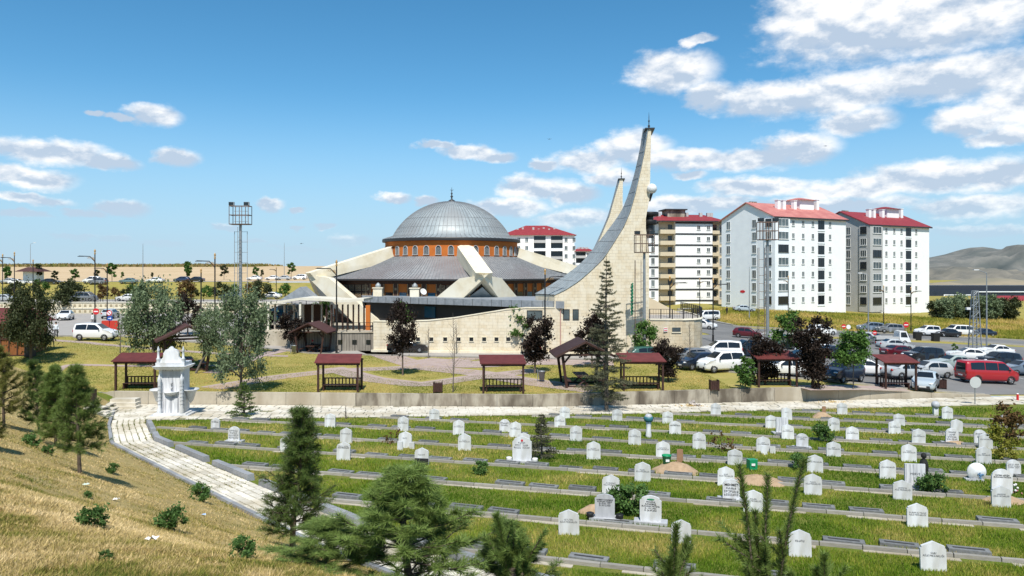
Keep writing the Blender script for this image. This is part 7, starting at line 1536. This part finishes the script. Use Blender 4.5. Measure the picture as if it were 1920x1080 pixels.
# floodlight masts
def mast(u, v, vtop, label, lattice=False, rust=True):
    p = at(u, v); h = (v-vtop)*p.y/FPX; t = thing('floodlight_mast', label, 'floodlight mast', p, 0, 'floodlight masts'); hc = 1.75; w = .92; z0, z1 = h-hc-.35, h-.35
    MB().tube([(0, 0, -.2), (0, 0, z0)], [.19, .13], 10).build('pole', M['grey_metal'], t)
    cage = thing('cage', None, None); cage.parent = t; m_ = M['rust_metal']
    b = MB()
    for x in (-w, -.3, .3, w):
        for y in (-.5, .5): b.bar((x, y, z0), (x, y, z1), .06)
    for z in (z0, (z0+z1)/2, z1):
        for y in (-.5, .5): b.bar((-w, y, z), (w, y, z), .06)
        for x in (-w, w): b.bar((x, -.5, z), (x, .5, z), .06)
    b.build('cage_frame', m_, cage); MB().b2(-w, w, -.5, .5, z0-.05, z0-.0).build('cage_floor', m_, cage)
    for x in (-.75, .7): o = MB().box((x, -.3, z1+.22), (.5, .35, .32), .2).build('floodlight', M['grey_metal'] if lattice else M['dark_trim'], t); MB().box((x, -.49, z1+.22), (.42, .03, .26), .2).build('lens', M['glass_dark'], o)
    lx = 0.0 if lattice else -.62; b = MB()
    if lattice:
        for x in (-.62, .62):
            b.bar((x, .1, 0), (x, .1, z0-.7), .05)
        for i in range(int(h/1.0)): b.bar((-.66, .1, .5+i*1.0), (.66, .1, .5+i*1.0), .035)
        for x in (-.16, .16): b.bar((x, -.3, 0), (x, -.3, z0-.3), .05)
        for i in range(int((z0-1)/.35)): b.bar((-.16, -.3, .4+i*.35), (.16, -.3, .4+i*.35), .03)
    else:
        for x in (-.92, -.36): b.bar((x, -.2, 2.2), (x, -.2, z0-.8), .04)
        for i in range(int((z0-3)/.8)): b.bar((-.92, -.2, 2.3+i*.8), (-.36, -.2, 2.3+i*.8), .035); b.bar((-.36, -.2, 2.4+i*.8), (0, 0, 2.4+i*.8), .03)
        b.bar((-.92, .3, 2.2), (-.92, .3, z0-.8), .03)
    b.build('ladder', m_ if not lattice else M['grey_metal'], t)
mast(1208, 676, 434, 'floodlight mast with cage and ladder before the tall minaret'); mast(1439, 680, 410, 'floodlight mast with cage before the pink-roofed block'); mast(451, 676, 380, 'floodlight tower with cage behind the silver trees at left', True)
# lattice pylon
p = at(1828, 664); h = (664-545)*p.y/FPX; t = thing('lattice_pylon', 'slim steel lattice pylon beside the parking lot', 'pylon', p); b = MB()
for x in (-1, 1):
    for y in (-1, 1): MB().bar((x*.6, y*.5, 0), (x*.28, y*.2, h), .1).build('leg', M['grey_metal'], t)
for i in range(12):
    z0, z1 = h*i/12, h*(i+1)/12; w0, w1 = .6-.32*i/12, .6-.32*(i+1)/12
    for y in (-1, 1): s_ = 1 if i % 2 else -1; b.bar((-s_*w0, y*.4*w0/.6, z0), (s_*w1, y*.4*w1/.6, z1), .05); b.bar((-w1, y*.4*w1/.6, z1), (w1, y*.4*w1/.6, z1), .05)
b.build('bracing', M['grey_metal'], t); MB().box((-1.0, -.2, h*.72), (.5, .3, .3)).build('lamp_head', M['white'], t)
# signs
def sign(u, v, vs, kind, label, r=.32):
    p = at(u, v); zc = (v-vs)*p.y/FPX; t = thing('traffic_sign', label, 'traffic sign', p, 0, 'traffic signs'); MB().tube([(0, .06, -.1), (0, .06, zc+.25)], .035, 6).build('post', M['grey_metal'], t)
    col = {'noentry': 'sign_red', 'blue': 'sign_blue', 'ban': 'sign_red', 'back': 'sign_back', 'white': 'sign_white'}[kind]
    d = MB().lathe([(.001, -.015), (r, -.015), (r, .015), (.001, .015)], 22).build('disc', M[col], t); d.rotation_euler = (PI/2, 0, 0); d.location = (0, 0, zc)
    if kind == 'noentry': MB().b2(-r*.68, r*.68, -.03, -.016, zc-r*.17, zc+r*.17).build('white_bar', M['sign_white'], t)
    if kind == 'ban': o = MB().lathe([(.001, -.006), (r*.74, -.006), (r*.74, .006), (.001, .006)], 20).build('white_field', M['sign_white'], t); o.rotation_euler = (PI/2, 0, 0); o.location = (0, -.022, zc); MB().bar((-r*.5, -.035, zc+r*.5), (r*.5, -.035, zc-r*.5), .06).build('red_slash', M['sign_red'], t)
    if kind == 'blue': MB().poly([(-r*.55, -.03, zc-.05), (r*.1, -.03, zc-.05), (r*.1, -.03, zc-r*.4), (r*.6, -.03, zc), (r*.1, -.03, zc+r*.4), (r*.1, -.03, zc+.05), (-r*.55, -.03, zc+.05)]).build('white_arrow', M['sign_white'], t)
    return t
sign(180, 613, 584, 'noentry', 'no entry sign on the tall left lamp', .42); sign(205, 615, 587, 'ban', 'round red-ringed ban sign above a blue arrow sign', .36); sign(206, 616, 597, 'blue', 'blue arrow sign below the red-ringed ban sign', .36)
sign(1303, 660, 643, 'ban', 'small ban sign before the curved terrace wall', .3); sign(1392, 664, 642, 'blue', 'blue arrow sign on a striped post in the lot', .34); sign(1582, 633, 612, 'noentry', 'no entry sign right of the white crossover', .36); sign(1591, 634, 613, 'white', 'grey-white round sign beside the left no entry sign', .34); sign(1699, 642, 609, 'noentry', 'no entry sign between two lamps on the right bank', .42); sign(1640, 648, 624, 'noentry', 'no entry sign near the silver sedan', .3)
sign(1829, 760, 717, 'back', 'grey back of a round sign at the end of the low wall', .42)
for (u, v, lab) in ((1720, 638, 'black wheeled bin left of the pair on the verge'), (1754, 640, 'black wheeled bin right of the pair on the verge')): p = at(u, v); o = MB().box((0, 0, .6), (.9, .8, 1.2), 0, 1.1).build('wheeled_bin', M['black_metal']); o.location = p; MB().box((0, 0, 1.26), (1.05, .95, .1)).build('lid', M['dark_trim'], o); tag(o, lab, 'bin')
for (u, v, lab) in ((416, 693, 'grey metal bin under the leaning silver tree'), (1016, 716, 'grey metal bin right of the plum tree on the lawn'), (551, 663, 'grey metal bin left of the picnic shelter with a person')):
    p = at(u, v); t = thing('metal_bin', lab, 'bin', p); MB().lathe([(.001, .15), (.2, .15), (.27, .85), (.29, .86), (.27, .88), (.24, .84), (.17, .2), (.001, .2)], 14).build('bucket', M['grey_metal'], t, True); MB().tube([(-.34, 0, -.05), (-.34, 0, 1.0)], .035, 6).build('post', M['grey_metal'], t); MB().bar((-.34, 0, .7), (-.2, 0, .7), .04).build('bracket', M['grey_metal'], t)
for (u, v, lab) in ((821, 738, 'brown wooden bin beside the bare sapling'), (1339, 735, 'brown wooden bin on the right part of the lawn'), (1764, 729, 'brown wooden bin right of the rightmost shelter'), (168, 752, 'brown wooden bin behind the young pines')):
    p = at(u, v); t = thing('wooden_bin', lab, 'bin', p)
    for i in range(5): a = -.26+.13*i; MB().b2(a-.055, a+.055, -.28, -.24, .1, .72).build('slat', M['wood'], t); MB().b2(a-.055, a+.055, .24, .28, .1, .72).build('slat', M['wood'], t)
    for x in (-.3, .3): MB().b2(x-.03, x+.03, -.3, .3, 0, .8).build('side_frame', M['wood'], t)
    MB().b2(-.27, .27, -.23, .23, .1, .3).build('liner', M['wood'], t)
p = at(1908, 752); t = thing('red_bollard', 'small red bollard at the right edge of the lot', 'bollard', p); MB().tube([(0, 0, 0), (0, 0, .55)], [.09, .08], 10).build('post', M['sign_red'], t); MB().tube([(0, 0, .55), (0, 0, .6)], [.09, .05], 10).build('cap', M['sign_white'], t)
# kiosk at the left edge, distant kiosk, red barrier
p = at(20, 668); t = thing('wooden_kiosk', 'orange-brown wooden kiosk with a red roof at the left edge', 'kiosk', p, R(4)); MB().b2(-4.5, 1.35, 0, 3.5, -.2, 3.1).build('body', M['wood_red'], t)
for i in range(9): MB().b2(-4.45+.72*i-.05, -4.45+.72*i+.05, -.06, -.001, 0, 3.1).build('post', M['wood'], t)
for z in (.06, 1.55, 3.0): MB().b2(-4.5, 1.38, -.09, -.061, z-.06, z+.06).build('rail', M['wood'], t)
MB().hexa([(-5, -.9, 3.0), (2.0, -.9, 3.0), (2.0, 4, 3.0), (-5, 4, 3.0), (-4, 1.4, 4.3), (.8, 1.4, 4.3), (.8, 1.9, 4.3), (-4, 1.9, 4.3)]).build('roof', M['roof_red'], t); MB().b2(1.5, 2.1, -.6, .2, 0, 1.6).build('menu_board', M['dark_trim'], t)
p = at(56, 531); t = thing('small_kiosk', 'small distant kiosk with an overhanging dark roof', 'kiosk', p); MB().b2(-1.8, 1.8, 0, 3, -.2, 3.0).build('body', M['wall_white'], t); MB().hexa([(-3.2, -1.6, 3.0), (3.2, -1.6, 3.0), (3.2, 4.6, 3.0), (-3.2, 4.6, 3.0), (-1.2, 1, 4.2), (1.2, 1, 4.2), (1.2, 2, 4.2), (-1.2, 2, 4.2)]).build('roof', M['roof_brown'], t)
p = at(206, 620); t = thing('red_barrier', 'red water-filled barriers beside the round signs', 'barrier', p)
for x in (-.9, .15): MB().hexa([(x-.1, -.3, 0), (x+.95, -.3, 0), (x+.95, .3, 0), (x-.1, .3, 0), (x-.05, -.14, 1.25), (x+.9, -.14, 1.25), (x+.9, .14, 1.25), (x-.05, .14, 1.25)]).build('segment', mat('red_plastic', (.42, .03, .015), .5), t)
sf = thing('street_fence', 'low dark metal fence right of the red barriers', 'fence'); q0, q1 = at(222, 625), at(262, 632); rail(sf, [tuple(q0), tuple(q1)], 1.1, 1.0)
# ------------------------------------------------------------------ people
def person(u, v, top, legs, label, rz=0.0, seat=False, h=1.72, hair=(.02, .015, .012), pos=None):
    p = pos or at(u, v); t = thing('person', label, 'person', p, rz); k = h/1.75; me = bpy.data.meshes.new('body')
    if not seat: J = [(0, 0, .98), (0, 0, 1.2), (0, 0, 1.42), (0, 0, 1.53), (0, -.01, 1.60), (0, -.01, 1.70), (-.10, 0, .92), (-.11, -.03, .5), (-.11, .01, .08), (-.12, -.16, .04), (.10, 0, .92), (.12, .05, .5), (.14, .12, .08), (.15, -.04, .04), (-.19, 0, 1.40), (-.25, .03, 1.12), (-.24, -.08, .86), (-.235, -.11, .76), (.19, 0, 1.40), (.26, .04, 1.12), (.23, -.12, .90), (.225, -.16, .80)]
    else: J = [(0, 0, .56), (0, -.02, .8), (0, -.05, 1.02), (0, -.07, 1.13), (0, -.10, 1.20), (0, -.11, 1.30), (-.10, -.05, .54), (-.12, -.45, .52), (-.12, -.42, .08), (-.12, -.57, .04), (.10, -.05, .54), (.12, -.45, .52), (.12, -.42, .08), (.12, -.57, .04), (-.19, -.05, 1.0), (-.25, -.14, .76), (-.16, -.36, .72), (-.13, -.43, .73), (.19, -.05, 1.0), (.25, -.14, .76), (.16, -.36, .72), (.13, -.43, .73)]
    E = [(0, 1), (1, 2), (2, 3), (3, 4), (4, 5), (0, 6), (6, 7), (7, 8), (8, 9), (0, 10), (10, 11), (11, 12), (12, 13), (2, 14), (14, 15), (15, 16), (16, 17), (2, 18), (18, 19), (19, 20), (20, 21)]
    rad = [.15, .14, .15, .06, .085, .09, .095, .07, .05, .04, .095, .07, .05, .04, .065, .048, .036, .03, .065, .048, .036, .03]
    me.from_pydata([(x*k, y*k, z*k) for x, y, z in J], E, []); o = bpy.data.objects.new('body', me); C.objects.link(o); o.parent = t; md = o.modifiers.new('skin', 'SKIN'); sv = me.skin_vertices[0].data
    for i, r in enumerate(rad): sv[i].radius = (r*k, r*k*.8 if i < 3 else r*k)
    sv[0].use_root = True; o.modifiers.new('sub', 'SUBSURF').levels = 1; md.use_smooth_shade = True
    m = mat('clothed_figure', top, .85); nt, b, N, L = mnodes(m); tc = N('ShaderNodeTexCoord'); sp = N('ShaderNodeSeparateXYZ'); L(tc.outputs['Object'], sp.inputs[0]); r = N('ShaderNodeValToRGB'); r.color_ramp.interpolation = 'CONSTANT'
    mr = N('ShaderNodeMapRange'); mr.inputs[2].default_value = 2.0; L(sp.outputs[2], mr.inputs[0]); L(mr.outputs[0], r.inputs[0]); el = r.color_ramp.elements; hip, neck = (.47*k, .745*k) if not seat else (.29*k, .55*k)
    el[0].color = (.02, .018, .016, 1); el[1].position = .035; el[1].color = (*legs, 1); e = el.new(hip); e.color = (*top, 1); e = el.new(neck); e.color = (.42, .25, .17, 1); L(r.outputs[0], b.inputs['Base Color']); me.materials.append(m)
    hz = J[5]; b_ = MB(); b_.ball((hz[0]*k, (hz[1]+.02)*k, (hz[2]-.0)*k), .118*k, 12, 1.05); hr = b_.build('hair', mat('hair', hair, .8), t, True); return t
person(105, 633, (.62, .66, .72), (.03, .03, .04), 'person in a white shirt and dark trousers left of the white van', R(20)); person(173, 611, (.66, .66, .66), (.3, .28, .26), 'person in pale clothes by the tall left lamp', R(-30)); person(1039, 658, (.05, .05, .055), (.05, .05, .05), 'person in dark clothes standing at the stone wall', 0); person(1612, 646, (.72, .72, .72), (.7, .7, .7), 'person in white beside the silver sedan', R(40)); person(1363, 591, (.015, .015, .018), (.015, .015, .015), 'person in black on the pavement by the grass bank', R(20))
q = at(586, 661); q.z += .03; q.x -= .05; q.y -= .1; person(0, 0, (.02, .02, .022), (.02, .02, .022), 'person in black with a red headscarf seated in the picnic shelter', R(75), True, hair=(.35, .03, .04), pos=q)
# birds and litter
for (u, v, Y, lab) in ((565, 457, 120, 'small dark bird flying left of the dome'), (1030, 261, 130, 'small dark bird flying left of the minaret'), (1548, 274, 140, 'small dark bird flying over the apartment blocks')):
    p = px(u, v, Y); o = MB().poly([(-.45, 0, .12), (-.2, .05, .0), (0, .25, .02), (.2, .05, 0), (.5, 0, .15), (.2, -.1, .02), (0, -.2, -.03), (-.2, -.1, .02)]).prism([(-.06, -.25, -.05), (.06, -.25, -.05), (.0, .25, .02)], (0, 0, .1)).build('bird', M['black_metal']); o.location = p; tag(o, lab, 'bird')
for (u, v, c, lab) in ((217, 940, (.7, .68, .66), 'scrap of white paper near the middle of the slope'), (284, 1018, (.72, .7, .68), 'white litter scrap near the bottom of the slope'), (382, 968, (.35, .5, .7), 'pale blue litter scrap beside the slope weeds'), (161, 912, (.5, .58, .5), 'pale green litter scrap under the open pine')):
    p = at(u, v); b = MB(); n = 5; b.grid([[(.028*(i-2)+random.gauss(0, .01), .024*(j-2), .03+abs(random.gauss(0, .015))) for j in range(n)] for i in range(n)]); o = b.build('litter', mat('litter', c, .7)); o.location = p+Vector((0, 0, .01)); tag(o, lab, 'litter')
